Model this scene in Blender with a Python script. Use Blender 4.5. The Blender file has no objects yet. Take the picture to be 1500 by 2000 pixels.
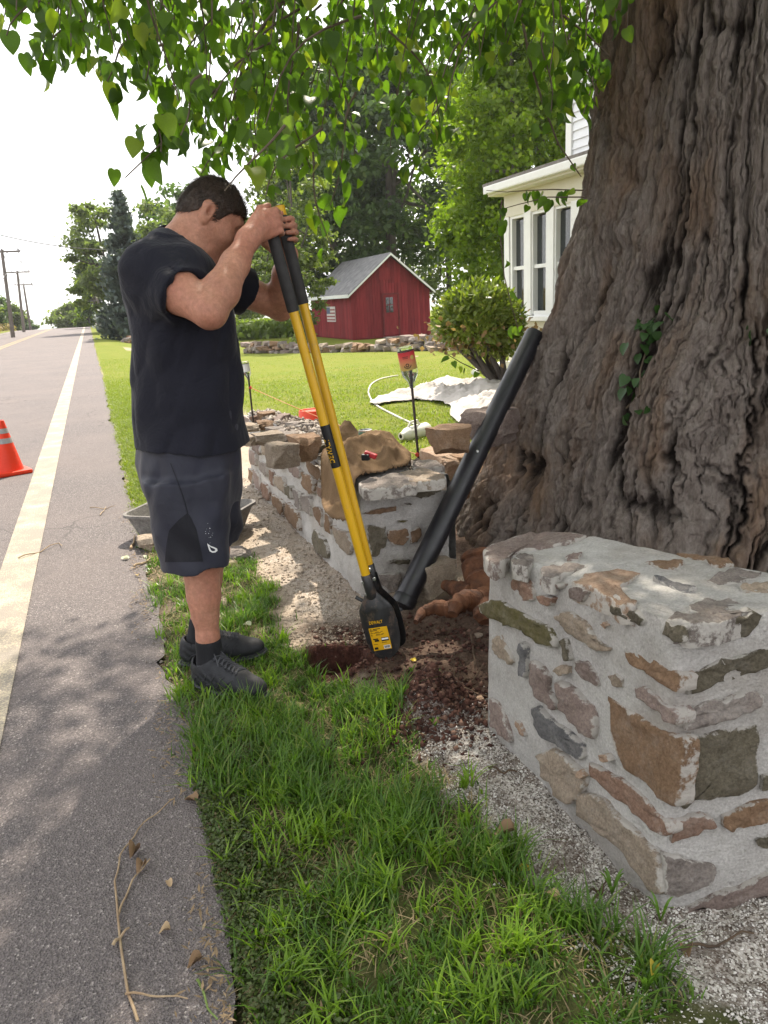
import bpy, bmesh, math, random
import numpy as np
from mathutils import Vector, Matrix
from mathutils.bvhtree import BVHTree
random.seed(7); np.random.seed(7)
R = math.radians
SC = bpy.context.scene
COL = SC.collection

# ------------------------------------------------------------------ camera
CAM_H = 1.25; FPX = 1502.0
YAW, PITCH, ROLL = R(19.709), R(15.402), R(3.0)
_fw = np.array([math.sin(YAW)*math.cos(PITCH), math.cos(YAW)*math.cos(PITCH), -math.sin(PITCH)])
_rt = np.array([math.cos(YAW), -math.sin(YAW), 0.0]); _up = np.cross(_rt, _fw)
_rt2 = _rt*math.cos(ROLL) - _up*math.sin(ROLL); _up2 = _up*math.cos(ROLL) + _rt*math.sin(ROLL)
CAM_O = np.array([0, 0, CAM_H])
cam_data = bpy.data.cameras.new('camera'); cam = bpy.data.objects.new('camera', cam_data); COL.objects.link(cam)
cam_data.sensor_fit = 'VERTICAL'; cam_data.sensor_height = 36.0; cam_data.lens = FPX/2000*36.0
cam_data.clip_start = 0.05; cam_data.clip_end = 9000
m4 = Matrix.Identity(4)
for i in range(3):
    m4[i][0] = _rt2[i]; m4[i][1] = _up2[i]; m4[i][2] = -_fw[i]; m4[i][3] = CAM_O[i]
cam.matrix_world = m4
SC.camera = cam

# ------------------------------------------------------------------ sky, sun, exposure
SUN_EL, SUN_AZ = R(52), R(24)          # azimuth measured from +Y (the road) towards +X
world = bpy.data.worlds.new('World'); SC.world = world; world.use_nodes = True
wn = world.node_tree.nodes; wl = world.node_tree.links
for n in list(wn): wn.remove(n)
w_out = wn.new('ShaderNodeOutputWorld'); w_bg = wn.new('ShaderNodeBackground')
sky = wn.new('ShaderNodeTexSky'); sky.sky_type = 'NISHITA'; sky.sun_disc = False
sky.sun_elevation = SUN_EL; sky.sun_rotation = SUN_AZ; sky.air_density = 1.0; sky.dust_density = 3.0
w_tc = wn.new('ShaderNodeTexCoord'); w_map = wn.new('ShaderNodeMapping'); w_map.inputs['Scale'].default_value = (1.2, 1.2, 3.0)
w_ns = wn.new('ShaderNodeTexNoise'); w_ns.inputs['Scale'].default_value = 2.2; w_ns.inputs['Detail'].default_value = 5
w_rp = wn.new('ShaderNodeValToRGB')
w_rp.color_ramp.elements[0].position = 0.3; w_rp.color_ramp.elements[0].color = (8.0, 8.1, 8.5, 1)
w_rp.color_ramp.elements[1].position = 0.62; w_rp.color_ramp.elements[1].color = (9.6, 9.5, 9.5, 1)
w_mx = wn.new('ShaderNodeMix'); w_mx.data_type = 'RGBA'; w_mx.inputs['Factor'].default_value = 0.84
wl.new(w_tc.outputs['Generated'], w_map.inputs['Vector']); wl.new(w_map.outputs['Vector'], w_ns.inputs['Vector'])
wl.new(w_ns.outputs['Fac'], w_rp.inputs['Fac'])
wl.new(sky.outputs['Color'], w_mx.inputs['A']); wl.new(w_rp.outputs['Color'], w_mx.inputs['B'])
wl.new(w_mx.outputs['Result'], w_bg.inputs['Color']); w_bg.inputs['Strength'].default_value = 0.12
wl.new(w_bg.outputs['Background'], w_out.inputs['Surface'])
sun_d = bpy.data.lights.new('sun', 'SUN'); sun_d.energy = 4.9; sun_d.angle = R(0.9); sun_d.color = (1.0, 0.90, 0.76)
sun = bpy.data.objects.new('sun', sun_d); COL.objects.link(sun)
_sd = Vector((math.sin(SUN_AZ)*math.cos(SUN_EL), math.cos(SUN_AZ)*math.cos(SUN_EL), math.sin(SUN_EL)))
sun.rotation_euler = _sd.to_track_quat('Z', 'Y').to_euler(); sun.location = (6, 10, 20)
SC.view_settings.view_transform = 'Standard'; SC.view_settings.look = 'None'
SC.view_settings.exposure = 1.06; SC.view_settings.gamma = 1.0; SC.view_settings.use_curve_mapping = False
SC.cycles.use_denoising = True
SC.cycles.max_bounces = 6; SC.cycles.diffuse_bounces = 3; SC.cycles.glossy_bounces = 2
SC.cycles.transmission_bounces = 5; SC.cycles.transparent_max_bounces = 8
SC.cycles.caustics_reflective = False; SC.cycles.caustics_refractive = False

# ------------------------------------------------------------------ measuring helpers (photograph pixel -> place in the world)
def ray(px, py):
    v = _fw + _rt2*(px-750)/FPX - _up2*(py-1000)/FPX
    return v/np.linalg.norm(v)
def at(px, py, axis, val):
    v = ray(px, py); return CAM_O + v*((val-CAM_O[axis])/v[axis])
def gnd(px, py, z=0.0): return at(px, py, 2, z)
def on_plane(px, py, p0, n):
    v = ray(px, py); return CAM_O + v*(np.dot(np.asarray(p0)-CAM_O, n)/np.dot(v, n))

# ------------------------------------------------------------------ numpy noise
_perm = np.random.RandomState(3).permutation(512).astype(np.int64)
def _h(ix, iy, iz):
    return _perm[(_perm[(_perm[ix & 511] + iy) & 511] + iz) & 511]
def vnoise(x, y, z=0.0):
    x, y, z = np.broadcast_arrays(np.asarray(x, float), np.asarray(y, float), np.asarray(z, float))
    fx, fy, fz = np.floor(x), np.floor(y), np.floor(z)
    ix, iy, iz = fx.astype(np.int64), fy.astype(np.int64), fz.astype(np.int64)
    dx, dy, dz = x-fx, y-fy, z-fz
    u, v, w = [d*d*d*(d*(d*6-15)+10) for d in (dx, dy, dz)]
    def g(a, b, c): return _h(ix+a, iy+b, iz+c)/255.5-1.0
    x00 = g(0,0,0)*(1-u)+g(1,0,0)*u; x10 = g(0,1,0)*(1-u)+g(1,1,0)*u
    x01 = g(0,0,1)*(1-u)+g(1,0,1)*u; x11 = g(0,1,1)*(1-u)+g(1,1,1)*u
    return (x00*(1-v)+x10*v)*(1-w)+(x01*(1-v)+x11*v)*w
def fbm(x, y, z=0.0, o=4, lac=2.0, gain=0.5):
    s = 0; a = 1.0; f = 1.0
    for i in range(o):
        s = s + a*vnoise(np.asarray(x)*f+17.3*i, np.asarray(y)*f-9.1*i, np.asarray(z)*f+4.7*i); a *= gain; f *= lac
    return s
def sstep(a, b, x):
    t = np.clip((np.asarray(x, float)-a)/(b-a), 0, 1); return t*t*(3-2*t)

# ------------------------------------------------------------------ objects
def tag(o, label=None, cat=None, group=None, kind=None):
    if label: o['label'] = label
    if cat: o['category'] = cat
    if group: o['group'] = group
    if kind: o['kind'] = kind
    return o
def link(o, parent=None):
    COL.objects.link(o)
    if parent is not None:
        o.parent = parent
        o.matrix_parent_inverse = world_of(parent).inverted()
    return o
def world_of(o):
    m = o.matrix_basis.copy()
    if o.parent is not None: m = world_of(o.parent) @ o.matrix_parent_inverse @ m
    return m
def thing(name, loc, label, cat, group=None):
    o = bpy.data.objects.new(name, None); o.empty_display_size = 0.1
    COL.objects.link(o); o.location = Vector([float(c) for c in loc])
    return tag(o, label, cat, group)
def mesh_np(name, V, Fq, mat=None, parent=None, smooth=True, mats=None, fmat=None):
    """V (n,3) array, Fq list of face lists or an (m,k) array"""
    me = bpy.data.meshes.new(name)
    V = np.asarray(V, dtype=np.float32)
    if isinstance(Fq, np.ndarray):
        k = Fq.shape[1]; m = Fq.shape[0]
        me.vertices.add(len(V)); me.vertices.foreach_set('co', V.ravel())
        me.loops.add(m*k); me.loops.foreach_set('vertex_index', Fq.astype(np.int32).ravel())
        me.polygons.add(m); me.polygons.foreach_set('loop_start', np.arange(0, m*k, k, dtype=np.int32))
        me.polygons.foreach_set('loop_total', np.full(m, k, dtype=np.int32))
        me.update(calc_edges=True)
    else:
        me.from_pydata([tuple(map(float, v)) for v in V], [], Fq); me.update()
    if smooth and len(me.polygons): me.polygons.foreach_set('use_smooth', np.ones(len(me.polygons), dtype=bool))
    for mm in (mats if mats else ([mat] if mat else [])): me.materials.append(mm)
    if fmat is not None: me.polygons.foreach_set('material_index', np.asarray(fmat, dtype=np.int32))
    o = bpy.data.objects.new(name, me)
    return link(o, parent)
def attr(o, name, vals):
    a = o.data.attributes.new(name, 'FLOAT', 'POINT'); a.data.foreach_set('value', np.asarray(vals, dtype=np.float32))
def orient(a, b):
    d = np.asarray(b, float)-np.asarray(a, float); L = np.linalg.norm(d); d = d/max(L, 1e-9)
    r = np.array([0, 0, 1.0]) if abs(d[2]) < 0.9 else np.array([1.0, 0, 0])
    u = np.cross(r, d); u /= np.linalg.norm(u); v = np.cross(d, u)
    return d, u, v, L
class MB:
    def __init__(s): s.V = []; s.F = []
    def add(s, V, F):
        n = len(s.V); s.V.extend([tuple(map(float, v)) for v in V]); s.F.extend([tuple(n+i for i in f) for f in F]); return s
    def box(s, c, size, rot=None, taper=1.0):
        hx, hy, hz = [q/2 for q in size]
        P = [(-hx,-hy,-hz),(hx,-hy,-hz),(hx,hy,-hz),(-hx,hy,-hz),(-hx*taper,-hy*taper,hz),(hx*taper,-hy*taper,hz),(hx*taper,hy*taper,hz),(-hx*taper,hy*taper,hz)]
        if rot is not None: P = [tuple(rot @ Vector(p)) for p in P]
        P = [(p[0]+c[0], p[1]+c[1], p[2]+c[2]) for p in P]
        return s.add(P, [(0,3,2,1),(4,5,6,7),(0,1,5,4),(1,2,6,5),(2,3,7,6),(3,0,4,7)])
    def bevbox(s, c, size, bev, rot=None):
        """box with chamfered vertical+horizontal edges"""
        bm = bmesh.new(); bmesh.ops.create_cube(bm, size=1.0)
        for v in bm.verts: v.co = Vector((v.co.x*size[0], v.co.y*size[1], v.co.z*size[2]))
        bmesh.ops.bevel(bm, geom=bm.edges[:], offset=bev, segments=2, profile=0.6, affect='EDGES')
        bm.verts.index_update()
        P = [v.co.copy() for v in bm.verts]
        if rot is not None: P = [rot @ p for p in P]
        s.add([(p.x+c[0], p.y+c[1], p.z+c[2]) for p in P], [[v.index for v in f.verts] for f in bm.faces]); bm.free(); return s
    def tube(s, pts, rad, n=8, caps=True, flat=1.0):
        pts = [np.asarray(p, float) for p in pts]; k = len(pts)
        if not hasattr(rad, '__len__'): rad = [rad]*k
        d0, u, v, _ = orient(pts[0], pts[1]); rings = []
        for i in range(k):
            a = pts[max(i-1, 0)]; b = pts[min(i+1, k-1)]
            d = b-a; d /= max(np.linalg.norm(d), 1e-9)
            u = u - d*np.dot(u, d); u /= max(np.linalg.norm(u), 1e-9); v = np.cross(d, u)
            rings.append([pts[i]+rad[i]*(math.cos(t)*u+flat*math.sin(t)*v) for t in np.linspace(0, 2*math.pi, n, endpoint=False)])
        V = [p for r in rings for p in r]; F = []
        for i in range(k-1):
            for j in range(n):
                F.append((i*n+j, i*n+(j+1) % n, (i+1)*n+(j+1) % n, (i+1)*n+j))
        if caps:
            F.append(tuple(range(n-1, -1, -1))); F.append(tuple((k-1)*n+j for j in range(n)))
        return s.add(V, F)
    def lathe(s, prof, a, d=(0, 0, 1), n=20, caps=True):
        """prof: list of (radius, height along d)"""
        a = np.asarray(a, float); d = np.asarray(d, float); d = d/np.linalg.norm(d); _, u, v, _ = orient(a, a+d)
        V = []; F = []; k = len(prof)
        for r, h in prof:
            for t in np.linspace(0, 2*math.pi, n, endpoint=False): V.append(a+d*h+r*(math.cos(t)*u+math.sin(t)*v))
        for i in range(k-1):
            for j in range(n): F.append((i*n+j, i*n+(j+1) % n, (i+1)*n+(j+1) % n, (i+1)*n+j))
        if caps: F.append(tuple(range(n-1, -1, -1))); F.append(tuple((k-1)*n+j for j in range(n)))
        return s.add(V, F)
    def build(s, name, mat, parent=None, smooth=False):
        me = bpy.data.meshes.new(name); me.from_pydata(s.V, [], s.F); me.update()
        if smooth: me.polygons.foreach_set('use_smooth', np.ones(len(me.polygons), dtype=bool))
        if mat: me.materials.append(mat)
        o = bpy.data.objects.new(name, me); link(o, parent)
        if smooth == 'auto' or smooth is True:
            try: me.set_sharp_from_angle(angle=R(40))
            except Exception: pass
        return o

# ------------------------------------------------------------------ materials
class NT:
    def __init__(s, name):
        s.m = bpy.data.materials.new(name); s.m.use_nodes = True
        s.n = s.m.node_tree.nodes; s.l = s.m.node_tree.links
        s.b = s.n['Principled BSDF']; s.out = s.n['Material Output']
        s.co = s.n.new('ShaderNodeTexCoord').outputs['Object']
    def node(s, t, **kw):
        n = s.n.new(t)
        for k, v in kw.items(): setattr(n, k, v)
        return n
    def map(s, scale=(1, 1, 1), loc=(0, 0, 0), src=None):
        n = s.n.new('ShaderNodeMapping'); n.inputs['Scale'].default_value = scale; n.inputs['Location'].default_value = loc
        s.l.new(src or s.co, n.inputs['Vector']); return n.outputs['Vector']
    def noise(s, scale, detail=4, vec=None, rough=0.55, dist=0.0):
        n = s.n.new('ShaderNodeTexNoise'); n.inputs['Scale'].default_value = scale; n.inputs['Detail'].default_value = detail
        n.inputs['Roughness'].default_value = rough; n.inputs['Distortion'].default_value = dist
        s.l.new(vec or s.co, n.inputs['Vector']); return n.outputs['Fac']
    def voro(s, scale, vec=None, feature='F1', out='Distance', rnd=1.0):
        n = s.n.new('ShaderNodeTexVoronoi'); n.feature = feature; n.inputs['Scale'].default_value = scale
        n.inputs['Randomness'].default_value = rnd
        s.l.new(vec or s.co, n.inputs['Vector']); return n.outputs[out]
    def ramp(s, fac, stops, interp='LINEAR'):
        n = s.n.new('ShaderNodeValToRGB'); cr = n.color_ramp; cr.interpolation = interp
        while len(cr.elements) < len(stops): cr.elements.new(0.5)
        for e, (p, c) in zip(cr.elements, stops):
            e.position = p; e.color = (*c, 1) if hasattr(c, '__len__') else (c, c, c, 1)
        s.l.new(fac, n.inputs['Fac']); return n.outputs['Color']
    def mix(s, fac, a, b, blend='MIX'):
        n = s.n.new('ShaderNodeMix'); n.data_type = 'RGBA'; n.blend_type = blend
        for key, val in (('Factor', fac), ('A', a), ('B', b)):
            sock = n.inputs[key] if key == 'Factor' else [i for i in n.inputs if i.name == key and i.type == 'RGBA'][0]
            if hasattr(val, 'links'): s.l.new(val, sock)
            elif key == 'Factor': sock.default_value = val
            else: sock.default_value = (*val, 1)
        return [o for o in n.outputs if o.type == 'RGBA'][0]
    def math(s, op, a, b=0.0):
        n = s.n.new('ShaderNodeMath'); n.operation = op
        for i, v in enumerate((a, b)):
            if hasattr(v, 'links'): s.l.new(v, n.inputs[i])
            else: n.inputs[i].default_value = v
        return n.outputs[0]
    def attr(s, name):
        n = s.n.new('ShaderNodeAttribute'); n.attribute_name = name; return n.outputs['Fac']
    def island(s): return s.n.new('ShaderNodeNewGeometry').outputs['Random Per Island']
    def objrand(s): return s.n.new('ShaderNodeObjectInfo').outputs['Random']
    def bump(s, h, strength=0.5, dist=0.01, prev=None):
        n = s.n.new('ShaderNodeBump'); n.inputs['Strength'].default_value = strength; n.inputs['Distance'].default_value = dist
        s.l.new(h, n.inputs['Height'])
        if prev is not None: s.l.new(prev, n.inputs['Normal'])
        return n.outputs['Normal']
    def fin(s, col=None, rough=0.8, normal=None, spec=0.3, metal=0.0, **kw):
        if col is not None:
            if hasattr(col, 'links'): s.l.new(col, s.b.inputs['Base Color'])
            else: s.b.inputs['Base Color'].default_value = (*col, 1)
        if hasattr(rough, 'links'): s.l.new(rough, s.b.inputs['Roughness'])
        else: s.b.inputs['Roughness'].default_value = rough
        s.b.inputs['Specular IOR Level'].default_value = spec; s.b.inputs['Metallic'].default_value = metal
        if normal is not None: s.l.new(normal, s.b.inputs['Normal'])
        for k, v in kw.items(): s.b.inputs[k].default_value = v
        return s.m
def simple(name, a, b=None, scale=20, rough=0.6, bump=0.0, bscale=60, spec=0.3, metal=0.0, stretch=(1, 1, 1), detail=4, **kw):
    t = NT(name); b = b or tuple(min(1, c*0.8) for c in a)
    v = t.map(stretch) if stretch != (1, 1, 1) else None
    col = t.ramp(t.noise(scale, detail, v), [(0.3, a), (0.7, b)])
    nm = t.bump(t.noise(bscale, 3, v), bump, 0.004) if bump else None
    return t.fin(col, rough, nm, spec, metal, **kw)
def leafmat(name, a, b, c=None, trans=0.45, rough=0.5, tcol=None, use_obj=False, spec=0.35):
    """leaf with light passing through; colour differs from leaf to leaf"""
    t = NT(name)
    rnd = t.objrand() if use_obj else t.island()
    stops = [(0.0, a), (0.6, b)] + ([(0.86, b), (1.0, c)] if c else [])
    col = t.ramp(rnd, stops)
    col = t.mix(0.35, col, t.ramp(t.noise(30, 2), [(0.3, tuple(q*0.7 for q in b)), (0.7, tuple(min(1, q*1.3) for q in b))]))
    t.fin(col, rough, None, spec)
    tr = t.node('ShaderNodeBsdfTranslucent')
    tc = t.mix(1.0, col, tcol or (1.5, 1.7, 0.6), 'MULTIPLY'); t.l.new(tc, tr.inputs['Color'])
    mx = t.node('ShaderNodeMixShader'); mx.inputs['Fac'].default_value = trans
    t.l.new(t.b.outputs[0], mx.inputs[1]); t.l.new(tr.outputs[0], mx.inputs[2]); t.l.new(mx.outputs[0], t.out.inputs['Surface'])
    return t.m

# ------------------------------------------------------------------ implicit surfaces (one continuous skin grown from joints)
class Field:
    def __init__(s, lo, hi, h):
        s.lo = np.asarray(lo, float); s.h = h
        s.n = np.ceil((np.asarray(hi)-s.lo)/h).astype(int)+1
        s.f = np.full(s.n, 0.5, np.float32)
        s.ax = [s.lo[i]+h*np.arange(s.n[i]) for i in range(3)]
    def block(s, lo, hi):
        a = np.clip(np.floor((np.asarray(lo)-s.lo)/s.h).astype(int), 0, s.n); b = np.clip(np.ceil((np.asarray(hi)-s.lo)/s.h).astype(int)+1, 0, s.n)
        sl = tuple(slice(a[i], b[i]) for i in range(3))
        X, Y, Z = np.meshgrid(*[s.ax[i][sl[i]] for i in range(3)], indexing='ij', sparse=True)
        return sl, X, Y, Z
    def put(s, sl, d, k=0.01, op='u'):
        c = s.f[sl]
        if c.size == 0: return
        d = d.astype(np.float32)
        if op == 'u':
            if k <= 0: s.f[sl] = np.minimum(c, d)
            else:
                hh = np.maximum(k-np.abs(c-d), 0)/k; s.f[sl] = np.minimum(c, d)-hh*hh*k*0.25
        else:                       # carve
            d = -d
            if k <= 0: s.f[sl] = np.maximum(c, d)
            else:
                hh = np.maximum(k-np.abs(c-d), 0)/k; s.f[sl] = np.maximum(c, d)+hh*hh*k*0.25
    def cap(s, a, b, ra, rb, k=0.015, op='u'):
        a = np.asarray(a, float); b = np.asarray(b, float); m = max(ra, rb)+k+2*s.h+0.02
        sl, X, Y, Z = s.block(np.minimum(a, b)-m, np.maximum(a, b)+m)
        d = b-a; L2 = max(d@d, 1e-12)
        t = np.clip(((X-a[0])*d[0]+(Y-a[1])*d[1]+(Z-a[2])*d[2])/L2, 0, 1)
        q = np.sqrt((X-a[0]-t*d[0])**2+(Y-a[1]-t*d[1])**2+(Z-a[2]-t*d[2])**2)-(ra+(rb-ra)*t)
        s.put(sl, q, k, op)
    def chain(s, pts, rad, k=0.015):
        for i in range(len(pts)-1): s.cap(pts[i], pts[i+1], rad[i], rad[i+1], k)
    def ell(s, c, r, M=None, k=0.015, op='u'):
        c = np.asarray(c, float); r = np.asarray(r, float); m = r.max()+k+2*s.h+0.01
        sl, X, Y, Z = s.block(c-m, c+m); x, y, z = X-c[0], Y-c[1], Z-c[2]
        if M is None: p = (x, y, z)
        else: p = [M[i][0]*x+M[i][1]*y+M[i][2]*z for i in range(3)]    # rows of M are the axes
        k0 = np.sqrt((p[0]/r[0])**2+(p[1]/r[1])**2+(p[2]/r[2])**2); k1 = np.sqrt((p[0]/r[0]**2)**2+(p[1]/r[1]**2)**2+(p[2]/r[2]**2)**2)
        s.put(sl, k0*(k0-1)/np.maximum(k1, 1e-6), k, op)
    def loft(s, sec, k=0.02, op='u', e=2.3, grow=0.0):
        """sec: rows (z, cx, cy, rx, ry), stacked upwards"""
        S = np.array(sorted(sec), float); m = 0.05+k
        lo = [(S[:, 1]-S[:, 3]).min()-m, (S[:, 2]-S[:, 4]).min()-m, S[0, 0]-m]; hi = [(S[:, 1]+S[:, 3]).max()+m, (S[:, 2]+S[:, 4]).max()+m, S[-1, 0]+m]
        sl, X, Y, Z = s.block(lo, hi); z = Z[0, 0]
        cx, cy, rx, ry = [np.interp(z, S[:, 0], S[:, i])[None, None, :] for i in (1, 2, 3, 4)]
        rx = rx+grow; ry = ry+grow
        q = (np.abs((X-cx)/rx)**e+np.abs((Y-cy)/ry)**e)**(1/e)
        d = (q-1)*np.minimum(rx, ry)*0.95
        d = np.maximum(d, np.maximum(S[0, 0]-Z, Z-S[-1, 0]))
        s.put(sl, d, k, op)
    def polygonize(s, smooth=1):
        f = s.f; h = s.h; ins = f < 0
        c = np.zeros(np.array(f.shape)-1, np.int8)
        for a in (0, 1):
            for b in (0, 1):
                for g in (0, 1):
                    c += ins[a:f.shape[0]-1+a, b:f.shape[1]-1+b, g:f.shape[2]-1+g]
        act = (c > 0) & (c < 8); I = np.argwhere(act); idx = np.full(c.shape, -1, np.int64); idx[act] = np.arange(len(I))
        P = np.zeros((len(I), 3)); N = np.zeros(len(I))
        cor = [(a, b, g) for a in (0, 1) for b in (0, 1) for g in (0, 1)]
        for p in cor:
            for axn in range(3):
                if p[axn]: continue
                q = list(p); q[axn] = 1
                fa = f[I[:, 0]+p[0], I[:, 1]+p[1], I[:, 2]+p[2]]; fb = f[I[:, 0]+q[0], I[:, 1]+q[1], I[:, 2]+q[2]]
                x = (fa < 0) != (fb < 0); t = np.where(x, fa/np.where(fa == fb, 1, fa-fb), 0)
                pos = np.repeat(np.array(p, float)[None], len(I), 0); pos[:, axn] = t
                P[x] += pos[x]; N[x] += 1
        V = (I+P/np.maximum(N, 1)[:, None])*h+s.lo
        F = []
        for axn in range(3):
            o1, o2 = [(1, 2), (2, 0), (0, 1)][axn]
            sa = [slice(None)]*3; sb = [slice(None)]*3; sa[axn] = slice(0, -1); sb[axn] = slice(1, None)
            A = ins[tuple(sa)]; B = ins[tuple(sb)]
            E = np.argwhere(A != B); ok = (E[:, o1] > 0) & (E[:, o2] > 0) & (E[:, o1] < f.shape[o1]-1) & (E[:, o2] < f.shape[o2]-1); E = E[ok]
            ia = A[E[:, 0], E[:, 1], E[:, 2]]
            def cell(d1, d2):
                q = E.copy(); q[:, o1] -= d1; q[:, o2] -= d2; return idx[q[:, 0], q[:, 1], q[:, 2]]
            Q = np.stack([cell(1, 1), cell(0, 1), cell(0, 0), cell(1, 0)], 1)
            Q[~ia] = Q[~ia][:, ::-1]; F.append(Q)
        F = np.concatenate(F); F = F[(F >= 0).all(1)]
        for _ in range(smooth):
            e = np.concatenate([F[:, [0, 1]], F[:, [1, 2]], F[:, [2, 3]], F[:, [3, 0]]])
            sm = np.zeros_like(V); ct = np.zeros(len(V)); np.add.at(sm, e[:, 0], V[e[:, 1]]); np.add.at(ct, e[:, 0], 1)
            V = V*0.4+0.6*sm/np.maximum(ct, 1)[:, None]
        return V, F
# ================================================================== GROUND, ROAD
EDGE_X = 0.10
def crest(y): return -0.00075*np.maximum(np.asarray(y, float)-92, 0)**2
def far_z(y): return np.maximum(crest(y), -32)
HOLE = gnd(652, 1293); MOUND = gnd(845, 1395)
def gz(x, y):
    x = np.asarray(x, float); y = np.asarray(y, float)
    lawn = -0.55*sstep(8, 36, y)*sstep(0.3, 4, x)
    bank = 0.75*sstep(-8.1, -11.5, x)+0.9*sstep(-11, -30, x)
    road = -0.05*(sstep(EDGE_X+0.03, EDGE_X-0.06, x)*sstep(-8.2, -7.9, x))
    z = lawn+bank*sstep(5, 20, y)+road+far_z(y)
    near = sstep(3.9, 3.2, y)*sstep(0.55, 0.9, x)
    z = z+0.16*sstep(1.0, 1.9, x)*near*sstep(1.4, 2.2, y)
    z = z+0.012*fbm(x*5, y*5, 0, 3)*sstep(EDGE_X, EDGE_X+0.15, x)*sstep(14, 6, y)
    r = np.hypot(x-MOUND[0], (y-MOUND[1]))
    z = z+0.135*np.exp(-(r/0.115)**2)*(1+0.3*fbm(x*30, y*30, 1, 3))
    r2 = np.hypot(x-0.86, y-2.24); z = z+0.03*np.exp(-(r2/0.14)**2)
    rh = np.hypot((x-HOLE[0])/1.15, (y-HOLE[1])); z = z-0.42*sstep(0.100, 0.078, rh)+0.012*np.exp(-((rh-0.115)/0.02)**2)
    soil = sstep(0.62, 0.75, x)*sstep(3.1, 2.8, y)*sstep(0.6, 0.9, y)
    z = z+soil*(0.006*fbm(x*40, y*40, 3, 4))
    return z
# right-hand limit of the verge grass, measured from the photograph
_gb = np.array([gnd(*p)[:2] for p in [(1420, 1990), (1300, 1880), (1085, 1765), (960, 1640), (885, 1510), (800, 1425), (735, 1365), (690, 1335), (625, 1318), (590, 1285), (560, 1245), (560, 1200), (540, 1150), (500, 1100)]])
_o = np.argsort(_gb[:, 1]); _gb = _gb[_o]
def verge_limit(y): return np.interp(y, np.concatenate([_gb[:, 1], [4.6, 5.2, 7, 9, 11]]), np.concatenate([_gb[:, 0], [0.42, 0.52, 0.60, 0.78, 1.2]]))
def grass_mask(x, y):
    w = 0.05*fbm(x*9, y*9, 5, 3)+0.02*fbm(x*25, y*25, 7, 2)
    v = sstep(0.02, -0.05, x-verge_limit(y)+w)*sstep(EDGE_X-0.06, EDGE_X+0.05, x+0.9*w)
    bald = sstep(0.25, 0.6, fbm(x*6+3, y*6, 2, 3))*sstep(2.2, 2.6, y)*sstep(4.4, 3.4, y)
    v = v*(1-0.8*bald)
    lawn = sstep(1.55, 1.75, x+w)*sstep(4.1, 4.5, y+w)
    far = sstep(10.2, 11.5, y)*sstep(EDGE_X-0.06, EDGE_X+0.05, x+w)
    left = sstep(-7.85, -8.0, x)
    drive = sstep(1.6, 1.2, np.abs(y-33))*sstep(14, 8, x)*0.95
    return np.clip(np.maximum(np.maximum(v, lawn), np.maximum(far*(1-drive), left)), 0, 1)
def axis_pts(lo, hi, dl, dh, step, far_lo, far_hi, grow):
    mid = list(np.arange(dl, dh+1e-6, step)); a = []; s = step; x = dl
    while x > far_lo: s *= grow; x -= s; a.append(x)
    b = []; s = step; x = dh
    while x < far_hi: s *= grow; x += s; b.append(x)
    return np.array(a[::-1]+mid+b)
gx = axis_pts(0, 0, -0.1, 2.1, 0.0165, -2500, 2500, 1.12); gy = axis_pts(0, 0, 0.75, 4.0, 0.0165, -40, 3500, 1.10)
GX, GY = np.meshgrid(gx, gy, indexing='ij'); GZ = gz(GX, GY)
ni, nj = GX.shape; ii = np.arange(ni*nj).reshape(ni, nj)
GF = np.stack([ii[:-1, :-1], ii[1:, :-1], ii[1:, 1:], ii[:-1, 1:]], -1).reshape(-1, 4)
t = NT('ground_soil_and_lawn')
gm, gr, rd, dp = t.attr('grass'), t.attr('grit'), t.attr('soil'), t.attr('straw')
n_big, n_mid, n_fine = t.noise(1.2, 4), t.noise(14, 5), t.noise(140, 4)
sand = t.ramp(n_mid, [(0.25, (0.20, 0.145, 0.10)), (0.55, (0.34, 0.27, 0.20)), (0.8, (0.42, 0.36, 0.29))])
sand = t.mix(0.5, sand, t.ramp(t.voro(170), [(0.1, (0.16, 0.12, 0.09)), (0.6, (0.45, 0.38, 0.31))]))
earth = t.ramp(t.noise(26, 6, None, 0.7), [(0.3, (0.045, 0.028, 0.021)), (0.55, (0.10, 0.066, 0.048)), (0.8, (0.17, 0.125, 0.095))])
grit = t.ramp(t.voro(230, None, 'F1', 'Color'), [(0.2, (0.10, 0.082, 0.068)), (0.5, (0.36, 0.32, 0.28)), (0.85, (0.62, 0.585, 0.54))])
turf = t.ramp(n_fine, [(0.2, (0.060, 0.085, 0.008)), (0.5, (0.115, 0.150, 0.012)), (0.8, (0.17, 0.20, 0.02))])
turf = t.mix(t.ramp(n_big, [(0.35, 0.0), (0.75, 0.55)]), turf, (0.20, 0.18, 0.035))
tall = t.ramp(t.noise(3, 5), [(0.3, (0.12, 0.10, 0.035)), (0.7, (0.26, 0.20, 0.09))])
turf = t.mix(dp, turf, tall)
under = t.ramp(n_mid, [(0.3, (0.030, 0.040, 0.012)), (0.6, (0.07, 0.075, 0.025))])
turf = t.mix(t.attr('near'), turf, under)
earth = t.mix(t.attr('dug'), earth, t.ramp(t.noise(40, 6, None, 0.7), [(0.3, (0.026, 0.010, 0.008)), (0.7, (0.085, 0.036, 0.026))]))
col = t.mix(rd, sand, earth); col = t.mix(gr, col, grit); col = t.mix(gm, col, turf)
nb = t.bump(n_fine, 0.55, 0.012); nb = t.bump(t.noise(45, 5), 0.6, 0.02, nb)
m_ground = t.fin(col, 0.95, nb, 0.15)
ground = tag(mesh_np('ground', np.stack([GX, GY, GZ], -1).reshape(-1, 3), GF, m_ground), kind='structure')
gmask = grass_mask(GX, GY)
attr(ground, 'grass', gmask.ravel())
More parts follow.
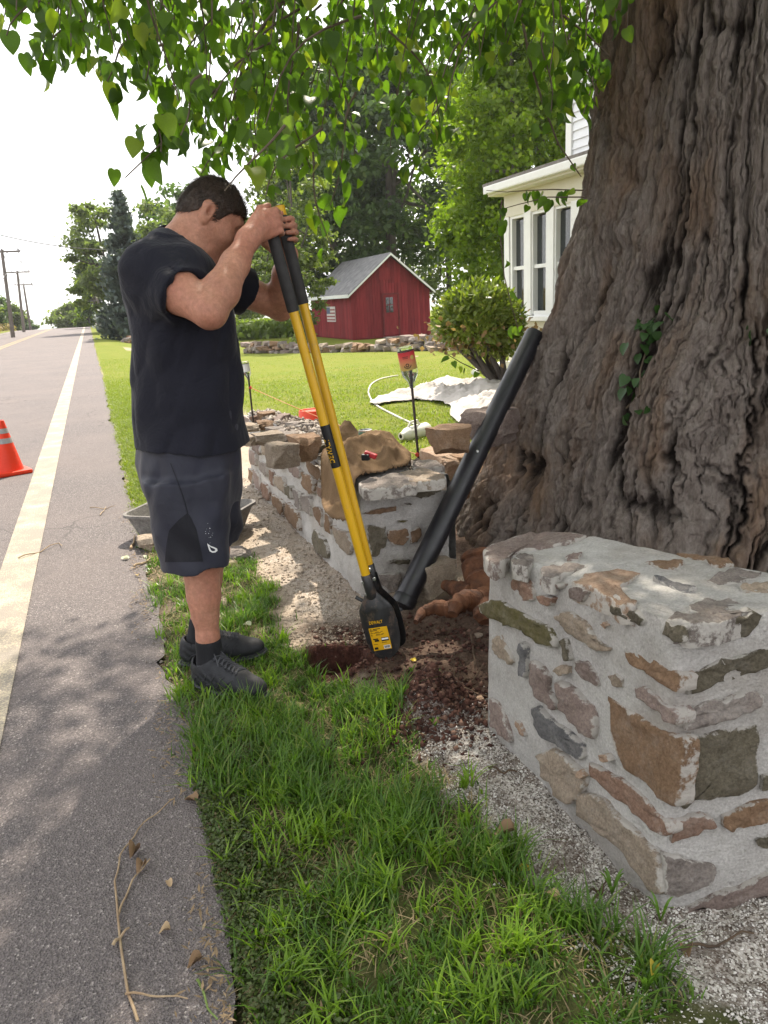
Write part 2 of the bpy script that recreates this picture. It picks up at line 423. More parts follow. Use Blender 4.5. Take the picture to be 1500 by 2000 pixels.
soilm = np.maximum(sstep(0.60, 0.72, GX+0.05*fbm(GX*8, GY*8, 9))*sstep(2.95, 2.70, GY), sstep(1.35, 1.5, GX)*sstep(4.6, 4.2, GY))
soilm = np.maximum(soilm, sstep(1.0, 1.4, GX)*sstep(1.2, 0.9, GY))
soilm = np.maximum(soilm, 0.75*sstep(0.16, 0.06, np.abs(GX-EDGE_X-0.02)+0.04*fbm(GX*12, GY*12, 4))*sstep(4.4, 3.8, GY))
gritm = sstep(0.33, 0.10, np.abs(GX-0.87)+0.06*fbm(GX*7, GY*7, 6, 3))*sstep(2.05, 1.8, GY+0.08*fbm(GX*6, GY*6, 8))
gritm = np.maximum(gritm, sstep(0.90, 1.0, GX)*sstep(1.1, 1.0, GY)*sstep(0.55, 0.85, GY+0.1*fbm(GX*6, GY*6, 8)))
gritm = np.maximum(gritm, 0.5*sstep(0.25, 0.08, np.abs(GX-0.86)+0.05*fbm(GX*7, GY*5, 7, 3))*sstep(2.7, 2.9, GY)*sstep(9, 7, GY))
gritm = gritm*(0.35+0.6*sstep(-0.35, 0.25, fbm(GX*16, GY*16, 12, 3)))
soilm = np.maximum(soilm, sstep(0.20, 0.13, np.hypot((GX-HOLE[0])/1.2, GY-HOLE[1])+0.03*fbm(GX*20, GY*20, 2))); gritm = gritm*sstep(0.13, 0.22, np.hypot(GX-HOLE[0], GY-HOLE[1]))
attr(ground, 'soil', np.clip(soilm, 0, 1).ravel()); attr(ground, 'grit', np.clip(gritm, 0, 1).ravel())
attr(ground, 'dug', np.maximum(sstep(0.20, 0.12, np.hypot(GX-MOUND[0], GY-MOUND[1])+0.03*fbm(GX*20, GY*20, 2)), sstep(0.17, 0.12, np.hypot((GX-HOLE[0])/1.2, GY-HOLE[1]))).ravel())
attr(ground, 'straw', (sstep(-8.6, -9.8, GX)*sstep(-60, -30, GX)).ravel())
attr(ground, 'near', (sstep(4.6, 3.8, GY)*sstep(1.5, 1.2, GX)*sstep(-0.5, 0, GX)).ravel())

# asphalt
t = NT('asphalt')
v1 = t.voro(210, None, 'F1', 'Color'); v2 = t.voro(420, None, 'F1', 'Color')
bw = t.node('ShaderNodeRGBToBW'); t.l.new(v1, bw.inputs[0]); bw2 = t.node('ShaderNodeRGBToBW'); t.l.new(v2, bw2.inputs[0])
agg = t.ramp(bw.outputs[0], [(0.15, (0.038, 0.034, 0.037)), (0.5, (0.095, 0.083, 0.084)), (0.80, (0.175, 0.152, 0.148)), (0.94, (0.50, 0.45, 0.42))])
agg = t.mix(0.4, agg, t.ramp(bw2.outputs[0], [(0.2, (0.05, 0.044, 0.046)), (0.8, (0.25, 0.217, 0.205))]))
agg = t.mix(t.ramp(t.noise(0.9, 5), [(0.35, 0.0), (0.7, 0.5)]), agg, (0.18, 0.148, 0.138))
agg = t.mix(t.ramp(t.noise(3.0, 6, None, 0.7), [(0.55, 0.0), (0.75, 0.35)]), agg, (0.075, 0.068, 0.07))
warp = t.node('ShaderNodeVectorMath', operation='ADD')
nv = t.node('ShaderNodeTexNoise'); nv.inputs['Scale'].default_value = 1.3; nv.inputs['Detail'].default_value = 4; t.l.new(t.co, nv.inputs['Vector'])
t.l.new(t.co, warp.inputs[0]); t.l.new(nv.outputs['Color'], warp.inputs[1])
crk = t.voro(0.55, warp.outputs[0], 'DISTANCE_TO_EDGE')
crack = t.ramp(crk, [(0.0, 1.0), (0.006, 0.0)])
crack = t.math('MULTIPLY', crack, t.ramp(t.noise(0.7, 2), [(0.45, 0.0), (0.6, 0.8)]))
agg = t.mix(crack, agg, (0.03, 0.028, 0.028))
nb = t.bump(t.voro(210), 0.9, 0.005); nb = t.bump(t.noise(60, 4), 0.35, 0.006, nb)
m_road = t.fin(agg, 0.82, nb, 0.3)
def strip(name, xl, xr, y0, y1, z, mat, kind='structure', wig=0.0, nx=1, parent=None):
    ys = np.unique(np.concatenate([np.arange(y0, min(14, y1), 0.05), np.geomspace(14, y1, 70) if y1 > 14 else []]))
    V = []
    for i in range(nx+1):
        for y in ys:
            a = i/nx; x = xl*(1-a)+xr*a
            if i == nx and wig: x += wig*float(fbm(y*2.6, 0.3, 0, 6, 2.0, 0.6))
            V.append((x, y, float(crest(y))+z))
    k = len(ys); F = np.array([[i*k+j, (i+1)*k+j, (i+1)*k+j+1, i*k+j+1] for i in range(nx) for j in range(k-1)])
    return mesh_np(name, V, F, mat, parent)
road = tag(strip('road', -8.05, EDGE_X, -25, 190, 0.0, m_road, wig=0.04, nx=10), kind='structure')
def paint(name, c):
    t = NT(name)
    worn = t.math('GREATER_THAN', t.math('ADD', t.voro(190), t.math('MULTIPLY', t.noise(9, 5), 0.9)), 0.40)
    worn = t.ramp(t.math('ADD', t.math('MULTIPLY', t.noise(150, 3), 0.7), t.math('MULTIPLY', t.noise(5, 4), 0.7)), [(0.56, 0.0), (0.72, 0.75)])
    col = t.mix(worn, c, (0.17, 0.15, 0.14))
    return t.fin(col, 0.7, t.bump(t.voro(210), 0.8, 0.004), 0.3)
m_white = paint('worn_white_road_paint', (0.48, 0.41, 0.285)); m_yel = paint('worn_yellow_road_paint', (0.48, 0.31, 0.075))
tag(strip('road_edge_line', -0.605, -0.43, -25, 180, 0.004, m_white), kind='structure')
for x in (-4.16, -3.92): tag(strip('road_centre_line', x, x+0.11, -25, 180, 0.004, m_yel), kind='structure')
tag(strip('road_edge_line', -7.55, -7.42, -25, 180, 0.004, m_white), kind='structure')

# far wooded ridge beyond the crest
xs = np.linspace(-1500, 1500, 140); ridge = []
for i, yy in enumerate(np.linspace(2300, 3000, 14)):
    prof = 95*math.sin(math.pi*min(1, (i+0.2)/9.0)*0.5)
    ridge.append(np.stack([xs, np.full_like(xs, yy), -40+prof*(0.55+0.25*fbm(xs*0.0016+2, 0*xs, 3, 4))+5*fbm(xs*0.02, yy*0.02+0*xs, 1, 3)], -1))
V = np.concatenate(ridge); k = len(xs)
F = np.array([[i*k+j, i*k+j+1, (i+1)*k+j+1, (i+1)*k+j] for i in range(13) for j in range(k-1)])
tag(mesh_np('hills', V, F, simple('far_woodland', (0.035, 0.055, 0.025), (0.06, 0.085, 0.04), 0.05, 0.9)), kind='structure')
# ================================================================== STONE WALLS
def stone_mat(name, a, b, c, dust=0.45, scale=22, bmp=0.7):
    t = NT(name)
    col = t.ramp(t.noise(scale, 7, None, 0.65), [(0.25, a), (0.5, b), (0.75, c)])
    col = t.mix(0.55, col, t.ramp(t.noise(scale*7, 6, None, 0.75), [(0.28, tuple(q*0.4 for q in a)), (0.72, tuple(min(1, q*1.45) for q in c))]))
    col = t.mix(1.0, col, (0.86, 0.80, 0.74), 'MULTIPLY')
    rv = t.ramp(t.objrand(), [(0.0, 0.8), (1.0, 1.2)]); col = t.mix(1.0, col, rv, 'MULTIPLY')
    d = t.ramp(t.math('ADD', t.math('MULTIPLY', t.noise(13, 6, None, 0.7), 0.75), t.math('MULTIPLY', t.noise(120, 3), 0.3)), [(0.52, 0.0), (0.78, dust*0.8)])
    ed = t.ramp(t.math('ADD', t.attr('edge'), t.math('MULTIPLY', t.math('SUBTRACT', t.noise(26, 6, None, 0.7), 0.5), 1.5)), [(0.88, 0.0), (1.2, 0.85)])
    col = t.mix(d, col, (0.52, 0.49, 0.45)); col = t.mix(ed, col, (0.50, 0.47, 0.43))
    nb = t.bump(t.noise(85, 7, None, 0.75), 1.0, 0.010); nb = t.bump(t.noise(scale*0.9, 5), 0.5, 0.02, nb)
    return t.fin(col, 0.88, nb, 0.25)
ST = dict(
    brown=stone_mat('brown_fieldstone', (0.13, 0.075, 0.042), (0.24, 0.15, 0.09), (0.30, 0.215, 0.15), 0.25),
    olive=stone_mat('olive_dark_fieldstone', (0.055, 0.05, 0.032), (0.11, 0.10, 0.07), (0.19, 0.175, 0.14), 0.25),
    grey=stone_mat('grey_fieldstone', (0.11, 0.10, 0.105), (0.21, 0.19, 0.185), (0.32, 0.295, 0.28), 0.5),
    mauve=stone_mat('mauve_fieldstone', (0.14, 0.105, 0.105), (0.235, 0.185, 0.175), (0.32, 0.27, 0.25), 0.4),
    blue=stone_mat('blue_grey_fieldstone', (0.075, 0.083, 0.105), (0.15, 0.16, 0.185), (0.24, 0.245, 0.255), 0.3),
    rust=stone_mat('rust_fieldstone', (0.16, 0.085, 0.06), (0.26, 0.155, 0.115), (0.34, 0.25, 0.2), 0.3),
    tan=stone_mat('tan_fieldstone', (0.21, 0.165, 0.125), (0.31, 0.26, 0.21), (0.42, 0.37, 0.31), 0.4),
    moss=stone_mat('mossy_fieldstone', (0.10, 0.095, 0.035), (0.20, 0.185, 0.045), (0.17, 0.155, 0.12), 0.25, 9),
    orange=stone_mat('orange_fieldstone', (0.30, 0.17, 0.10), (0.40, 0.27, 0.19), (0.46, 0.38, 0.31), 0.4))
t = NT('pale_mortar')
mc = t.ramp(t.noise(9, 7, None, 0.65), [(0.28, (0.40, 0.37, 0.34)), (0.5, (0.60, 0.575, 0.54)), (0.75, (0.72, 0.695, 0.66))])
mc = t.mix(0.45, mc, t.ramp(t.noise(190, 4, None, 0.7), [(0.3, (0.26, 0.24, 0.225)), (0.65, (0.74, 0.71, 0.68))]))
mc = t.mix(t.ramp(t.noise(3.5, 5), [(0.52, 0.0), (0.7, 0.5)]), mc, (0.33, 0.28, 0.23))
nb = t.bump(t.noise(240, 5, None, 0.75), 1.0, 0.008); nb = t.bump(t.noise(24, 6, None, 0.65), 0.9, 0.025, nb)
M_MORTAR = t.fin(mc, 0.95, nb, 0.15)

def resample(P, n):
    P = np.asarray(P, float); Q = np.vstack([P, P[:1]]); s = np.r_[0, np.cumsum(np.linalg.norm(np.diff(Q, axis=0), axis=1))]
    u = np.linspace(0, s[-1], n, endpoint=False); return np.stack([np.interp(u, s, Q[:, i]) for i in range(Q.shape[1])], 1)
def chaikin(P, it=1):
    P = np.asarray(P, float)
    for _ in range(it):
        N = np.roll(P, -1, 0); P = np.stack([0.86*P+0.14*N, 0.14*P+0.86*N], 1).reshape(-1, P.shape[1])
    return P
def slab(poly, n, proud=0.010, deep=0.035, seed=0, rough=0.007, nb=38, rings=((1.0, -1, 0), (1.0, 0, 0.25), (0.975, 0, 0.75), (0.93, 0, 0.95), (0.75, 0, 1.0), (0.48, 0, 1.0), (0.24, 0, 1.0))):
    """one stone of the facing: outline on the wall's face, body going in, surface standing proud"""
    P = resample(poly, nb); n = np.asarray(n, float); n /= np.linalg.norm(n); c = P.mean(0)
    P = P+0.004*np.stack([vnoise(P[:, 0]*60+seed, P[:, 1]*60, P[:, 2]*60+i*9) for i in range(3)], 1)
    V = []; F = []
    for sc, dd, ph in rings:
        off = (-deep if dd < 0 else 0)+ph*proud
        Q = c+(P-c)*sc
        nz = rough*fbm(Q[:, 0]*28+seed*3.1, Q[:, 1]*28, Q[:, 2]*28, 4)*(ph if dd >= 0 else 0)
        V.append(Q+n*(off+nz)[:, None] if hasattr(nz, '__len__') else Q+n*off)
    V = np.concatenate(V+[[c+n*proud]]); k = len(rings)
    # outline direction
    area = np.zeros(3)
    for i in range(nb): area += np.cross(P[i]-c, P[(i+1) % nb]-c)
    fl = np.dot(area, n) < 0
    for r in range(k-1):
        for j in range(nb):
            q = (r*nb+j, r*nb+(j+1) % nb, (r+1)*nb+(j+1) % nb, (r+1)*nb+j); F.append(q[::-1] if fl else q)
    for j in range(nb):
        q = ((k-1)*nb+j, (k-1)*nb+(j+1) % nb, k*nb); F.append(q[::-1] if fl else q)
    return V, F
_sid = [0]
def put_stone(poly, n, mat, parent, **kw):
    _sid[0] += 1; V, F = slab(poly, n, seed=_sid[0]*1.7, **kw)
    o = mesh_np('stone', V, F, ST[mat], parent); e_ = []
    nb_ = kw.get('nb', 38); rg_ = kw.get('rings', ((1, 0, 0), (1, 0, 0), (0.975, 0, 0), (0.93, 0, 0), (0.75, 0, 0), (0.48, 0, 0), (0.24, 0, 0)))
    for q in rg_: e_ += [max(0.0, min(1.0, (q[0]-0.55)/0.45))]*nb_
    attr(o, 'edge', e_+[0.0]); return o

# ---------------------------------------------------------------- the finished pier on the right
zA = lambda L: [(920+u/5, 1020+v/5) for u, v in L]
zB = lambda L: [(1200+u/5, 1020+v/5) for u, v in L]
zC = lambda L: [(940+u/5.357, 1300+v/5.357) for u, v in L]
zD = lambda L: [(1140+u/4.1667, 1300+v/4.1667) for u, v in L]
zE = lambda L: [(1140+u/4.1667, 1540+v/4.1667) for u, v in L]
zF = lambda L: [(680+u/6.45, 880+v/6.45) for u, v in L]
LP = np.array([0.94, 1.055, 0.0]); LN = np.array([-1, 0.0, 0.04]); LN /= np.linalg.norm(LN)
_b2 = gnd(1500, 1752); RD = (_b2-LP); RD[2] = 0; RD /= np.linalg.norm(RD)
RN = np.cross(RD, [0, 0, 1.0]); RN = RN*np.sign(-RN[1]); RN = RN+np.array([0, 0, 0.05]); RN /= np.linalg.norm(RN)
TC = np.array([0.966, 1.066, 0.628]); _t2 = np.array([0.955, 1.835, 0.556]); _t3 = gnd(1500, 1112, 0.60)
TN = np.cross(_t3-TC, _t2-TC); TN /= np.linalg.norm(TN); TN *= np.sign(TN[2])
def topz(x, y): return TC[2]-(TN[0]*(x-TC[0])+TN[1]*(y-TC[1]))/TN[2]
pier = thing('stone_pier', (1.15, 1.4, 0), 'finished low stone wall with fresh pale mortar in front of the thick trunk', 'stone wall')
# mortar body: footprint in plan, extruded with a slight batter, faces subdivided and roughened
foot = [np.array([0.94, 1.055]), np.array([0.94, 1.055])+RD[:2]*0.53, np.array([1.31, 1.865]), np.array([0.945, 1.845])]
def mortar_body(name, foot, ztop, parent, step=0.022, inset=0.03, amp=0.010, lean=0.04, zb=-0.06):
    fp = []
    for i in range(len(foot)):
        a, b = foot[i], foot[(i+1) % len(foot)]; n = max(2, int(np.linalg.norm(b-a)/step))
        for j in range(n): fp.append(a+(b-a)*j/n)
    fp = np.array(fp); fp = 0.5*fp+0.25*np.roll(fp, 1, 0)+0.25*np.roll(fp, -1, 0)
    c = np.mean(foot, 0); nb = len(fp); V = []; F = []
    zt = np.array([ztop(*p) for p in fp])
    hs = np.linspace(0, 1, 30)
    for h in hs:
        z = zb+(zt-zb)*h; dirs = (fp-c)/np.linalg.norm(fp-c, axis=1)[:, None]
        rnd = 0.020*max(0, (h-0.93)/0.07)**2
        dsp = -0.004+0.0026*fbm(fp[:, 0]*13, fp[:, 1]*13, z*13, 5, 2, 0.6)
        p = fp-dirs*(lean*np.maximum(z, 0)*0.8+rnd)[:, None]+dirs*dsp[:, None]
        V.append(np.c_[p, z])
    top0 = V[-1]
    for s in np.linspace(0.96, 0.03, 22):
        q = c+(top0[:, :2]-c)*s; z = np.array([ztop(*p) for p in q])
        V.append(np.c_[q, z+0.0032*fbm(q[:, 0]*14, q[:, 1]*14, 3, 5)+0.003])
    k = len(V); V = np.concatenate(V)
    for r in range(k-1):
        for j in range(nb): F.append((r*nb+j, r*nb+(j+1) % nb, (r+1)*nb+(j+1) % nb, (r+1)*nb+j))
    F.append(tuple((k-1)*nb+j for j in range(nb)))
    return mesh_np(name, V, F, M_MORTAR, parent)
mortar_body('mortar', foot, topz, pier)
rng0 = random.Random(71)
def px_poly(P, p0, n): return [on_plane(u, v, p0, n) for u, v in P]
left_st = [
 (zA([(100,800),(180,760),(330,770),(480,870),(640,950),(780,1030),(870,1200),(860,1240),(720,1210),(600,1120),(560,1060),(400,1020),(200,930),(120,880)]), 'moss'),
 (zA([(930,870),(1000,880),(1120,970),(1190,1040),(1200,1110),(1290,1180),(1390,1230),(1340,1265),(1200,1230),(1060,1150),(960,1070),(920,1000),(820,930),(830,905)]), 'tan'),
 (zA([(250,1100),(300,1110),(400,1290),(420,1370),(390,1395),(300,1340),(215,1270),(210,1180)]), 'tan'),
 (zA([(520,1180),(560,1200),(560,1400),(550,1500),(490,1500),(500,1380),(510,1260)]), 'blue'),
 (zC([(520,-40),(560,-60),(650,0),(720,120),(710,260),(790,380),(800,470),(700,420),(600,320),(550,200)]), 'mauve'),
 (zC([(820,170),(900,170),(1050,300),(1180,430),(1230,550),(1220,700),(1180,765),(1080,710),(990,630),(900,530),(830,420),(830,280)]), 'mauve'),
 (zC([(550,430),(610,420),(680,500),(780,600),(930,700),(1080,820),(1085,960),(1040,985),(900,900),(760,800),(620,740),(570,620)]), 'blue'),
 (zC([(1010,-60),(1100,-40),(1190,60),(1240,200),(1220,230),(1100,130),(1020,30)]), 'mauve'),
 (zD([(200,245),(300,310),(480,410),(640,510),(780,590),(826,640),(824,790),(795,980),(785,1165),(640,1080),(520,960),(380,860),(300,780),(250,640),(225,480),(215,340)]), 'brown'),
 (zD([(430,170),(520,170),(640,260),(760,370),(792,400),(790,500),(720,450),(620,370),(520,290),(430,220)]), 'mauve'),
 (zD([(50,780),(160,840),(300,910),(440,1010),(540,1100),(640,1230),(710,1280),(710,1370),(690,1390),(560,1310),(400,1180),(250,1060),(130,940),(60,860)]), 'rust'),
 (zE([(0,30),(180,80),(260,200),(420,320),(520,440),(612,520),(640,700),(640,880),(560,830),(470,690),(380,570),(230,420),(100,310),(-40,190),(-60,60)]), 'tan'),
 (zD([(165,710),(215,705),(245,770),(215,785),(175,745)]), 'orange'),
 (zC([(100,340),(180,380),(240,520),(300,700),(320,820),(200,700),(110,600)]), 'mauve'),
 (zC([(600,920),(760,870),(900,960),(1020,1060),(1130,1200),(1060,1380),(960,1440),(840,1400),(740,1240),(640,1120)]), 'tan'),
 (zA([(390,560),(460,530),(560,560),(620,660),(630,760),(550,770),(480,700),(400,650)]), 'rust'),
 (zA([(690,540),(780,560),(890,600),(880,660),(760,650),(690,600)]), 'mauve'),
 (zA([(980,640),(1060,630),(1190,680),(1130,740),(1090,790),(1000,740),(960,680)]), 'mauve'),
 ([(1224,1268),(1250,1278),(1284,1290),(1312,1306),(1333,1322),(1333,1354),(1316,1348),(1294,1328),(1268,1312),(1236,1292)], 'brown'),
 (zB([(0,800),(120,830),(230,870),(320,960),(300,1010),(180,960),(60,900),(-20,860)]), 'olive'),
 (zA([(840,1440),(900,1390),(970,1400),(960,1470),(880,1500)]), 'tan'),
 (zD([(210,80),(280,50),(340,110),(330,180),(250,160)]), 'tan'),
 (zA([(900,1140),(930,1130),(960,1220),(990,1340),(970,1350),(930,1240)]), 'olive'),
 (zC([(365,575),(400,600),(460,720),(450,745),(390,680)]), 'orange'),
 (zC([(1045,1110),(1080,1080),(1130,1150),(1120,1180),(1060,1165)]), 'orange'),
 (zA([(680,720),(760,710),(840,740),(800,815),(730,790)]), 'rust'),
 (zA([(1270,990),(1330,970),(1360,1010),(1310,1040)]), 'orange'),
 (zB([(510,970),(610,1000),(712,1020),(706,1185),(600,1140),(490,1085)]), 'olive')]
for P, m in left_st: put_stone(px_poly(P, LP+LN*0.0035, LN), LN, m, pier, proud=rng0.uniform(0.0075, 0.014), rough=0.008)
right_st = [
 (zB([(722,1015),(900,1025),(1080,975),(1250,915),(1440,890),(1400,1000),(1280,1120),(1100,1150),(960,1180),(724,1190)]), 'olive'),
 (zD([(832,112),(860,60),(1000,0),(1100,-50),(1300,-100),(1520,-150),(1520,0),(1330,70),(1200,120),(1080,130),(960,190),(826,246)]), 'olive'),
 (zD([(806,390),(950,310),(1100,280),(1250,220),(1400,200),(1450,240),(1450,310),(1330,350),(1180,410),(1000,470),(860,520),(804,505)]), 'grey'),
 (zD([(842,590),(1000,550),(1200,510),(1400,480),(1415,600),(1410,900),(1390,990),(1250,1070),(1100,1085),(900,1080),(840,1100),(800,1165),(796,1060),(816,900),(834,780)]), 'olive'),  # right face of the brown corner stone, its shade and lichen put into the colour
 (zD([(724,1262),(850,1220),(960,1205),(1050,1220),(1060,1270),(960,1320),(920,1370),(800,1410),(700,1436),(722,1380)]), 'rust'),
 (zD([(1130,1230),(1240,1180),(1380,1120),(1520,1090),(1520,1270),(1300,1310),(1180,1340),(1120,1300)]), 'brown'),
 (zE([(640,530),(760,545),(900,600),(1080,640),(1040,760),(860,830),(760,870),(690,885),(656,860),(652,700)]), 'grey'),
 (zE([(720,1015),(900,955),(1100,850),(1280,810),(1520,680),(1520,850),(1250,940),(1100,1005),(850,1030)]), 'mauve'),
 (zE([(1400,420),(1520,370),(1520,480),(1430,470)]), 'olive'),
 (zD([(1450,900),(1520,870),(1520,1010),(1440,1000)]), 'olive')]
for P, m in right_st: put_stone(px_poly(P, LP+RN*0.0055, RN), RN, m, pier, proud=rng0.uniform(0.006, 0.012), rough=0.008)
top_st = [
 (zA([(112,290),(230,225),(400,185),(640,115),(1060,115),(1130,140),(1000,200),(680,265),(520,280),(390,330),(320,400),(230,430),(150,390)]), 'mauve', 0.016),
 (zB([(600,320),(760,312),(880,332),(1000,350),(1170,405),(1050,440),(980,445),(880,380),(700,350)]), 'brown', 0.008),
 (zB([(900,580),(1050,500),(1200,455),(1450,490),(1380,560),(1200,590),(1000,600)]), 'grey', 0.010),
 (zB([(1210,640),(1350,600),(1520,590),(1520,690),(1280,680)]), 'tan', 0.008),
 (zA([(1000,590),(1100,530),(1250,490),(1500,460),(1650,490),(1560,570),(1450,640),(1500,720),(1640,790),(1600,850),(1500,830),(1350,740),(1200,680)]), 'orange', 0.008),
 (zA([(690,460),(800,430),(1000,415),(1130,430),(950,500),(800,550),(690,525)]), 'grey', 0.008),
 (zA([(920,340),(1000,310),(1090,310),(1050,360),(940,370)]), 'mauve', 0.007),
 (zB([(380,560),(600,590),(760,620),(820,670),(650,680),(480,610)]), 'blue', 0.007),
 (zB([(300,400),(450,380),(680,400),(600,460),(450,450)]), 'brown', 0.007),
 (zA([(390,360),(500,310),(600,330),(640,370),(550,450),(400,405)]), 'grey', 0.008),
 (zB([(730,820),(900,760),(1150,750),(1240,800),(1120,870),(900,900),(740,890)]), 'grey', 0.007),
 (zB([(520,960),(600,900),(760,920),(1000,900),(1240,870),(1400,880),(1240,925),(1080,985),(900,1040),(720,1030),(610,1010)]), 'grey', 0.012)]
for P, m, pr in top_st: put_stone(px_poly(P, TC+TN*0.005, TN), TN, m, pier, proud=pr*0.55, deep=0.04)

# ---------------------------------------------------------------- the unfinished wall behind, running along the road
WX, WY0, WY1, WT = 0.95, 3.02, 5.55, 0.47
wall = thing('stone_wall', (1.15, 5.5, 0), 'unfinished low stone wall running along the road with loose rubble on top', 'stone wall')
def wtop(x, y): return 0.495+0.015*math.sin(y*3)+0.02*float(sstep(3.2, 4.2, y))-0.03*float(sstep(6, 8, y))
footw = [np.array([WX, WY0]), np.array([WX+WT-0.05, WY0-0.03]), np.array([WX+WT, WY1]), np.array([WX, WY1])]
# long body: own extrusion so that the ends stay square
def long_body():
    ys = np.arange(WY0, WY1+0.01, 0.03); V = []; F = []
    prof = [(0.0, -0.06), (0.0, 0.0)]+[(0.03*h, 0.5*h) for h in np.linspace(0.04, 0.97, 16)]+[(0.045, 0.498)]+[(0.07+u*(WT-0.14), 0.505) for u in np.linspace(0, 1, 12)]+[(WT-0.03, 0.49), (WT, 0.4), (WT, 0.2), (WT, -0.06)]
    k = len(prof)
    for y in ys:
        s = wtop(0, y)/0.495
        for (dx, z) in prof:
            nar = 1-0.62*float(sstep(4.2, 5.0, y)); x = WX+(dx*nar if dx > 0.06 else dx); zz = z*s if z > 0 else z
            d = 0.010*fbm(y*9, zz*9, x*9, 5, 2, 0.6)-0.004
            V.append((x-(d if dx < 0.06 else 0), y, zz+(d if 0.06 <= dx < WT-0.05 else 0)))
    n = len(ys)
    for i in range(n-1):
        for j in range(k-1): F.append((i*k+j, (i+1)*k+j, (i+1)*k+j+1, i*k+j+1)[::-1])
    # end face towards the tree, subdivided
    m = 26; base = len(V)
    for a in range(m+1):
        for b in range(m+1):
            u = a/m; h = b/m; x = WX+0.03*h+(WT-0.04-0.03*h)*u; z = -0.06+h*(0.06+wtop(0, WY0)+0.004)
            V.append((x, WY0-0.012+0.010*float(fbm(x*12, z*12, 4, 5, 2, 0.6))+0.02*max(0, (h-0.94)/0.06)**2, z))
    for a in range(m):
        for b in range(m): F.append((base+a*(m+1)+b, base+(a+1)*(m+1)+b, base+(a+1)*(m+1)+b+1, base+a*(m+1)+b+1))
    F.append(tuple((n-1)*k+j for j in range(k)))
    return mesh_np('mortar', V, F, M_MORTAR, wall)
long_body()
EN = np.array([0.0, -1, 0.02])
for L, m in [([(150,490),(380,475),(360,540),(160,545)], 'rust'), ([(480,450),(560,450),(530,600),(515,620),(490,540)], 'olive'),
             ([(650,440),(900,430),(1200,410),(1180,500),(1080,560),(900,600),(700,560),(620,580),(660,520)], 'olive'),
             ([(180,800),(300,740),(620,690),(600,760),(400,790)], 'brown'), ([(240,950),(470,960),(490,1200),(350,1330),(300,1340),(240,1100)], 'olive'),
             ([(500,1010),(750,980),(780,1100),(700,1190),(560,1180),(490,1100)], 'brown'), ([(780,1020),(900,950),(920,1060),(860,1150),(790,1170)], 'brown'),
             ([(510,1410),(600,1380),(780,1370),(760,1420),(620,1430)], 'olive'), ([(370,1560),(660,1545),(680,1600),(600,1800),(400,1680)], 'grey'),
             ([(720,670),(760,650),(790,660),(770,690)], 'olive'), ([(620,890),(690,870),(750,880),(700,905)], 'moss'), ([(960,1240),(1080,1200),(1120,1280),(1000,1330)], 'tan')]:
    put_stone([on_plane(u, v, (WX, WY0-0.026, 0), EN) for u, v in zF(L)], EN, m, wall, proud=0.008)
# rubble facing along the road: courses of uneven stones
rng = random.Random(11)
pal = ['brown', 'grey', 'mauve', 'tan', 'rust', 'grey', 'olive', 'mauve', 'tan', 'brown']
z = 0.015
while z < 0.44:
    hgt = rng.uniform(0.09, 0.16); y = WY0+rng.uniform(0.02, 0.08)
    while y < WY1-0.1:
        w = rng.uniform(0.12, 0.40); h = hgt*rng.uniform(0.75, 1.08); zc = z+rng.uniform(-0.01, 0.015)
        n = 8; poly = []
        for q in range(n):
            a = 2*math.pi*(q+0.5)/n
            cx = math.copysign(abs(math.cos(a))**0.4, math.cos(a)); cz = math.copysign(abs(math.sin(a))**0.4, math.sin(a))
            yy = y+w/2+cx*w/2*rng.uniform(0.70, 1.02)+rng.uniform(-0.012, 0.012); zz = max(0.0, zc+h/2+cz*h/2*rng.uniform(0.60, 1.05)+rng.uniform(-0.012, 0.012))
            poly.append((WX-0.012+0.06*zz, yy, zz))
        if rng.random() < 0.9: put_stone(poly, (-1, 0, 0.06), rng.choice(pal), wall, proud=rng.uniform(0.002, 0.010), nb=20, rings=((1.0, -1, 0), (1.0, 0, 0.4), (0.95, 0, 1.0), (0.6, 0, 1.0)))
        y += w+rng.uniform(0.008, 0.03)
    z += hgt+0.02
# cap stones on the end of the wall
for P, m in [([(700,945),(760,930),(800,925),(815,950),(770,957),(712,962)], 'grey'), ([(780,925),(830,918),(868,930),(872,940),(800,948)], 'tan'), ([(800,905),(850,900),(870,915),(810,920)], 'grey')]:
    put_stone([gnd(u, v, 0.512) for u, v in P], (0, 0, 1), m, wall, proud=0.012)

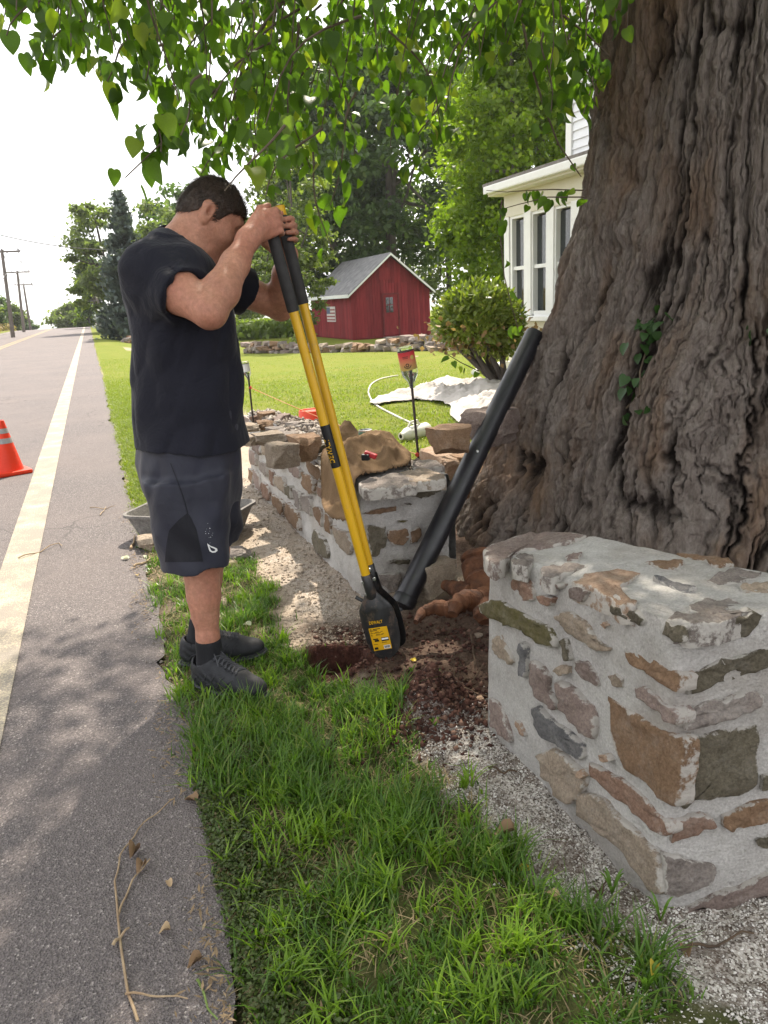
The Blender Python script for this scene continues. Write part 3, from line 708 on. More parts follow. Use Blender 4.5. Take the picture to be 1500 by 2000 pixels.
# ---------------------------------------------------------------- loose stones
def boulder(c, size, rotz, seed, mat, name='loose_stone', tilt=0.0, cuts=7, nsub=3, bev=0.0):
    """a quarried lump: box cut by random planes, lightly roughened"""
    rg = random.Random(seed); bm = bmesh.new(); bmesh.ops.create_cube(bm, size=2.0)
    for _ in range(cuts):
        nv = Vector((rg.gauss(0, 1), rg.gauss(0, 1), rg.gauss(0, 0.7))).normalized(); d = rg.uniform(0.78, 1.12)
        g = bm.verts[:]+bm.edges[:]+bm.faces[:]
        r = bmesh.ops.bisect_plane(bm, geom=g, plane_co=nv*d, plane_no=nv, clear_outer=True)
        ed = [e for e in r['geom_cut'] if isinstance(e, bmesh.types.BMEdge)]
        if len(ed) > 2: bmesh.ops.contextual_create(bm, geom=ed)
    bmesh.ops.triangulate(bm, faces=bm.faces[:])
    bmesh.ops.bevel(bm, geom=bm.edges[:], offset=0.05, segments=1, affect='EDGES', clamp_overlap=True)
    bmesh.ops.triangulate(bm, faces=bm.faces[:])
    bmesh.ops.subdivide_edges(bm, edges=bm.edges[:], cuts=nsub, use_grid_fill=False)
    bmesh.ops.triangulate(bm, faces=bm.faces[:])
    Rm = Matrix.Rotation(rotz, 3, 'Z') @ Matrix.Rotation(tilt, 3, 'X')
    V = np.array([v.co[:] for v in bm.verts]); bm.verts.index_update(); F = [[v.index for v in f.verts] for f in bm.faces]; bm.free()
    nrm = V/np.maximum(np.linalg.norm(V, axis=1), 1e-6)[:, None]
    V = V+nrm*(0.10*fbm(V[:, 0]*2.4+seed, V[:, 1]*2.4, V[:, 2]*2.4, 5, 2.1, 0.6))[:, None]
    V = V*np.array(size)/2; V = V @ np.array(Rm).T
    V[:, 2] -= V[:, 2].min(); V[:, 2] *= size[2]/max(V[:, 2].max(), 1e-6)
    o = mesh_np(name, V, F, ST[mat] if isinstance(mat, str) else mat, None)
    try: o.data.set_sharp_from_angle(angle=R(32))
    except Exception: pass
    o.location = [float(q) for q in c]
    return o
def lay(px, py, y, zb, w, d, h, m, seed, rz=0.2, label='loose rubble stone heaped on top of the unfinished wall', grp='loose rubble heaped on the unfinished wall'):
    """stone whose visible lower middle is at a pixel, at distance y along the road"""
    p = at(px, py, 1, y); o = boulder((p[0], p[1], zb), (w, d, h), rz, seed, m); return tag(o, label, 'stone', grp)
TOPZ = 0.505
def lay_box(x0, y0, x1, y1, m, seed, label, rz=0.2, z=TOPZ, up=0.0, deep=1.0):
    p = gnd((x0+x1)/2, y1, z-0.005) if not up else at((x0+x1)/2, y1, 1, up); zc = (p-CAM_O)@_fw; k = zc/FPX
    w = (x1-x0)*k*1.05; h = (y1-y0)*k*0.92; d = w*deep
    return tag(boulder((p[0], p[1]+d*0.4, p[2]), (w, d, h), rz, seed, m), label, 'stone', 'loose rubble heaped on the unfinished wall')
for row in [(532, 862, 584, 917, 'tan', 1, 'pale squared block at the front edge of the wall by the digger handles', 0.15, 1.3), (580, 848, 632, 904, 'brown', 2, 'tall brown block beside the pale squared block and the sack', 0.1, 1.4),
            (505, 846, 556, 872, 'tan', 3, 'broad tan slab behind the pale squared block', 0.0, 1.5), (548, 842, 596, 861, 'grey', 5, 'low grey slab behind the tall brown block', 0.1, 1.3), (527, 834, 561, 853, 'grey', 6, 'flat grey stone in the middle of the rubble heap', 0.3, 1.1),
            (563, 823, 594, 847, 'grey', 7, 'jagged grey stone next to the flat grey one', 0.4, 1.0), (593, 825, 622, 847, 'grey', 8, 'grey lump in front of the orange bucket', 0.7, 1.0), (539, 808, 573, 838, 'mauve', 9, 'pointed mauve stone standing highest on the rubble heap', 0.5, 0.8),
            (511, 804, 540, 826, 'brown', 10, 'small brown cube of stone at the far end of the heap', 0.2, 1.0), (506, 822, 544, 842, 'brown', 12, 'flat brown stone below the pointed mauve one', 0.0, 1.1), (478, 828, 509, 846, 'tan', 13, 'thin pale slab by the far rebar stake', 0.1, 1.6),
            (662, 843, 730, 866, 'grey', 14, 'flat dark grey stone behind the burlap sack', 0.1, 0.7), (470, 850, 506, 872, 'tan', 15, 'tan stone at the road edge of the unfinished wall', 0.2, 1.3), (492, 812, 512, 826, 'rust', 16, 'small reddish stone behind the small brown cube', 0.6, 1.0), (600, 868, 640, 890, 'olive', 17, 'dark stone tucked behind the tall brown block', 0.3, 1.0)]:
    lay_box(*row[:7], rz=row[7], deep=row[8])
# boulders where the wall meets the tree
def rock(px, py, z, w, d, h, m, seed, rz, label):
    p = gnd(px, py, z); return tag(boulder((p[0], p[1], gz(p[0], p[1])-0.02 if z < 0.3 else z), (w, d, h), rz, seed, m), label, 'stone')
rock(952, 925, 0.24, 0.42, 0.36, 0.40, 'brown', 31, 0.3, 'large dark brown boulder between the wall end and the tree trunk')
rock(890, 925, 0.22, 0.55, 0.5, 0.42, 'orange', 32, 0.1, 'broad orange brown boulder behind the leaning black pipe')
tag(boulder((*gnd(884, 872, 0.63)[:2], 0.60), (0.17, 0.16, 0.12), 0.2, 33, 'brown'), 'squared brown stone standing on the broad orange brown boulder', 'stone')
tag(boulder((*gnd(958, 862, 0.60)[:2], 0.58), (0.22, 0.18, 0.17), 0.5, 34, 'mauve'), 'dark purple stone perched on the large dark brown boulder', 'stone')
tag(boulder((*gnd(925, 948, 0.16)[:2], 0.10), (0.24, 0.18, 0.18), 0.9, 35, 'rust'), 'small reddish stone wedged below the boulders beside the trunk', 'stone')
_p = gnd(838, 1170, 0.0); tag(boulder((1.235, 2.86, 0.02), (0.16, 0.13, 0.15), 0.4, 36, 'tan'), 'rounded tan stone at the foot of the wall end beside the orange roots', 'stone')
_p = gnd(303, 1072); tag(boulder((_p[0], _p[1], -0.01), (0.16, 0.12, 0.09), 0.1, 37, 'tan'), 'pinkish stone lying beside the mixing tub at the road edge', 'stone')
_p = gnd(463, 1086); tag(boulder((_p[0], _p[1], -0.01), (0.14, 0.11, 0.05), 0.1, 38, 'grey'), 'pale flat stone half sunk in the grass by the mixing tub', 'stone')
# ================================================================== THE BIG OLD TREE
TCX, TCY = 2.83, 2.83
TZ = [-0.2, 0.08, 0.22, 0.46, 0.70, 0.95, 1.17, 1.63, 2.05, 2.40, 3.0, 3.6, 4.2]
TR = [1.33, 1.285, 1.215, 1.105, 1.015, 0.920, 0.825, 0.725, 0.685, 0.63, 0.60, 0.60, 0.64]
tree = thing('old_tree', (TCX, TCY, 0), 'huge old tree with deeply furrowed grey brown trunk and overhanging heart-shaped leaves', 'tree')
def bark_rough(a, z, r):
    """interlaced ridges: a is arc length, z height"""
    wz = z+0.10*fbm(a*1.6, z*1.1, 3, 3); wlow = 0.45+0.75*sstep(1.3, 0.4, z); wa = a+wlow*(0.085*fbm(a*1.5+9, z*1.3, 7, 4)+0.035*fbm(a*5, z*3.0, 2, 3))
    wa = wa+0.10*vnoise(a*0.9+3, z*0.6, 11)
    crk = lambda n_, w_: np.exp(-(np.abs(n_)/w_)**1.25)
    jag = 0.012*fbm(a*38, z*30, 40, 3); wa = wa+jag
    n1 = vnoise(wa*8.5, wz*1.2, 1); n2 = vnoise(wa*20.0+5, wz*2.5, 4); n3 = vnoise(wa*44.0, wz*5.6, 8); n4 = vnoise(wa*90.0, wz*15, 12)
    pl = vnoise(wa*24, wz*3.2, 33); pl = np.round(pl*2.2)/2.2*0.65+pl*0.35; pl2 = vnoise(wa*52, wz*11, 37); pl2 = np.round(pl2*2)/2
    d = 0.024-0.038*crk(n1, 0.12)-0.032*crk(n2, 0.15)-0.021*crk(n3, 0.22)-0.009*crk(n4, 0.3)+0.012*vnoise(wa*6, wz*1.5, 30)+0.014*pl+0.006*pl2+0.005*fbm(wa*60, wz*18, 14, 3)
    knot = fbm(a*2.2, z*2.0, 20, 3); d = d+0.045*sstep(0.45, 0.9, knot)
    return d
th_f = np.linspace(R(120), R(300), 900); th_b = np.linspace(R(300), R(480), 90)[1:-1]
TH = np.concatenate([th_f, th_b]); ZZ = np.concatenate([np.arange(-0.15, 2.75, 0.0068), np.arange(2.75, 4.21, 0.04)])
A, Zg = np.meshgrid(TH, ZZ, indexing='ij'); Rg = np.interp(Zg, TZ, TR)
lob = 1+0.05*np.sin(3*A+0.6+0.5*Zg)*sstep(2.6, 0.2, Zg)+0.035*np.sin(7*A+1.5*Zg)*sstep(1.6, 0.0, Zg)+0.02*np.sin(5*A-1.1*Zg+2)
lob = lob*(1-0.04*np.exp(-((A-R(222))/0.13)**2)*sstep(0.1, 0.9, Zg))
Rr = Rg*lob+bark_rough(A*0.95, Zg, Rg)*(0.8+0.35*sstep(1.8, 0.4, Zg))
VX = TCX+Rr*np.cos(A); VY = TCY+Rr*np.sin(A); n1, n2 = A.shape
idx = np.arange(n1*n2).reshape(n1, n2); nx_ = np.roll(idx, -1, 0)
Fq = np.stack([idx[:, :-1], nx_[:, :-1], nx_[:, 1:], idx[:, 1:]], -1).reshape(-1, 4)
t = NT('furrowed_bark')
st = t.map((1.0, 1.0, 0.22))
c1 = t.ramp(t.noise(16, 8, st, 0.7, 0.6), [(0.25, (0.15, 0.108, 0.086)), (0.5, (0.29, 0.232, 0.196)), (0.75, (0.45, 0.39, 0.35))])
c1 = t.mix(0.45, c1, t.ramp(t.noise(70, 6, st, 0.7, 0.4), [(0.3, (0.08, 0.062, 0.053)), (0.7, (0.42, 0.375, 0.345))]))
warm = t.ramp(t.noise(3.4, 5, t.map((1, 1, 0.35))), [(0.50, 0.0), (0.68, 0.75)])
c1 = t.mix(warm, c1, t.ramp(t.noise(30, 5, st), [(0.3, (0.16, 0.085, 0.045)), (0.7, (0.36, 0.23, 0.14))]))
gap = t.attr('ridge'); c1 = t.mix(t.ramp(gap, [(0.0, 0.95), (0.62, 0.0)]), c1, (0.028, 0.02, 0.017))  # crevice shade put into the bark colour, darker the deeper the furrow
nb = t.bump(t.noise(60, 9, st, 0.8, 0.8), 1.0, 0.03); nb = t.bump(t.noise(200, 6, t.map((1, 1, 0.4)), 0.75), 1.0, 0.008, nb)
M_BARK = t.fin(c1, 0.9, nb, 0.2)
trunk = mesh_np('trunk', np.stack([VX, VY, Zg], -1).reshape(-1, 3), Fq, M_BARK, tree)
rel = (Rr-Rg*lob); lo_, hi_ = np.percentile(rel, 3), np.percentile(rel, 75)
attr(trunk, 'ridge', np.clip((rel-lo_)/(hi_-lo_), 0, 1).ravel())
# limbs above the picture
M_TWIG = simple('twig_bark', (0.07, 0.05, 0.035), (0.13, 0.10, 0.07), 30, 0.8)
rl = random.Random(5)
for k in range(7):
    a = k*0.9+0.3; b = MB(); pts = [(TCX+0.25*math.cos(a), TCY+0.25*math.sin(a), 3.7)]
    L = rl.uniform(3.0, 4.6)
    for s in range(1, 9):
        u = s/8; pts.append((TCX+(0.25+L*u)*math.cos(a+0.3*u), TCY+(0.25+L*u)*math.sin(a+0.3*u), 3.7+4.2*u**0.75+rl.uniform(-0.2, 0.2)))
    b.tube(pts, [0.36*(1-u)+0.04 for u in np.linspace(0, 1, 9)], 10); b.build('limb', M_BARK, tree, True)
# exposed reddish roots at the foot
M_ROOT = NT('reddish_root')
_c = M_ROOT.ramp(M_ROOT.noise(22, 6), [(0.3, (0.040, 0.017, 0.010)), (0.6, (0.115, 0.046, 0.021)), (0.85, (0.20, 0.095, 0.048))])
_w = M_ROOT.node('ShaderNodeTexWave'); _w.inputs['Scale'].default_value = 26; _w.inputs['Distortion'].default_value = 5; M_ROOT.l.new(M_ROOT.co, _w.inputs['Vector'])
M_ROOT = M_ROOT.fin(_c, 0.75, M_ROOT.bump(M_ROOT.noise(60, 6, None, 0.7), 0.8, 0.012, M_ROOT.bump(_w.outputs['Fac'], 0.15, 0.006)), 0.25)
def wpx(p, y): return at(p[0], p[1], 1, y)
for P, ys, rr in [([(945,1170),(915,1160),(890,1150),(868,1142)], (2.5,2.52,2.6,2.66), (0.045,0.042,0.034,0.02)),
                  ([(950,1168),(930,1175),(910,1168),(892,1180),(884,1200)], (2.42,2.4,2.38,2.36,2.33), (0.045,0.042,0.036,0.030,0.018)),
                  ([(900,1180),(880,1190),(850,1186),(826,1195),(812,1215)], (2.40,2.40,2.44,2.45,2.40), (0.034,0.032,0.026,0.020,0.010)),
                  ([(960,1190),(948,1200),(950,1215)], (2.3,2.28,2.26), (0.05,0.042,0.03)),
                  ([(935,1080),(940,1110),(948,1150),(960,1180)], (2.62,2.58,2.5,2.42), (0.07,0.075,0.07,0.05))]:
    pts = [wpx(p, y) for p, y in zip(P, ys)]
    q = []; r2 = []
    for i in range(len(pts)-1):
        for s in np.linspace(0, 1, 6, endpoint=(i == len(pts)-2)):
            q.append(pts[i]*(1-s)+pts[i+1]*s); r2.append((rr[i]*(1-s)+rr[i+1]*s)*(1+0.12*rl.uniform(-1, 1)))
    MB().tube(q, r2, 12).build('root', M_ROOT, tree, True)

# ---------------------------------------------------------------- leaves
def leaf_shape(n=1):
    """heart-shaped, toothed leaf, stalk at the origin, pointing along -Z, folded along the midrib; unit length"""
    half = [(0.0, 0.02), (0.16, -0.07), (0.33, -0.02), (0.42, 0.14), (0.43, 0.30), (0.37, 0.47), (0.28, 0.64), (0.15, 0.82), (0.0, 1.0)]
    V = []; F = []
    mid = [(0, 0.0), (0, 0.14), (0, 0.30), (0, 0.47), (0, 0.64), (0, 0.82), (0, 1.0)]
    for x, y in mid: V.append((0, 0.06*math.sin(y*3.0), -y))
    r0 = len(V)
    for x, y in half[1:-1]: V.append((x, 0.10*x/0.43+0.07*math.sin(y*3.0)-0.04*(x/0.43)**3, -y))
    l0 = len(V)
    for x, y in half[1:-1]: V.append((-x, 0.10*x/0.43+0.07*math.sin(y*3.0)-0.04*(x/0.43)**3, -y))
    for base, fl in ((r0, False), (l0, True)):
        fs = [(0, base, base+1), (0, base+1, base+2, 1), (1, base+2, base+3, 2), (2, base+3, base+4, 3), (3, base+4, base+5, 4), (4, base+5, base+6, 5), (5, base+6, 6)]
        for f in fs: F.append(f[::-1] if fl else f)
    return np.array(V), F
LV, LF = leaf_shape()
M_LEAF = leafmat('mulberry_leaf', (0.020, 0.050, 0.009), (0.085, 0.155, 0.017), (0.28, 0.31, 0.03), trans=0.58, rough=0.38, use_obj=True, spec=0.4)
M_LEAF2 = leafmat('mulberry_leaf_mass', (0.020, 0.050, 0.009), (0.085, 0.155, 0.017), (0.28, 0.31, 0.03), trans=0.58, rough=0.45, spec=0.35)
leaf_me = bpy.data.meshes.new('leaf'); leaf_me.from_pydata([tuple(v) for v in LV], [], LF); leaf_me.polygons.foreach_set('use_smooth', np.ones(len(LF), dtype=bool)); leaf_me.materials.append(M_LEAF)
leaves = []      # (position, rotation 3x3, size)
twigs = []
def rot_leaf(rg, droop=0.35):
    return np.array((Matrix.Rotation(rg.uniform(0, 6.283), 3, 'Z') @ Matrix.Rotation(rg.gauss(0.1, droop), 3, 'X') @ Matrix.Rotation(rg.gauss(0, droop), 3, 'Y'))) @ np.diag([rg.uniform(0.62, 1.08), rg.uniform(0.3, 3.2), 1.0])
def spray(p0, p1, n, rg, size=(0.04, 0.075), sag=0.12, side=0.10, rad=0.0050):
    """a drooping twig from p0 to p1 with n leaves hanging along it"""
    p0 = np.asarray(p0, float); p1 = np.asarray(p1, float); pts = []
    for s in np.linspace(0, 1, 8):
        pts.append(p0*(1-s)+p1*s+np.array([0.02*math.sin(5*s+p0[0]*9), 0.03*math.sin(4*s+p0[1]*7), sag*math.sin(math.pi*s)*0.6]))
    twigs.append((pts, rad))
    for k in range(n):
        s = rg.random()**0.7; i = min(6, int(s*7)); f = s*7-i; b = pts[i]*(1-f)+pts[i+1]*f
        off = np.array([rg.gauss(0, side), rg.gauss(0, side), rg.gauss(-0.02, side*0.6)])
        leaves.append((b+off*0.6, rot_leaf(rg), rg.uniform(*size)))
rg = random.Random(21)
def low_edge(px):      # lowest leaf of the overhang, as the photograph has it
    return np.interp(px, [-40, 30, 60, 85, 130, 180, 240, 300, 330, 380, 450, 540, 600, 650, 700, 760, 800, 870, 900, 960, 1000, 1060, 1110, 1150, 1190, 1260], [60, 55, 0, 80, 150, 145, 170, 180, 250, 310, 330, 345, 320, 300, 230, 230, 270, 250, 140, 115, 110, 170, 200, 180, 140, 60])
cnt = 0
while cnt < 235:
    px = rg.uniform(-60, 1230); lo = float(low_edge(px)); py = lo*rg.uniform(0.25, 1.0) if rg.random() < 0.75 else rg.uniform(-150, lo*0.5)
    if lo < 40 and rg.random() < 0.5: continue
    # thin windows where the sky comes through
    if (560 < px < 700 and 60 < py < 175 and rg.random() < 0.6) or (690 < px < 760 and 120 < py < 260 and rg.random() < 0.6): continue
    y = rg.uniform(2.5, 5.2) if px < 900 else rg.uniform(2.4, 4.0)
    tip = at(px, py, 1, y); L = rg.uniform(0.30, 0.75)
    p0 = tip+np.array([rg.uniform(-0.05, 0.35), rg.uniform(-0.15, 0.25), L])
    spray(p0, tip, int(13*L/0.5)+rg.randint(3, 9), rg, (0.036, 0.074)); cnt += 1
n_free = len(leaves)
# single sprays that hang lower, traced from the photograph
for (a, b, y, n) in [((440,170),(248,350),2.7,22), ((330,220),(300,300),2.7,10), ((400,150),(345,265),2.5,9), ((560,250),(455,370),2.3,11), ((600,300),(648,490),3.2,9), ((700,180),(640,400),3.0,14), ((850,200),(800,340),3.2,22), ((830,140),(760,290),3.4,20), ((770,60),(870,260),3.0,22),
                     ((620,250),(520,385),2.6,14), ((150,40),(85,145),3.0,10), ((300,60),(195,165),2.8,16), ((330,80),(265,180),2.8,16), ((480,200),(400,350),3.0,18), ((1120,60),(1150,190),2.6,24), ((1080,40),(1060,220),2.7,18), ((1170,90),(1135,230),2.7,16), ((560,120),(600,330),3.4,22), ((500,60),(440,310),3.3,24), ((660,100),(690,330),3.6,20), ((1010,20),(960,120),3.0,14), ((60,-20),(30,75),2.6,8), ((940,40),(900,150),3.4,16)]:
    spray(at(a[0], a[1], 1, y+0.1), at(b[0], b[1], 1, y), n, rg, (0.042, 0.078), sag=0.05, side=0.075)
# thin shoots across the house
def shoot(P, y, n, sz=(0.03, 0.055), rad=0.003):
    pts = [at(p[0], p[1], 1, y+0.02*i) for i, p in enumerate(P)]; q = []
    for i in range(len(pts)-1):
        for s in np.linspace(0, 1, 5, endpoint=(i == len(pts)-2)): q.append(pts[i]*(1-s)+pts[i+1]*s)
    twigs.append((q, rad))
    for k in range(n):
        i = rg.randrange(len(q)-1); leaves.append((q[i]+np.array([rg.gauss(0, 0.025), rg.gauss(0, 0.03), -0.01]), rot_leaf(rg, 0.5), rg.uniform(*sz)))
shoot([(1140,372),(1080,370),(1030,372),(990,375),(950,372)], 2.75, 13)
shoot([(1140,385),(1070,385),(1010,400),(975,410)], 2.7, 8)
shoot([(1010,-20),(1035,120),(1060,200),(1090,280),(1135,345)], 2.75, 5, rad=0.006)
shoot([(980,390),(976,450),(985,540),(1000,600),(1018,665)], 2.7, 9, rad=0.003)
shoot([(1100,30),(1150,70),(1190,110)], 2.6, 8, rad=0.005)
shoot([(935,725),(900,708),(870,690),(858,682)], 3.6, 6, (0.03, 0.05), rad=0.003)
# upper crown (shades the whole foreground)
def crown_pts(n, c, r, rg, seed):
    out = []
    while len(out) < n:
        p = np.array([rg.uniform(-1, 1) for _ in range(3)])
        if p@p > 1 or p@p < 0.12: continue
        q = p*r+c
        if fbm(q[0]*0.8+seed, q[1]*0.8, q[2]*0.8, 2) < -0.12: continue
        out.append(q)
    return out
upper = []
for q in crown_pts(14000, np.array([2.3, 2.3, 6.4]), np.array([6.2, 5.4, 3.2]), rg, 3): upper.append((q, rot_leaf(rg, 0.7), rg.uniform(0.13, 0.20)))
for q in crown_pts(3000, np.array([0.9, 0.6, 4.3]), np.array([3.6, 2.8, 1.2]), rg, 5): upper.append((q, rot_leaf(rg, 0.6), rg.uniform(0.09, 0.14)))
# gaps in the crown that let the sun through to the pier top and the verge
GAPS = [((1.13, 1.36, 0.61), 0.17), ((1.22, 1.27, 0.61), 0.15), ((0.50, 1.85, 0.03), 0.16), ((0.30, 3.10, 0.03), 0.2)]
_s = np.array(_sd)
def in_gap(p):
    for g, r_ in GAPS:
        d_ = p-np.array(g)
        if np.linalg.norm(d_-_s*(d_@_s)) < r_: return True
    return False
upper = [l for l in upper if not in_gap(l[0])]; leaves = leaves[:n_free]+[l for l in leaves[n_free:]]
# twigs as one mesh each main branchlet
tb = MB()
for pts, rd_ in twigs: tb.tube(pts, [rd_*(1-0.6*s) for s in np.linspace(0, 1, len(pts))], 5)
branchlets = tb.build('twigs', M_TWIG, tree, True); tag(branchlets, kind='stuff')
def on_screen(p):
    d = p-CAM_O; zc = d@_fw
    if zc < 0.3: return False
    u = 750+FPX*(d@_rt2)/zc; v = 1000-FPX*(d@_up2)/zc
    return -20 < u < 1520 and -20 < v < 2020
def spx(p):
    d = p-CAM_O; zc = d@_fw; return 750+FPX*(d@_rt2)/zc, 1000-FPX*(d@_up2)/zc
def keep(l, free):
    tip = l[0]+l[1] @ np.array([0, 0, -1.0])*l[2]; u, v = spx(tip)
    if 335 < u < 500 and v > 318 and l[0][1] < 3.0: return False
    if 470 < u < 620 and v > 395 and l[0][1] < 3.0: return False
    return free or v < float(low_edge(u))+12
leaves = [l for i, l in enumerate(leaves) if keep(l, i >= n_free)]
vis = [l for l in leaves if on_screen(l[0])]; hid = [l for l in leaves if not on_screen(l[0])]
vis.sort(key=lambda l: -l[2]/np.linalg.norm(l[0]-CAM_O))
for p, M, s in vis[:300]:
    o = bpy.data.objects.new('leaf', leaf_me); COL.objects.link(o); o.parent = tree
    mw = Matrix(M.tolist()).to_4x4(); mw = Matrix.Translation(Vector(p.tolist())) @ mw @ Matrix.Scale(float(s), 4)
    o.matrix_parent_inverse = Matrix.Translation((-TCX, -TCY, 0)); o.matrix_basis = mw
def leaf_mass(name, L, mat, parent, kind='stuff'):
    P = np.array([l[0] for l in L]); Ms = np.array([l[1] for l in L]); S = np.array([l[2] for l in L])
    V = (np.einsum('nij,vj->nvi', Ms, LV)*S[:, None, None]+P[:, None, :]).reshape(-1, 3)
    F = []; nv = len(LV)
    tri = [f for f in LF if len(f) == 3]; quad = [f for f in LF if len(f) == 4]
    allF = []
    for f in LF:
        if len(f) == 3: allF.append(f)
        else: allF += [(f[0], f[1], f[2]), (f[0], f[2], f[3])]
    B = np.array(allF); Fa = (B[None]+np.arange(len(L))[:, None, None]*nv).reshape(-1, 3)
    return tag(mesh_np(name, V, Fa, mat, parent), kind=kind)
leaf_mass('foliage', vis[300:]+hid, M_LEAF2, tree)
QV = np.array([(0, 0, 0), (0.36, 0.05, -0.35), (0, 0.08, -1.0), (-0.36, 0.05, -0.35)])
def quad_mass(name, L, mat, parent):
    P = np.array([l[0] for l in L]); Ms = np.array([l[1] for l in L]); S = np.array([l[2] for l in L])
    V = (np.einsum('nij,vj->nvi', Ms, QV)*S[:, None, None]+P[:, None, :]).reshape(-1, 3)
    Fa = (np.array([[0, 1, 2, 3]])[None]+np.arange(len(L))[:, None, None]*4).reshape(-1, 4)
    return tag(mesh_np(name, V, Fa, mat, parent, smooth=False), kind='stuff')
quad_mass('crown', upper, M_LEAF2, tree)
# creeper growing on the trunk
crp = thing('creeper', (1.9, 2.2, 0.3), 'small leafy creeper clinging to the bark of the huge trunk', 'creeper')
M_CREEP = leafmat('creeper_leaf', (0.018, 0.045, 0.015), (0.04, 0.085, 0.025), None, 0.3, 0.35, use_obj=True)
cme = leaf_me.copy(); cme.materials.clear(); cme.materials.append(M_CREEP)
bv = BVHTree.FromPolygons([Vector(v) for v in np.stack([VX, VY, Zg], -1).reshape(-1, 3)[:]], [tuple(f) for f in Fq.tolist()])
def hit(px, py, tree_bv):
    r_ = ray(px, py); h = tree_bv.ray_cast(Vector(CAM_O), Vector(r_)); return h
vine = []
for (u, v) in [(1262,690),(1258,730),(1245,770),(1225,800)]:
    h = hit(u, v, bv)
    if h[0]: vine.append(np.array(h[0])+np.array(h[1])*0.02)
if len(vine) > 1: MB().tube(vine, 0.004, 6).build('stem', M_TWIG, crp, True)
for k in range(34):
    u, v = rg.choice([(1275,640),(1255,635),(1240,680),(1265,690),(1250,655),(1285,625),(1250,740),(1230,770),(1215,790),(1240,795),(1235,745),(1290,640)])
    h = hit(u+rg.gauss(0, 9), v+rg.gauss(0, 11), bv)
    if h[0]:
        o = bpy.data.objects.new('leaf', cme); COL.objects.link(o); o.parent = crp
        nrm = h[1].normalized(); q = nrm.to_track_quat('Y', 'Z').to_matrix() @ Matrix.Rotation(rg.gauss(0, 0.6), 3, 'Y') @ Matrix.Rotation(rg.gauss(0.35, 0.3), 3, 'X')
        o.matrix_parent_inverse = world_of(crp).inverted(); o.matrix_basis = Matrix.Translation(h[0]+nrm*rg.uniform(0.015, 0.05)) @ q.to_4x4() @ Matrix.Scale(rg.uniform(0.028, 0.055), 4)
for k in range(5):
    h = hit(1480+rg.gauss(0, 9), 655+rg.gauss(0, 12), bv)
    if h[0]:
        o = bpy.data.objects.new('leaf', cme); COL.objects.link(o); o.parent = crp
        nrm = h[1].normalized(); q = nrm.to_track_quat('Y', 'Z').to_matrix() @ Matrix.Rotation(rg.gauss(0, 0.8), 3, 'Y')
        o.matrix_parent_inverse = world_of(crp).inverted(); o.matrix_basis = Matrix.Translation(h[0]+nrm*0.03) @ q.to_4x4() @ Matrix.Scale(rg.uniform(0.03, 0.055), 4)
# ================================================================== HOUSE, BARN, TREES, ROADSIDE
def ghit(px, py):
    v = ray(px, py); ts = np.geomspace(0.5, 900, 4000); P = CAM_O+v[None]*ts[:, None]
    k = np.argmax(P[:, 2] < gz(P[:, 0], P[:, 1])); return P[k]
# ---------------------------------------------------------------- white house
M_CREAM = simple('cream_paint', (0.66, 0.63, 0.53), (0.60, 0.57, 0.47), 3, 0.55, 0.15, 80)
M_WHITE = simple('white_trim_paint', (0.78, 0.78, 0.76), (0.72, 0.72, 0.70), 4, 0.5, 0.1, 80)
M_SIDING = simple('white_clapboard_paint', (0.76, 0.78, 0.80), (0.70, 0.72, 0.745), 3, 0.55, 0.15, 60)
M_ROOFG = simple('grey_roof_shingle', (0.16, 0.145, 0.14), (0.24, 0.22, 0.21), 12, 0.9, 0.6, 40)
t = NT('window_glass'); t.fin((0.02, 0.025, 0.028), 0.04, t.bump(t.noise(2.5, 2), 0.03, 0.05), 0.9); M_GLASS = t.m
M_DARK = simple('dark_interior', (0.02, 0.02, 0.02), (0.04, 0.035, 0.03), 3, 0.9)
M_CURT = simple('pale_blind', (0.30, 0.31, 0.29), (0.36, 0.37, 0.35), 2, 0.8)
house = thing('white_house', (8.0, 8.5, 0), 'white clapboard house with cream bay of tall sash windows behind the trunk', 'house')
BX = 6.0                 # front of the bay
BY0, BY1 = 5.6, 10.75
def hb(name, c, s, m, parent=None, bev=0.0):
    b = MB(); (b.bevbox(c, s, bev) if bev else b.box(c, s)); return b.build(name, m, parent or house)
# main block
HX = 7.0; HY1 = 10.62
hb('wall', (HX+4.0, 5.0, 2.9), (8.0, HY1*2-10.0, 6.0), M_SIDING)
hb('foundation', (HX+4.0, 5.0, -0.15), (7.96, HY1*2-10.06, 0.5), simple('foundation_stone', (0.25, 0.24, 0.22), (0.36, 0.34, 0.31), 6, 0.9))
for k in range(24):      # clapboards of the upper storey
    z = 2.98+0.123*k
    if z > 5.75: break
    V = [(HX-0.002, -0.6, z+0.125), (HX-0.002, HY1-0.13, z+0.125), (HX-0.024, HY1-0.13, z), (HX-0.024, -0.6, z), (HX+0.02, -0.6, z+0.125), (HX+0.02, HY1-0.13, z+0.125), (HX+0.02, HY1-0.13, z), (HX+0.02, -0.6, z)]
    mesh_np('clapboard', V, [(0, 1, 2, 3), (4, 7, 6, 5), (0, 3, 7, 4), (1, 5, 6, 2), (2, 6, 7, 3), (0, 4, 5, 1)], M_SIDING, house, smooth=False)
hb('corner_board', (HX-0.012, HY1-0.055, 4.35), (0.06, 0.14, 2.85), M_WHITE)
hb('frieze', (HX-0.03, 5.0, 5.72), (0.09, 11.3, 0.24), M_WHITE)
hb('soffit', (HX-0.25, 5.0, 5.90), (0.62, 11.8, 0.06), M_CREAM)
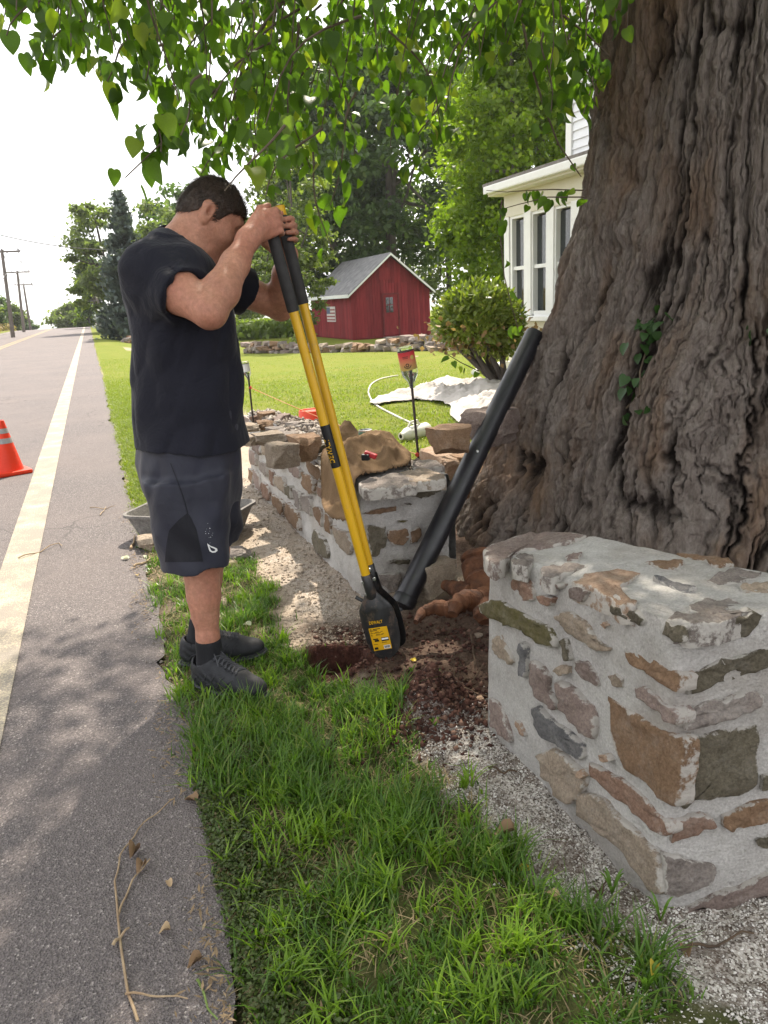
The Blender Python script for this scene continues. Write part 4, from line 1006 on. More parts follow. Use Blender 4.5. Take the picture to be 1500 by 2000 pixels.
rf = MB(); rf.add([(HX-0.62, -1.0, 5.94), (HX-0.62, HY1+0.35, 5.94), (HX+4, HY1+0.35, 8.3), (HX+4, -1.0, 8.3), (HX+8.6, -1.0, 5.94), (HX+8.6, HY1+0.35, 5.94), (HX-0.62, -1.0, 6.04), (HX-0.62, HY1+0.35, 6.04), (HX+4, HY1+0.35, 8.42), (HX+4, -1.0, 8.42), (HX+8.6, -1.0, 6.04), (HX+8.6, HY1+0.35, 6.04)],
       [(0, 1, 2, 3), (3, 2, 5, 4), (6, 9, 8, 7), (9, 10, 11, 8), (0, 6, 7, 1), (4, 5, 11, 10), (1, 7, 8, 2), (2, 8, 11, 5), (0, 3, 9, 6), (3, 4, 10, 9)]); rf.build('roof', M_ROOFG, house)
# bay: panel wall below, windows, frieze, eave
hb('bay_base', (BX+0.7, (BY0+BY1)/2, 0.36), (1.34, BY1-BY0-0.06, 0.96), M_CREAM)
hb('bay_skirt_board', (BX+0.66, (BY0+BY1)/2, 0.17), (1.40, BY1-BY0+0.02, 0.14), M_CREAM, bev=0.01)
hb('bay_sill', (BX+0.60, (BY0+BY1)/2, 0.885), (1.36, BY1-BY0+0.10, 0.07), M_WHITE, bev=0.012)
hb('bay_moulding', (BX+0.64, (BY0+BY1)/2, 0.62), (1.37, BY1-BY0+0.02, 0.045), M_CREAM, bev=0.008)
hb('bay_frieze', (BX+0.66, (BY0+BY1)/2, 2.50), (1.36, BY1-BY0-0.02, 0.34), M_CREAM)
hb('bay_ceiling', (BX+0.72, (BY0+BY1)/2, 2.36), (1.25, BY1-BY0-0.1, 0.05), M_DARK)
hb('bay_back', (HX-0.06, (BY0+BY1)/2, 1.6), (0.04, BY1-BY0-0.1, 1.5), M_DARK)
hb('bay_soffit', (BX+0.46, (BY0+BY1)/2, 2.66), (1.36, BY1-BY0+0.22, 0.05), M_CREAM)
hb('gutter', (BX-0.25, (BY0+BY1)/2, 2.72), (0.09, BY1-BY0+0.26, 0.11), M_WHITE, bev=0.02)
bf = MB(); y0, y1 = BY0-0.1, BY1+0.15
bf.add([(BX-0.29, y0, 2.77), (BX-0.29, y1, 2.77), (HX+0.02, y1-0.2, 3.02), (HX+0.02, y0, 3.02), (BX-0.29, y0, 2.81), (BX-0.29, y1, 2.81), (HX+0.02, y1-0.2, 3.06), (HX+0.02, y0, 3.06)], [(0, 3, 2, 1), (4, 5, 6, 7), (0, 1, 5, 4), (1, 2, 6, 5), (3, 0, 4, 7)])
bf.build('bay_roof', M_ROOFG, house)
for yy in (BY1-0.06,): hb('corner_post', (BX+0.07, yy, 1.63), (0.17, 0.15, 1.42), M_WHITE, bev=0.01)
hb('bay_end_wall', (BX+0.75, BY1-0.03, 1.63), (1.2, 0.05, 1.42), M_CREAM)
ws = [10.595, 10.22]     # measured left side of the first window, then a regular rhythm
ww, gap = 0.42, 0.165
y = 10.58
for k in range(7):
    yc = y-ww/2; w = hb('window', (BX+0.05, yc, 2.32), (0.10, ww+0.04, 0.06), M_WHITE)
    w['label'] = 'tall narrow sash window of the bay'
    for sgn in (-1, 1): hb('jamb', (BX+0.05, yc+sgn*(ww/2-0.01), 1.62), (0.10, 0.05, 1.34), M_WHITE, w)
    hb('bottom_rail', (BX+0.055, yc, 0.955), (0.09, ww-0.07, 0.07), M_WHITE, w)
    hb('meeting_rail', (BX+0.06, yc, 1.60), (0.07, ww-0.07, 0.05), M_WHITE, w)
    hb('pane', (BX+0.075, yc, 1.945), (0.008, ww-0.07, 0.64), M_GLASS, w)
    hb('pane', (BX+0.085, yc, 1.28), (0.008, ww-0.07, 0.58), M_GLASS, w)
    hb('blind', (BX+0.16, yc, 1.62), (0.01, ww*0.5, 1.3), M_CURT, w) if k % 2 == 0 else None
    y -= ww
    hb('mullion', (BX+0.04, y-gap/2, 1.63), (0.13, gap+0.02, 1.42), M_WHITE)
    y -= gap
# downpipe foot lying on the lawn by the shrub
p0, p1 = ghit(925, 733), ghit(985, 715)
tag(MB().tube([p0+[0, 0, .05], p1+[0, 0, .06]], 0.045, 10).build('downpipe', M_WHITE, None, True), 'white downpipe end lying on the lawn under the shrub', 'pipe')

# ---------------------------------------------------------------- red barn
t = NT('barn_red_paint')
vv = t.map((1, 1, 0.12))
c = t.ramp(t.noise(9, 6, vv, 0.7), [(0.25, (0.14, 0.014, 0.019)), (0.55, (0.215, 0.025, 0.030)), (0.85, (0.28, 0.058, 0.056))])
rr_ = t.ramp(t.island(), [(0, 0.78), (1, 1.18)]); c = t.mix(1.0, c, rr_, 'MULTIPLY')
c = t.mix(t.ramp(t.noise(3.2, 6, t.map((1, 1, 0.4)), 0.75), [(0.64, 0.0), (0.76, 0.6)]), c, (0.20, 0.14, 0.13))
M_RED = t.fin(c, 0.8, t.bump(t.noise(30, 4, vv), 0.4, 0.01), 0.2)
barn = thing('red_barn', (13.6, 36, -0.55), 'small red board barn with grey gable roof and half glazed door', 'barn')
BA = np.array([11.80, 36.0]); BBp = np.array([15.83, 36.0]); fd = BBp-BA; BW = np.linalg.norm(fd); fd /= BW; bd = np.array([-fd[1], fd[0]]); BD = 7.2
ZB = -0.60; ZE = 1.68; ZA = 3.28
def bp(u, v, z): return (BA[0]+fd[0]*u+bd[0]*v, BA[1]+fd[1]*u+bd[1]*v, z)
def bbox(name, u0, u1, v0, v1, z0, z1, m, parent=None):
    V = [bp(u, v, z) for z in (z0, z1) for u, v in ((u0, v0), (u1, v0), (u1, v1), (u0, v1))]
    return MB().add(V, [(0, 3, 2, 1), (4, 5, 6, 7), (0, 1, 5, 4), (1, 2, 6, 5), (2, 3, 7, 6), (3, 0, 4, 7)]).build(name, m, parent or barn)
def ridge_z(u): return ZE+(ZA-ZE)*(1-abs(u-BW/2)/(BW/2))
rb = random.Random(8)
bm_ = MB()               # front boards, each with its own edges
u = 0.0
while u < BW-0.01:
    w = min(rb.uniform(0.13, 0.19), BW-u); a, b = u+0.006, u+w-0.006; pr = rb.uniform(-0.012, 0.006)
    for (z0a, z0b, z1a, z1b, o) in ((ZB+0.12, ZB+0.12, min(2.05, ridge_z(a)), min(2.05, ridge_z(b)), 0), (2.02, 2.02, ridge_z(a), ridge_z(b), -0.02)):
        if z1a <= z0a and z1b <= z0b: continue
        V = [bp(a, pr+o, z0a), bp(b, pr+o, z0b), bp(b, pr+o, z1b), bp(a, pr+o, z1a), bp(a, 0.05, z0a), bp(b, 0.05, z0b), bp(b, 0.05, z1b), bp(a, 0.05, z1a)]
        bm_.add(V, [(0, 1, 2, 3), (0, 3, 7, 4), (1, 5, 6, 2), (3, 2, 6, 7), (0, 4, 5, 1)])
    u += w
tag(bm_.build('front_boards', M_RED, barn), kind='stuff')
bm_ = MB(); v = 0.06
while v < BD:
    w = min(rb.uniform(0.14, 0.2), BD-v); pr = rb.uniform(-0.008, 0.008)
    for uu in (0.0,):
        V = [bp(uu+pr, v+0.006, ZB+0.1), bp(uu+pr, v+w-0.006, ZB+0.1), bp(uu+pr, v+w-0.006, ZE), bp(uu+pr, v+0.006, ZE), bp(uu+0.06, v+0.006, ZB+0.1), bp(uu+0.06, v+w-0.006, ZB+0.1), bp(uu+0.06, v+w-0.006, ZE), bp(uu+0.06, v+0.006, ZE)]
        bm_.add(V, [(0, 3, 2, 1), (0, 4, 7, 3), (1, 2, 6, 5), (3, 7, 6, 2)])
    v += w
tag(bm_.build('side_boards', M_RED, barn), kind='stuff')
core = MB(); core.add([bp(0.05, 0.05, ZB), bp(BW-0.01, 0.05, ZB), bp(BW-0.01, BD, ZB), bp(0.05, BD, ZB), bp(0.05, 0.05, ZE), bp(BW-0.01, 0.05, ZE), bp(BW-0.01, BD, ZE), bp(0.05, BD, ZE), bp(BW/2, 0.05, ZA-0.03), bp(BW/2, BD, ZA-0.03)],
                      [(0, 1, 5, 8, 4), (1, 2, 6, 5), (2, 3, 7, 9, 6), (3, 0, 4, 7), (4, 8, 9, 7), (5, 6, 9, 8)]); core.build('wall', M_RED, barn)
ov = 0.28
for s, (ua, ub, za, zb) in enumerate(((-0.22, BW/2, ZE-0.18, ZA+0.06), (BW/2, BW+0.22, ZA+0.06, ZE-0.18))):
    V = [bp(ua, -ov, za), bp(ub, -ov, zb), bp(ub, BD+0.2, zb), bp(ua, BD+0.2, za)]; V += [(p[0], p[1], p[2]+0.07) for p in V]
    r_ = MB().add(V, [(0, 3, 2, 1), (4, 5, 6, 7), (0, 1, 5, 4), (1, 2, 6, 5), (2, 3, 7, 6), (3, 0, 4, 7)]).build('roof', simple('barn_shingle_%d' % s, (0.13, 0.13, 0.135), (0.24, 0.235, 0.235), 3, 0.9, 0.8, 9), barn)
    V = [bp(ua, -ov-0.02, za-0.06), bp(ub, -ov-0.02, zb-0.06), bp(ub, -ov+0.02, zb-0.06), bp(ua, -ov+0.02, za-0.06)]; V += [(p[0], p[1], p[2]+0.10) for p in V]
    MB().add(V, [(0, 3, 2, 1), (4, 5, 6, 7), (0, 1, 5, 4), (1, 2, 6, 5), (2, 3, 7, 6), (3, 0, 4, 7)]).build('rake_board', M_WHITE, r_)
bbox('eave_board', -0.24, -0.19, -0.25, BD+0.1, ZE-0.26, ZE-0.10, M_WHITE)
d = bbox('door', 1.62, 2.35, -0.045, 0.0, ZB+0.2, 1.48, M_RED)
M_RED2 = simple('dark_red_trim', (0.11, 0.015, 0.018), (0.15, 0.03, 0.03), 6, 0.8)
for a, b, z0, z1 in ((1.55, 1.62, ZB+0.2, 1.55), (2.35, 2.42, ZB+0.2, 1.55), (1.62, 2.35, 1.48, 1.55)): bbox('door_frame', a, b, -0.075, 0.0, z0, z1, M_RED2, d)
for (a, b) in ((1.66, 1.98), (2.01, 2.31)):
    pass
bbox('door_window', 1.70, 2.12, -0.062, -0.05, 0.62, 1.40, M_RED, d)
for i in range(2):
    for j in range(2): bbox('pane', 1.725+i*0.20, 1.895+i*0.20, -0.072, -0.064, 0.65+j*0.37, 0.99+j*0.37, M_GLASS, d)
for z in (-0.1, 0.25): bbox('door_panel', 1.72, 2.25, -0.058, -0.047, z-0.12, z+0.14, M_RED, d)
hl = bbox('loft_hatch', 1.45, 2.0, -0.055, -0.025, 2.18, 2.72, M_RED)
for a, b in ((-0.02, 0.10), (BW-0.10, BW+0.02)): bbox('corner_board', a, b, -0.03, -0.014, ZB+0.1, ZE, M_RED)
bbox('step', 1.5, 2.5, -0.5, -0.06, ZB-0.1, ZB+0.12, ST['grey'])
for k in range(12):
    uu = 2.5+k*0.11
    o = boulder(bp(min(uu, BW-0.1), -0.06, ZB-0.08), (0.24, 0.16, 0.2), k*0.7, 60+k, ('grey', 'mauve', 'tan')[k % 3], 'foundation_stone', nsub=0); o.parent = barn; o.matrix_parent_inverse = world_of(barn).inverted()
# painted flag panel on the side wall
fl = bbox('flag_panel', -0.045, -0.02, 2.6, 4.1, 0.30, 1.05, simple('white_panel_paint', (0.62, 0.60, 0.57), None, 8, 0.7)); fl['label'] = 'white board painted with red stripes like a flag'
for k in range(4): bbox('stripe', -0.052, -0.046, 2.63, 4.07, 0.36+k*0.165, 0.43+k*0.165, simple('faded_red_stripe_%d' % k, (0.28, 0.07, 0.07), None, 8, 0.7), fl)
bbox('canton', -0.054, -0.050, 3.45, 4.07, 0.69, 1.02, simple('faded_blue_canton', (0.10, 0.12, 0.2), None, 8, 0.7), fl)

# ---------------------------------------------------------------- low dry-stone wall on the lawn
dry = thing('dry_stone_wall', (8, 24, -0.3), 'low tumbled dry-stone wall crossing the lawn in front of the barn', 'stone wall')
A_, B_ = ghit(484, 690), ghit(905, 684); rs = random.Random(4)
stone_lib = []
for k in range(10):
    o = boulder((0, 0, 0), (0.34, 0.26, 0.2), 0, 200+k, ('grey', 'tan', 'mauve', 'grey', 'brown')[k % 5], 'wall_stone', nsub=0); stone_lib.append(o)
Lw = np.linalg.norm((B_-A_)[:2]); dw = (B_-A_)/Lw; first = [True]*10
def add_dry(p, s, rz, rx=0.0):
    k = rs.randrange(10); src = stone_lib[k]
    o = src if first[k] else src.copy()
    if not first[k]: COL.objects.link(o)
    first[k] = False; o.parent = dry; o.matrix_parent_inverse = world_of(dry).inverted()
    o.location = Vector([float(q) for q in p]); o.rotation_euler = (rx, 0, rz); o.scale = s
for row in range(3):
    u = rs.uniform(0, 0.2)
    while u < Lw:
        w = rs.uniform(0.7, 1.35); q = A_+dw*u; zz = float(gz(q[0], q[1]))-0.03+row*0.13+rs.uniform(-0.02, 0.03)
        if not (row == 2 and (fbm(u*0.8, 0.3, 2, 2) < -0.05)):
            add_dry((q[0]+rs.uniform(-0.1, 0.1), q[1]+rs.uniform(-0.15, 0.15)+0.05*row, zz), (w, w*rs.uniform(0.8, 1.2), rs.uniform(0.65, 1.15)), rs.uniform(-0.5, 0.5)+(3.14 if rs.random() < .5 else 0), rs.uniform(-0.25, 0.25))
        u += w*0.29
# its other end shows beside the person, by the road
q0 = ghit(243, 668)
for k in range(14): add_dry((q0[0]+rs.uniform(-0.05, 1.2), q0[1]+rs.uniform(-1.2, 0.6), float(gz(q0[0]+.5, q0[1]))-0.03+rs.uniform(0, 0.25)), (rs.uniform(0.8, 1.2),)*3, rs.uniform(0, 6), rs.uniform(-0.3, 0.3))

# ---------------------------------------------------------------- trees
def leaf_cloud(L, mat, parent, name='crown'): return quad_mass(name, L, mat, parent)
def rnd_rot(rg, droop=1.0):
    return np.array(Matrix.Rotation(rg.uniform(0, 6.283), 3, 'Z') @ Matrix.Rotation(rg.gauss(0.5, droop), 3, 'X') @ Matrix.Rotation(rg.gauss(0, droop), 3, 'Y'))
M_GBARK = simple('grey_tree_bark', (0.06, 0.05, 0.042), (0.13, 0.11, 0.095), 5, 0.9, 0.6, 14, stretch=(1, 1, 0.25))
def tree_at(name, base, h, spread, mat, label, seed, trunk_r=0.25, trunk_h=0.35, nclump=70, per=150, ls=(0.16, 0.3), squash=0.8, group=None, open_=0.0, lean=(0, 0), clump_r=0.17, cat='tree', low=0.12):
    rg = random.Random(seed); b0 = np.array(base, float)
    o = thing(name, b0, label, cat, group)
    top = b0+np.array([lean[0], lean[1], h]); ctr = b0+np.array([lean[0]*0.6, lean[1]*0.6, h*(low+1)/2]); rz = h*(1-low)/2
    b = MB(); pts = [b0+(top-b0)*s+np.array([0.15*math.sin(3*s+seed), 0.15*math.cos(4*s+seed), 0])*s for s in np.linspace(0, 0.85, 8)]
    b.tube([pts[0]-[0, 0, .2]]+pts[1:], [trunk_r*(1-0.85*s) for s in np.linspace(0, 1, 8)], 9); b.build('trunk', M_GBARK, o, True)
    cl = []
    while len(cl) < nclump:
        p = np.array([rg.uniform(-1, 1) for _ in range(3)]); r = np.linalg.norm(p)
        if r > 1 or r < 0.45*(1-open_) : continue
        p[:2] *= (1-0.35*max(0, p[2])**1.5); cl.append(ctr+p*np.array([spread, spread, rz*squash/0.8]))
    for q in cl[::max(1, nclump//9)]:
        s = rg.uniform(0.25, 0.6); a = b0+(top-b0)*s; mid = (a+q)/2+np.array([0, 0, -0.05*h*rg.random()])
        MB().tube([a, mid, q], [trunk_r*0.35, trunk_r*0.2, 0.02], 6).build('branch', M_GBARK, o, True)
    L = []
    for q in cl:
        cr = spread*clump_r*rg.uniform(0.7, 1.5)
        for _ in range(int(per*rg.uniform(0.6, 1.3))):
            d = np.array([rg.gauss(0, 1), rg.gauss(0, 1), rg.gauss(0, 0.55)]); L.append((q+d*cr*0.62, rnd_rot(rg, 0.9), rg.uniform(*ls)))
    leaf_cloud(L, mat, o); return o
M_F1 = leafmat('dark_broadleaf', (0.028, 0.056, 0.018), (0.068, 0.11, 0.036), (0.12, 0.16, 0.045), 0.45, 0.5)
M_F2 = leafmat('bright_broadleaf', (0.060, 0.105, 0.010), (0.135, 0.195, 0.016), (0.22, 0.26, 0.02), 0.55, 0.5)
M_F3 = leafmat('hazy_broadleaf', (0.065, 0.095, 0.034), (0.13, 0.165, 0.055), (0.19, 0.21, 0.07), 0.5, 0.55)
M_SPR = leafmat('spruce_needles', (0.075, 0.10, 0.10), (0.13, 0.165, 0.16), (0.17, 0.20, 0.17), 0.15, 0.6)
def base_for(px, Y, py=None):
    p = at(px, 640, 1, Y); return (p[0], Y, float(gz(p[0], Y)))
# dark tall tree over the barn and the bright one by the house
tree_at('tall_tree', base_for(770, 43), 16.0, 5.4, M_F1, 'tall dark green tree standing right behind the red barn', 101, 0.42, nclump=150, per=200, ls=(0.24, 0.46), low=0.16)
tree_at('tall_tree', base_for(660, 50), 17.5, 4.6, M_F1, 'tall dark tree with loose crown beyond the left end of the barn', 102, 0.38, nclump=120, per=190, ls=(0.24, 0.46), low=0.1)
tree_at('bright_tree', base_for(1010, 22), 10.2, 2.3, M_F2, 'bright green tree with fine leaves between the barn and the house', 103, 0.2, nclump=150, per=220, ls=(0.12, 0.22), low=0.02, clump_r=0.19)
tree_at('bright_tree', base_for(1035, 26), 12.5, 3.4, M_F2, 'taller bright green tree growing close behind the house', 104, 0.24, nclump=150, per=200, ls=(0.14, 0.26), low=0.05)
tree_at('light_tree', base_for(588, 33), 9.5, 1.7, M_F3, 'slender light green tree beside the left wall of the barn', 105, 0.14, nclump=70, per=120, ls=(0.12, 0.24), open_=0.5, low=0.02)
tree_at('light_tree', base_for(545, 47), 12.5, 3.0, M_F3, 'light green tree seen between the person and the digger handles', 106, 0.22, nclump=70, per=130, ls=(0.18, 0.34), open_=0.4)
tree_at('roadside_tree', base_for(232, 62), 9.8, 2.9, M_F3, 'light green roadside tree with open crown overhanging the blue spruce', 107, 0.28, nclump=75, per=130, ls=(0.22, 0.40), open_=0.5, lean=(-0.8, 0))
tree_at('roadside_tree', base_for(345, 58), 9.3, 3.2, M_F3, 'round light green tree beside the blue spruce away from the road', 108, 0.28, nclump=80, per=130, ls=(0.22, 0.40), open_=0.3)
tree_at('roadside_tree', base_for(192, 88), 7.2, 1.7, M_F1, 'dark ivy-grown tree at the road crest beyond the mailbox', 109, 0.28, nclump=60, per=110, ls=(0.3, 0.5))
tree_at('roadside_bush', base_for(150, 118), 3.6, 3.6, M_F3, 'low pale bush beside the road just over the crest', 110, 0.2, nclump=60, per=110, ls=(0.35, 0.6), low=-0.1, cat='bush')
tree_at('roadside_bush', base_for(176, 98), 2.6, 1.5, M_F2, 'small bright bush on the verge at the road crest', 111, 0.15, nclump=40, per=100, ls=(0.25, 0.4), low=-0.1, cat='bush')
for k, (px, Y, h, s, lb) in enumerate([(10, 60, 4.6, 2.6, 'tall hedge tree on the bank below the first utility pole'), (-35, 52, 5.2, 3.0, 'broad hedge tree at the near end of the roadside bank'), (28, 78, 4.4, 2.6, 'rounded hedge tree between the first two utility poles'), (45, 98, 3.8, 2.4, 'darker hedge tree beside the middle utility pole'), (62, 118, 3.2, 2.2, 'hedge tree beside the farthest utility pole'), (85, 138, 2.6, 2.0, 'last small hedge tree before the road drops away')]):
    p = at(px, 640, 1, Y); tree_at('hedge_tree', (min(p[0], -9.0)-s*0.5, Y, float(gz(min(p[0], -9)-s*0.5, Y))), h, s, (M_F3, M_F1)[k % 2], lb, 120+k, 0.2, nclump=55, per=110, ls=(0.25, 0.48), low=-0.05, group='hedge trees along the roadside bank')
# background tree line closing the view
for k, (px, Y, h, s, lb, m_) in enumerate([(440, 70, 10, 4.5, 'pale tree in the far hedge behind the person', M_F3), (500, 85, 13, 5, 'tall pale tree far behind the light green tree', M_F3), (880, 60, 17, 5.5, 'tall pale tree far behind the barn and the bright trees', M_F3), (1010, 55, 17, 5.5, 'big dark tree far behind the house', M_F1), (380, 64, 11, 4.5, 'dark tree in the far hedge hidden partly by the person', M_F1)]):
    tree_at('far_tree', base_for(px, Y), h, s, m_, lb, 140+k, 0.3, nclump=60, per=120, ls=(0.3, 0.55), low=-0.02, group='trees of the far hedge')
# tall grass strip before the far hedge is part of the crop
tg = []
for k in range(9000):
    x = random.uniform(3.0, 17); yv = random.uniform(44, 58); tg.append((np.array([x, yv, float(gz(x, yv))+random.uniform(0.2, 1.0)]), rnd_rot(random, 0.3), random.uniform(0.25, 0.55)))
tag(quad_mass('tall_grass', tg, leafmat('tall_meadow_grass', (0.07, 0.11, 0.02), (0.14, 0.19, 0.035), None, 0.4, 0.6), None), 'tall meadow grass growing before the far hedge', 'grass', None, 'stuff')
tg = []
for k in range(12000):
    yv = random.uniform(28, 110); x = -8.9-abs(random.gauss(0, 1.6)); tg.append((np.array([x, yv, float(gz(x, yv))+random.uniform(0.1, 0.75)]), rnd_rot(random, 0.25), random.uniform(0.3, 0.6)))
tag(quad_mass('bank_grass', tg, leafmat('dry_tall_grass', (0.16, 0.12, 0.05), (0.28, 0.21, 0.09), (0.12, 0.14, 0.04), 0.35, 0.7), None), 'tall dry straw coloured grass on the roadside bank', 'grass', None, 'stuff')
# blue spruce
def spruce(px, Y, h, label):
    b0 = np.array(base_for(px, Y)); o = thing('blue_spruce', b0, label, 'tree'); rg = random.Random(77)
    MB().tube([b0-[0, 0, .2], b0+[0, 0, h*0.98]], [0.2, 0.02], 8).build('trunk', M_GBARK, o, True)
    L = []; z = 0.15
    while z < h:
        rad = (1-z/h)**0.85*h*0.27+0.12; nb_ = int(5+7*rad/2)
        for k in range(nb_):
            a = rg.uniform(0, 6.283); rr = rad*rg.uniform(0.75, 1.15)
            for s in np.linspace(0.15, 1, int(6+rr*11)):
                p = b0+np.array([math.cos(a)*rr*s, math.sin(a)*rr*s, z-0.28*rr*s+0.22*rr*s*s])
                for _ in range(4):
                    L.append((p+np.array([rg.gauss(0, 0.10), rg.gauss(0, 0.10), rg.gauss(0, 0.06)]), np.array(Matrix.Rotation(rg.gauss(a+1.57, 0.7), 3, 'Z') @ Matrix.Rotation(rg.gauss(0.9, 0.4), 3, 'X')), rg.uniform(0.18, 0.32)))
        z += 0.26
    leaf_cloud(L, M_SPR, o); return o
spruce(264, 45, 7.9, 'tall blue spruce beside the road behind the person')
# rhododendron in front of the bay
rh = thing('rhododendron', ghit(985, 722), 'dense rounded evergreen shrub with bare twisted stems beside the bay', 'shrub')
rc = np.array(at(935, 628, 1, 9.2)); base_r = ghit(985, 722); base_r = np.array([base_r[0]*9.2/base_r[1], 9.2, -0.03])
rg = random.Random(31)
for k in range(6):
    a = base_r+np.array([rg.uniform(-.08, .08), rg.uniform(-.08, .08), 0]); e = rc+np.array([rg.uniform(-0.45, 0.35), rg.uniform(-0.3, 0.3), rg.uniform(-0.25, 0.1)])
    MB().tube([a, a*0.6+e*0.4+np.array([0.05, 0, -0.08]), e], [0.06, 0.045, 0.02], 8).build('stem', M_GBARK, rh, True)
Lr = []
while len(Lr) < 5200:
    p = np.array([rg.uniform(-1, 1) for _ in range(3)]); r = np.linalg.norm(p)
    if r > 1 or r < 0.55: continue
    if p[2] < -0.45 and p[0] < 0.1 and rg.random() < 0.8: continue
    q = rc+p*np.array([0.56, 0.50, 0.46])*(1+0.16*float(vnoise(p[0]*3, p[1]*3, p[2]*3)))
    if p[2] < -0.3: q[0] += 0.28*(-p[2]-0.3)
    d = p/r+np.array([0, 0, 0.3]); d /= np.linalg.norm(d)
    q_ = Vector(d.tolist()).to_track_quat('-Z', 'Y').to_matrix() @ Matrix.Rotation(rg.uniform(0, 6.28), 3, 'Z') @ Matrix.Rotation(rg.gauss(0.75, 0.35), 3, 'X')
    Lr.append((q, np.array(q_), rg.uniform(0.075, 0.125)))
M_RH = leafmat('rhododendron_leaf', (0.075, 0.115, 0.020), (0.16, 0.20, 0.035), (0.34, 0.32, 0.09), 0.4, 0.35)
QV_keep = QV.copy(); QV[:] = np.array([(0, 0, 0), (0.2, 0.03, -0.45), (0, 0.05, -1.0), (-0.2, 0.03, -0.45)])
quad_mass('foliage', Lr, M_RH, rh); QV[:] = QV_keep
Lb = []
for k in range(700):
    p = np.array([rg.gauss(0, 0.34), rg.gauss(0, 0.3), rg.gauss(-0.12, 0.13)]); Lb.append((rc+p, rnd_rot(rg, 1.0), rg.uniform(0.05, 0.10)))
quad_mass('dry_twigs', Lb, leafmat('dry_leaf', (0.14, 0.085, 0.04), (0.25, 0.16, 0.08), None, 0.2, 0.7), rh)

# ---------------------------------------------------------------- utility poles, wires, mailbox
M_POLE = simple('weathered_pole', (0.12, 0.10, 0.09), (0.20, 0.175, 0.155), 3, 0.9, 0.4, 20, stretch=(1, 1, 0.1))
M_WIRE = simple('cable', (0.06, 0.06, 0.06), None, 3, 0.6)
tops = []
def pole(ptop, pbot, Y, label, arm=0.9):
    a = at(ptop[0], ptop[1], 1, Y); b = at(pbot[0], pbot[1], 1, Y); b[2] = float(gz(b[0], Y))-0.3; a[0] = b[0]+(a[0]-b[0])*0.75
    o = thing('utility_pole', (b[0], b[1], b[2]), label, 'utility pole', 'utility poles along the road')
    MB().tube([b, a], [0.15, 0.10], 9).build('pole', M_POLE, o, True)
    MB().box((a[0], a[1], a[2]-0.12), (arm*2, 0.12, 0.12)).build('crossarm', M_POLE, o)
    for s in (-0.9, 0, 0.9): MB().lathe([(0.03, 0), (0.05, 0.05), (0.045, 0.12), (0.015, 0.15)], (a[0]+s*arm, a[1], a[2]-0.06), n=8).build('insulator', M_WIRE, o, True)
    tops.append(a)
pole((6, 488), (22, 640), 62, 'leaning wooden utility pole with crossarm on the near end of the bank', 1.15)
pole((36, 529), (45, 640), 84, 'straight wooden utility pole in the middle of the roadside row', 1.1)
pole((46, 554), (59, 640), 104, 'wooden utility pole farthest along the roadside bank', 1.0)
pole((186, 537), (195, 640), 78, 'leaning utility pole standing among the trees across the road', 0.7)
def wire(a, b, sag, lb):
    a = np.asarray(a); b = np.asarray(b)
    tag(MB().tube([a*(1-s)+b*s-np.array([0, 0, sag*4*s*(1-s)]) for s in np.linspace(0, 1, 14)], 0.022, 5).build('overhead_wire', M_WIRE, None, True), lb, 'wire', 'overhead wires')
wire(at(-60, 443, 1, 40), at(225, 488, 1, 46), 0.25, 'single overhead wire crossing the road towards the blue spruce')
wire(tops[0]+[1.0, 0, 0.05], tops[3], 0.5, 'overhead wire from the leaning pole across the road')
wire(tops[0]+[0, 0, 0.05], tops[3]+[-0.5, 0, 0], 0.9, 'slack overhead wire below the one from the leaning pole')
wire(tops[1]+[1, 0, -1.2], at(200, 585, 1, 70), 0.7, 'low overhead wire crossing at the road crest')
for i in (0, 1):
    for s in (-1, 0, 1): wire(tops[i]+[s, 0, 0.05], tops[i+1]+[s, 0, 0.05], 0.9, '%s wire strung between the %s roadside poles' % (('road-side', 'middle', 'field-side')[1-s], ('first two', 'second and third')[i]))
p = at(-30, 545, 1, 40)
wire(at(-60, 552, 1, 40), tops[0]+[0, 0, -1.6], 0.5, 'thick lower cable on the leaning pole')
mb = np.array(at(203, 640, 1, 56)); mb[2] = float(gz(mb[0], 56))
mx = thing('mailbox', mb, 'grey mailbox on a wooden post at the roadside before the spruce', 'mailbox')
MB().box((mb[0]+0.05, mb[1], mb[2]+0.5), (0.12, 0.12, 1.05)).build('post', M_POLE, mx)
bx_ = MB(); prof = [(-0.17, 0), (0.17, 0), (0.17, 0.2), (0.13, 0.3), (0.05, 0.345), (-0.05, 0.345), (-0.13, 0.3), (-0.17, 0.2)]
bx_.add([(mb[0]-0.45, mb[1]+u, mb[2]+0.95+w) for u, w in prof]+[(mb[0]+0.2, mb[1]+u, mb[2]+0.95+w) for u, w in prof], [tuple(range(8)), tuple(range(15, 7, -1))]+[(i, i+8, (i+1) % 8+8, (i+1) % 8) for i in range(8)])
bx_.build('box', simple('galvanised_steel', (0.30, 0.31, 0.33), None, 8, 0.4, metal=0.6), mx)
MB().box((mb[0]-0.1, mb[1], mb[2]+0.9), (0.5, 0.2, 0.06)).build('bracket', M_POLE, mx)
# ================================================================== THE PERSON WITH THE POST HOLE DIGGER
def J(px, py, Y): return at(px, py, 1, Y)
MY = 2.58                       # the plane through the middle of the body; the right side is nearer the camera
# digger handles first: the hands close on them
HN = [J(516, 400, 2.490), J(716, 1128, 2.405)]      # near handle, top to bottom
HF = [J(544, 402, 2.575), J(722, 1108, 2.450)]      # far handle
ax_n = (HN[1]-HN[0])/np.linalg.norm(HN[1]-HN[0]); ax_f = (HF[1]-HF[0])/np.linalg.norm(HF[1]-HF[0])

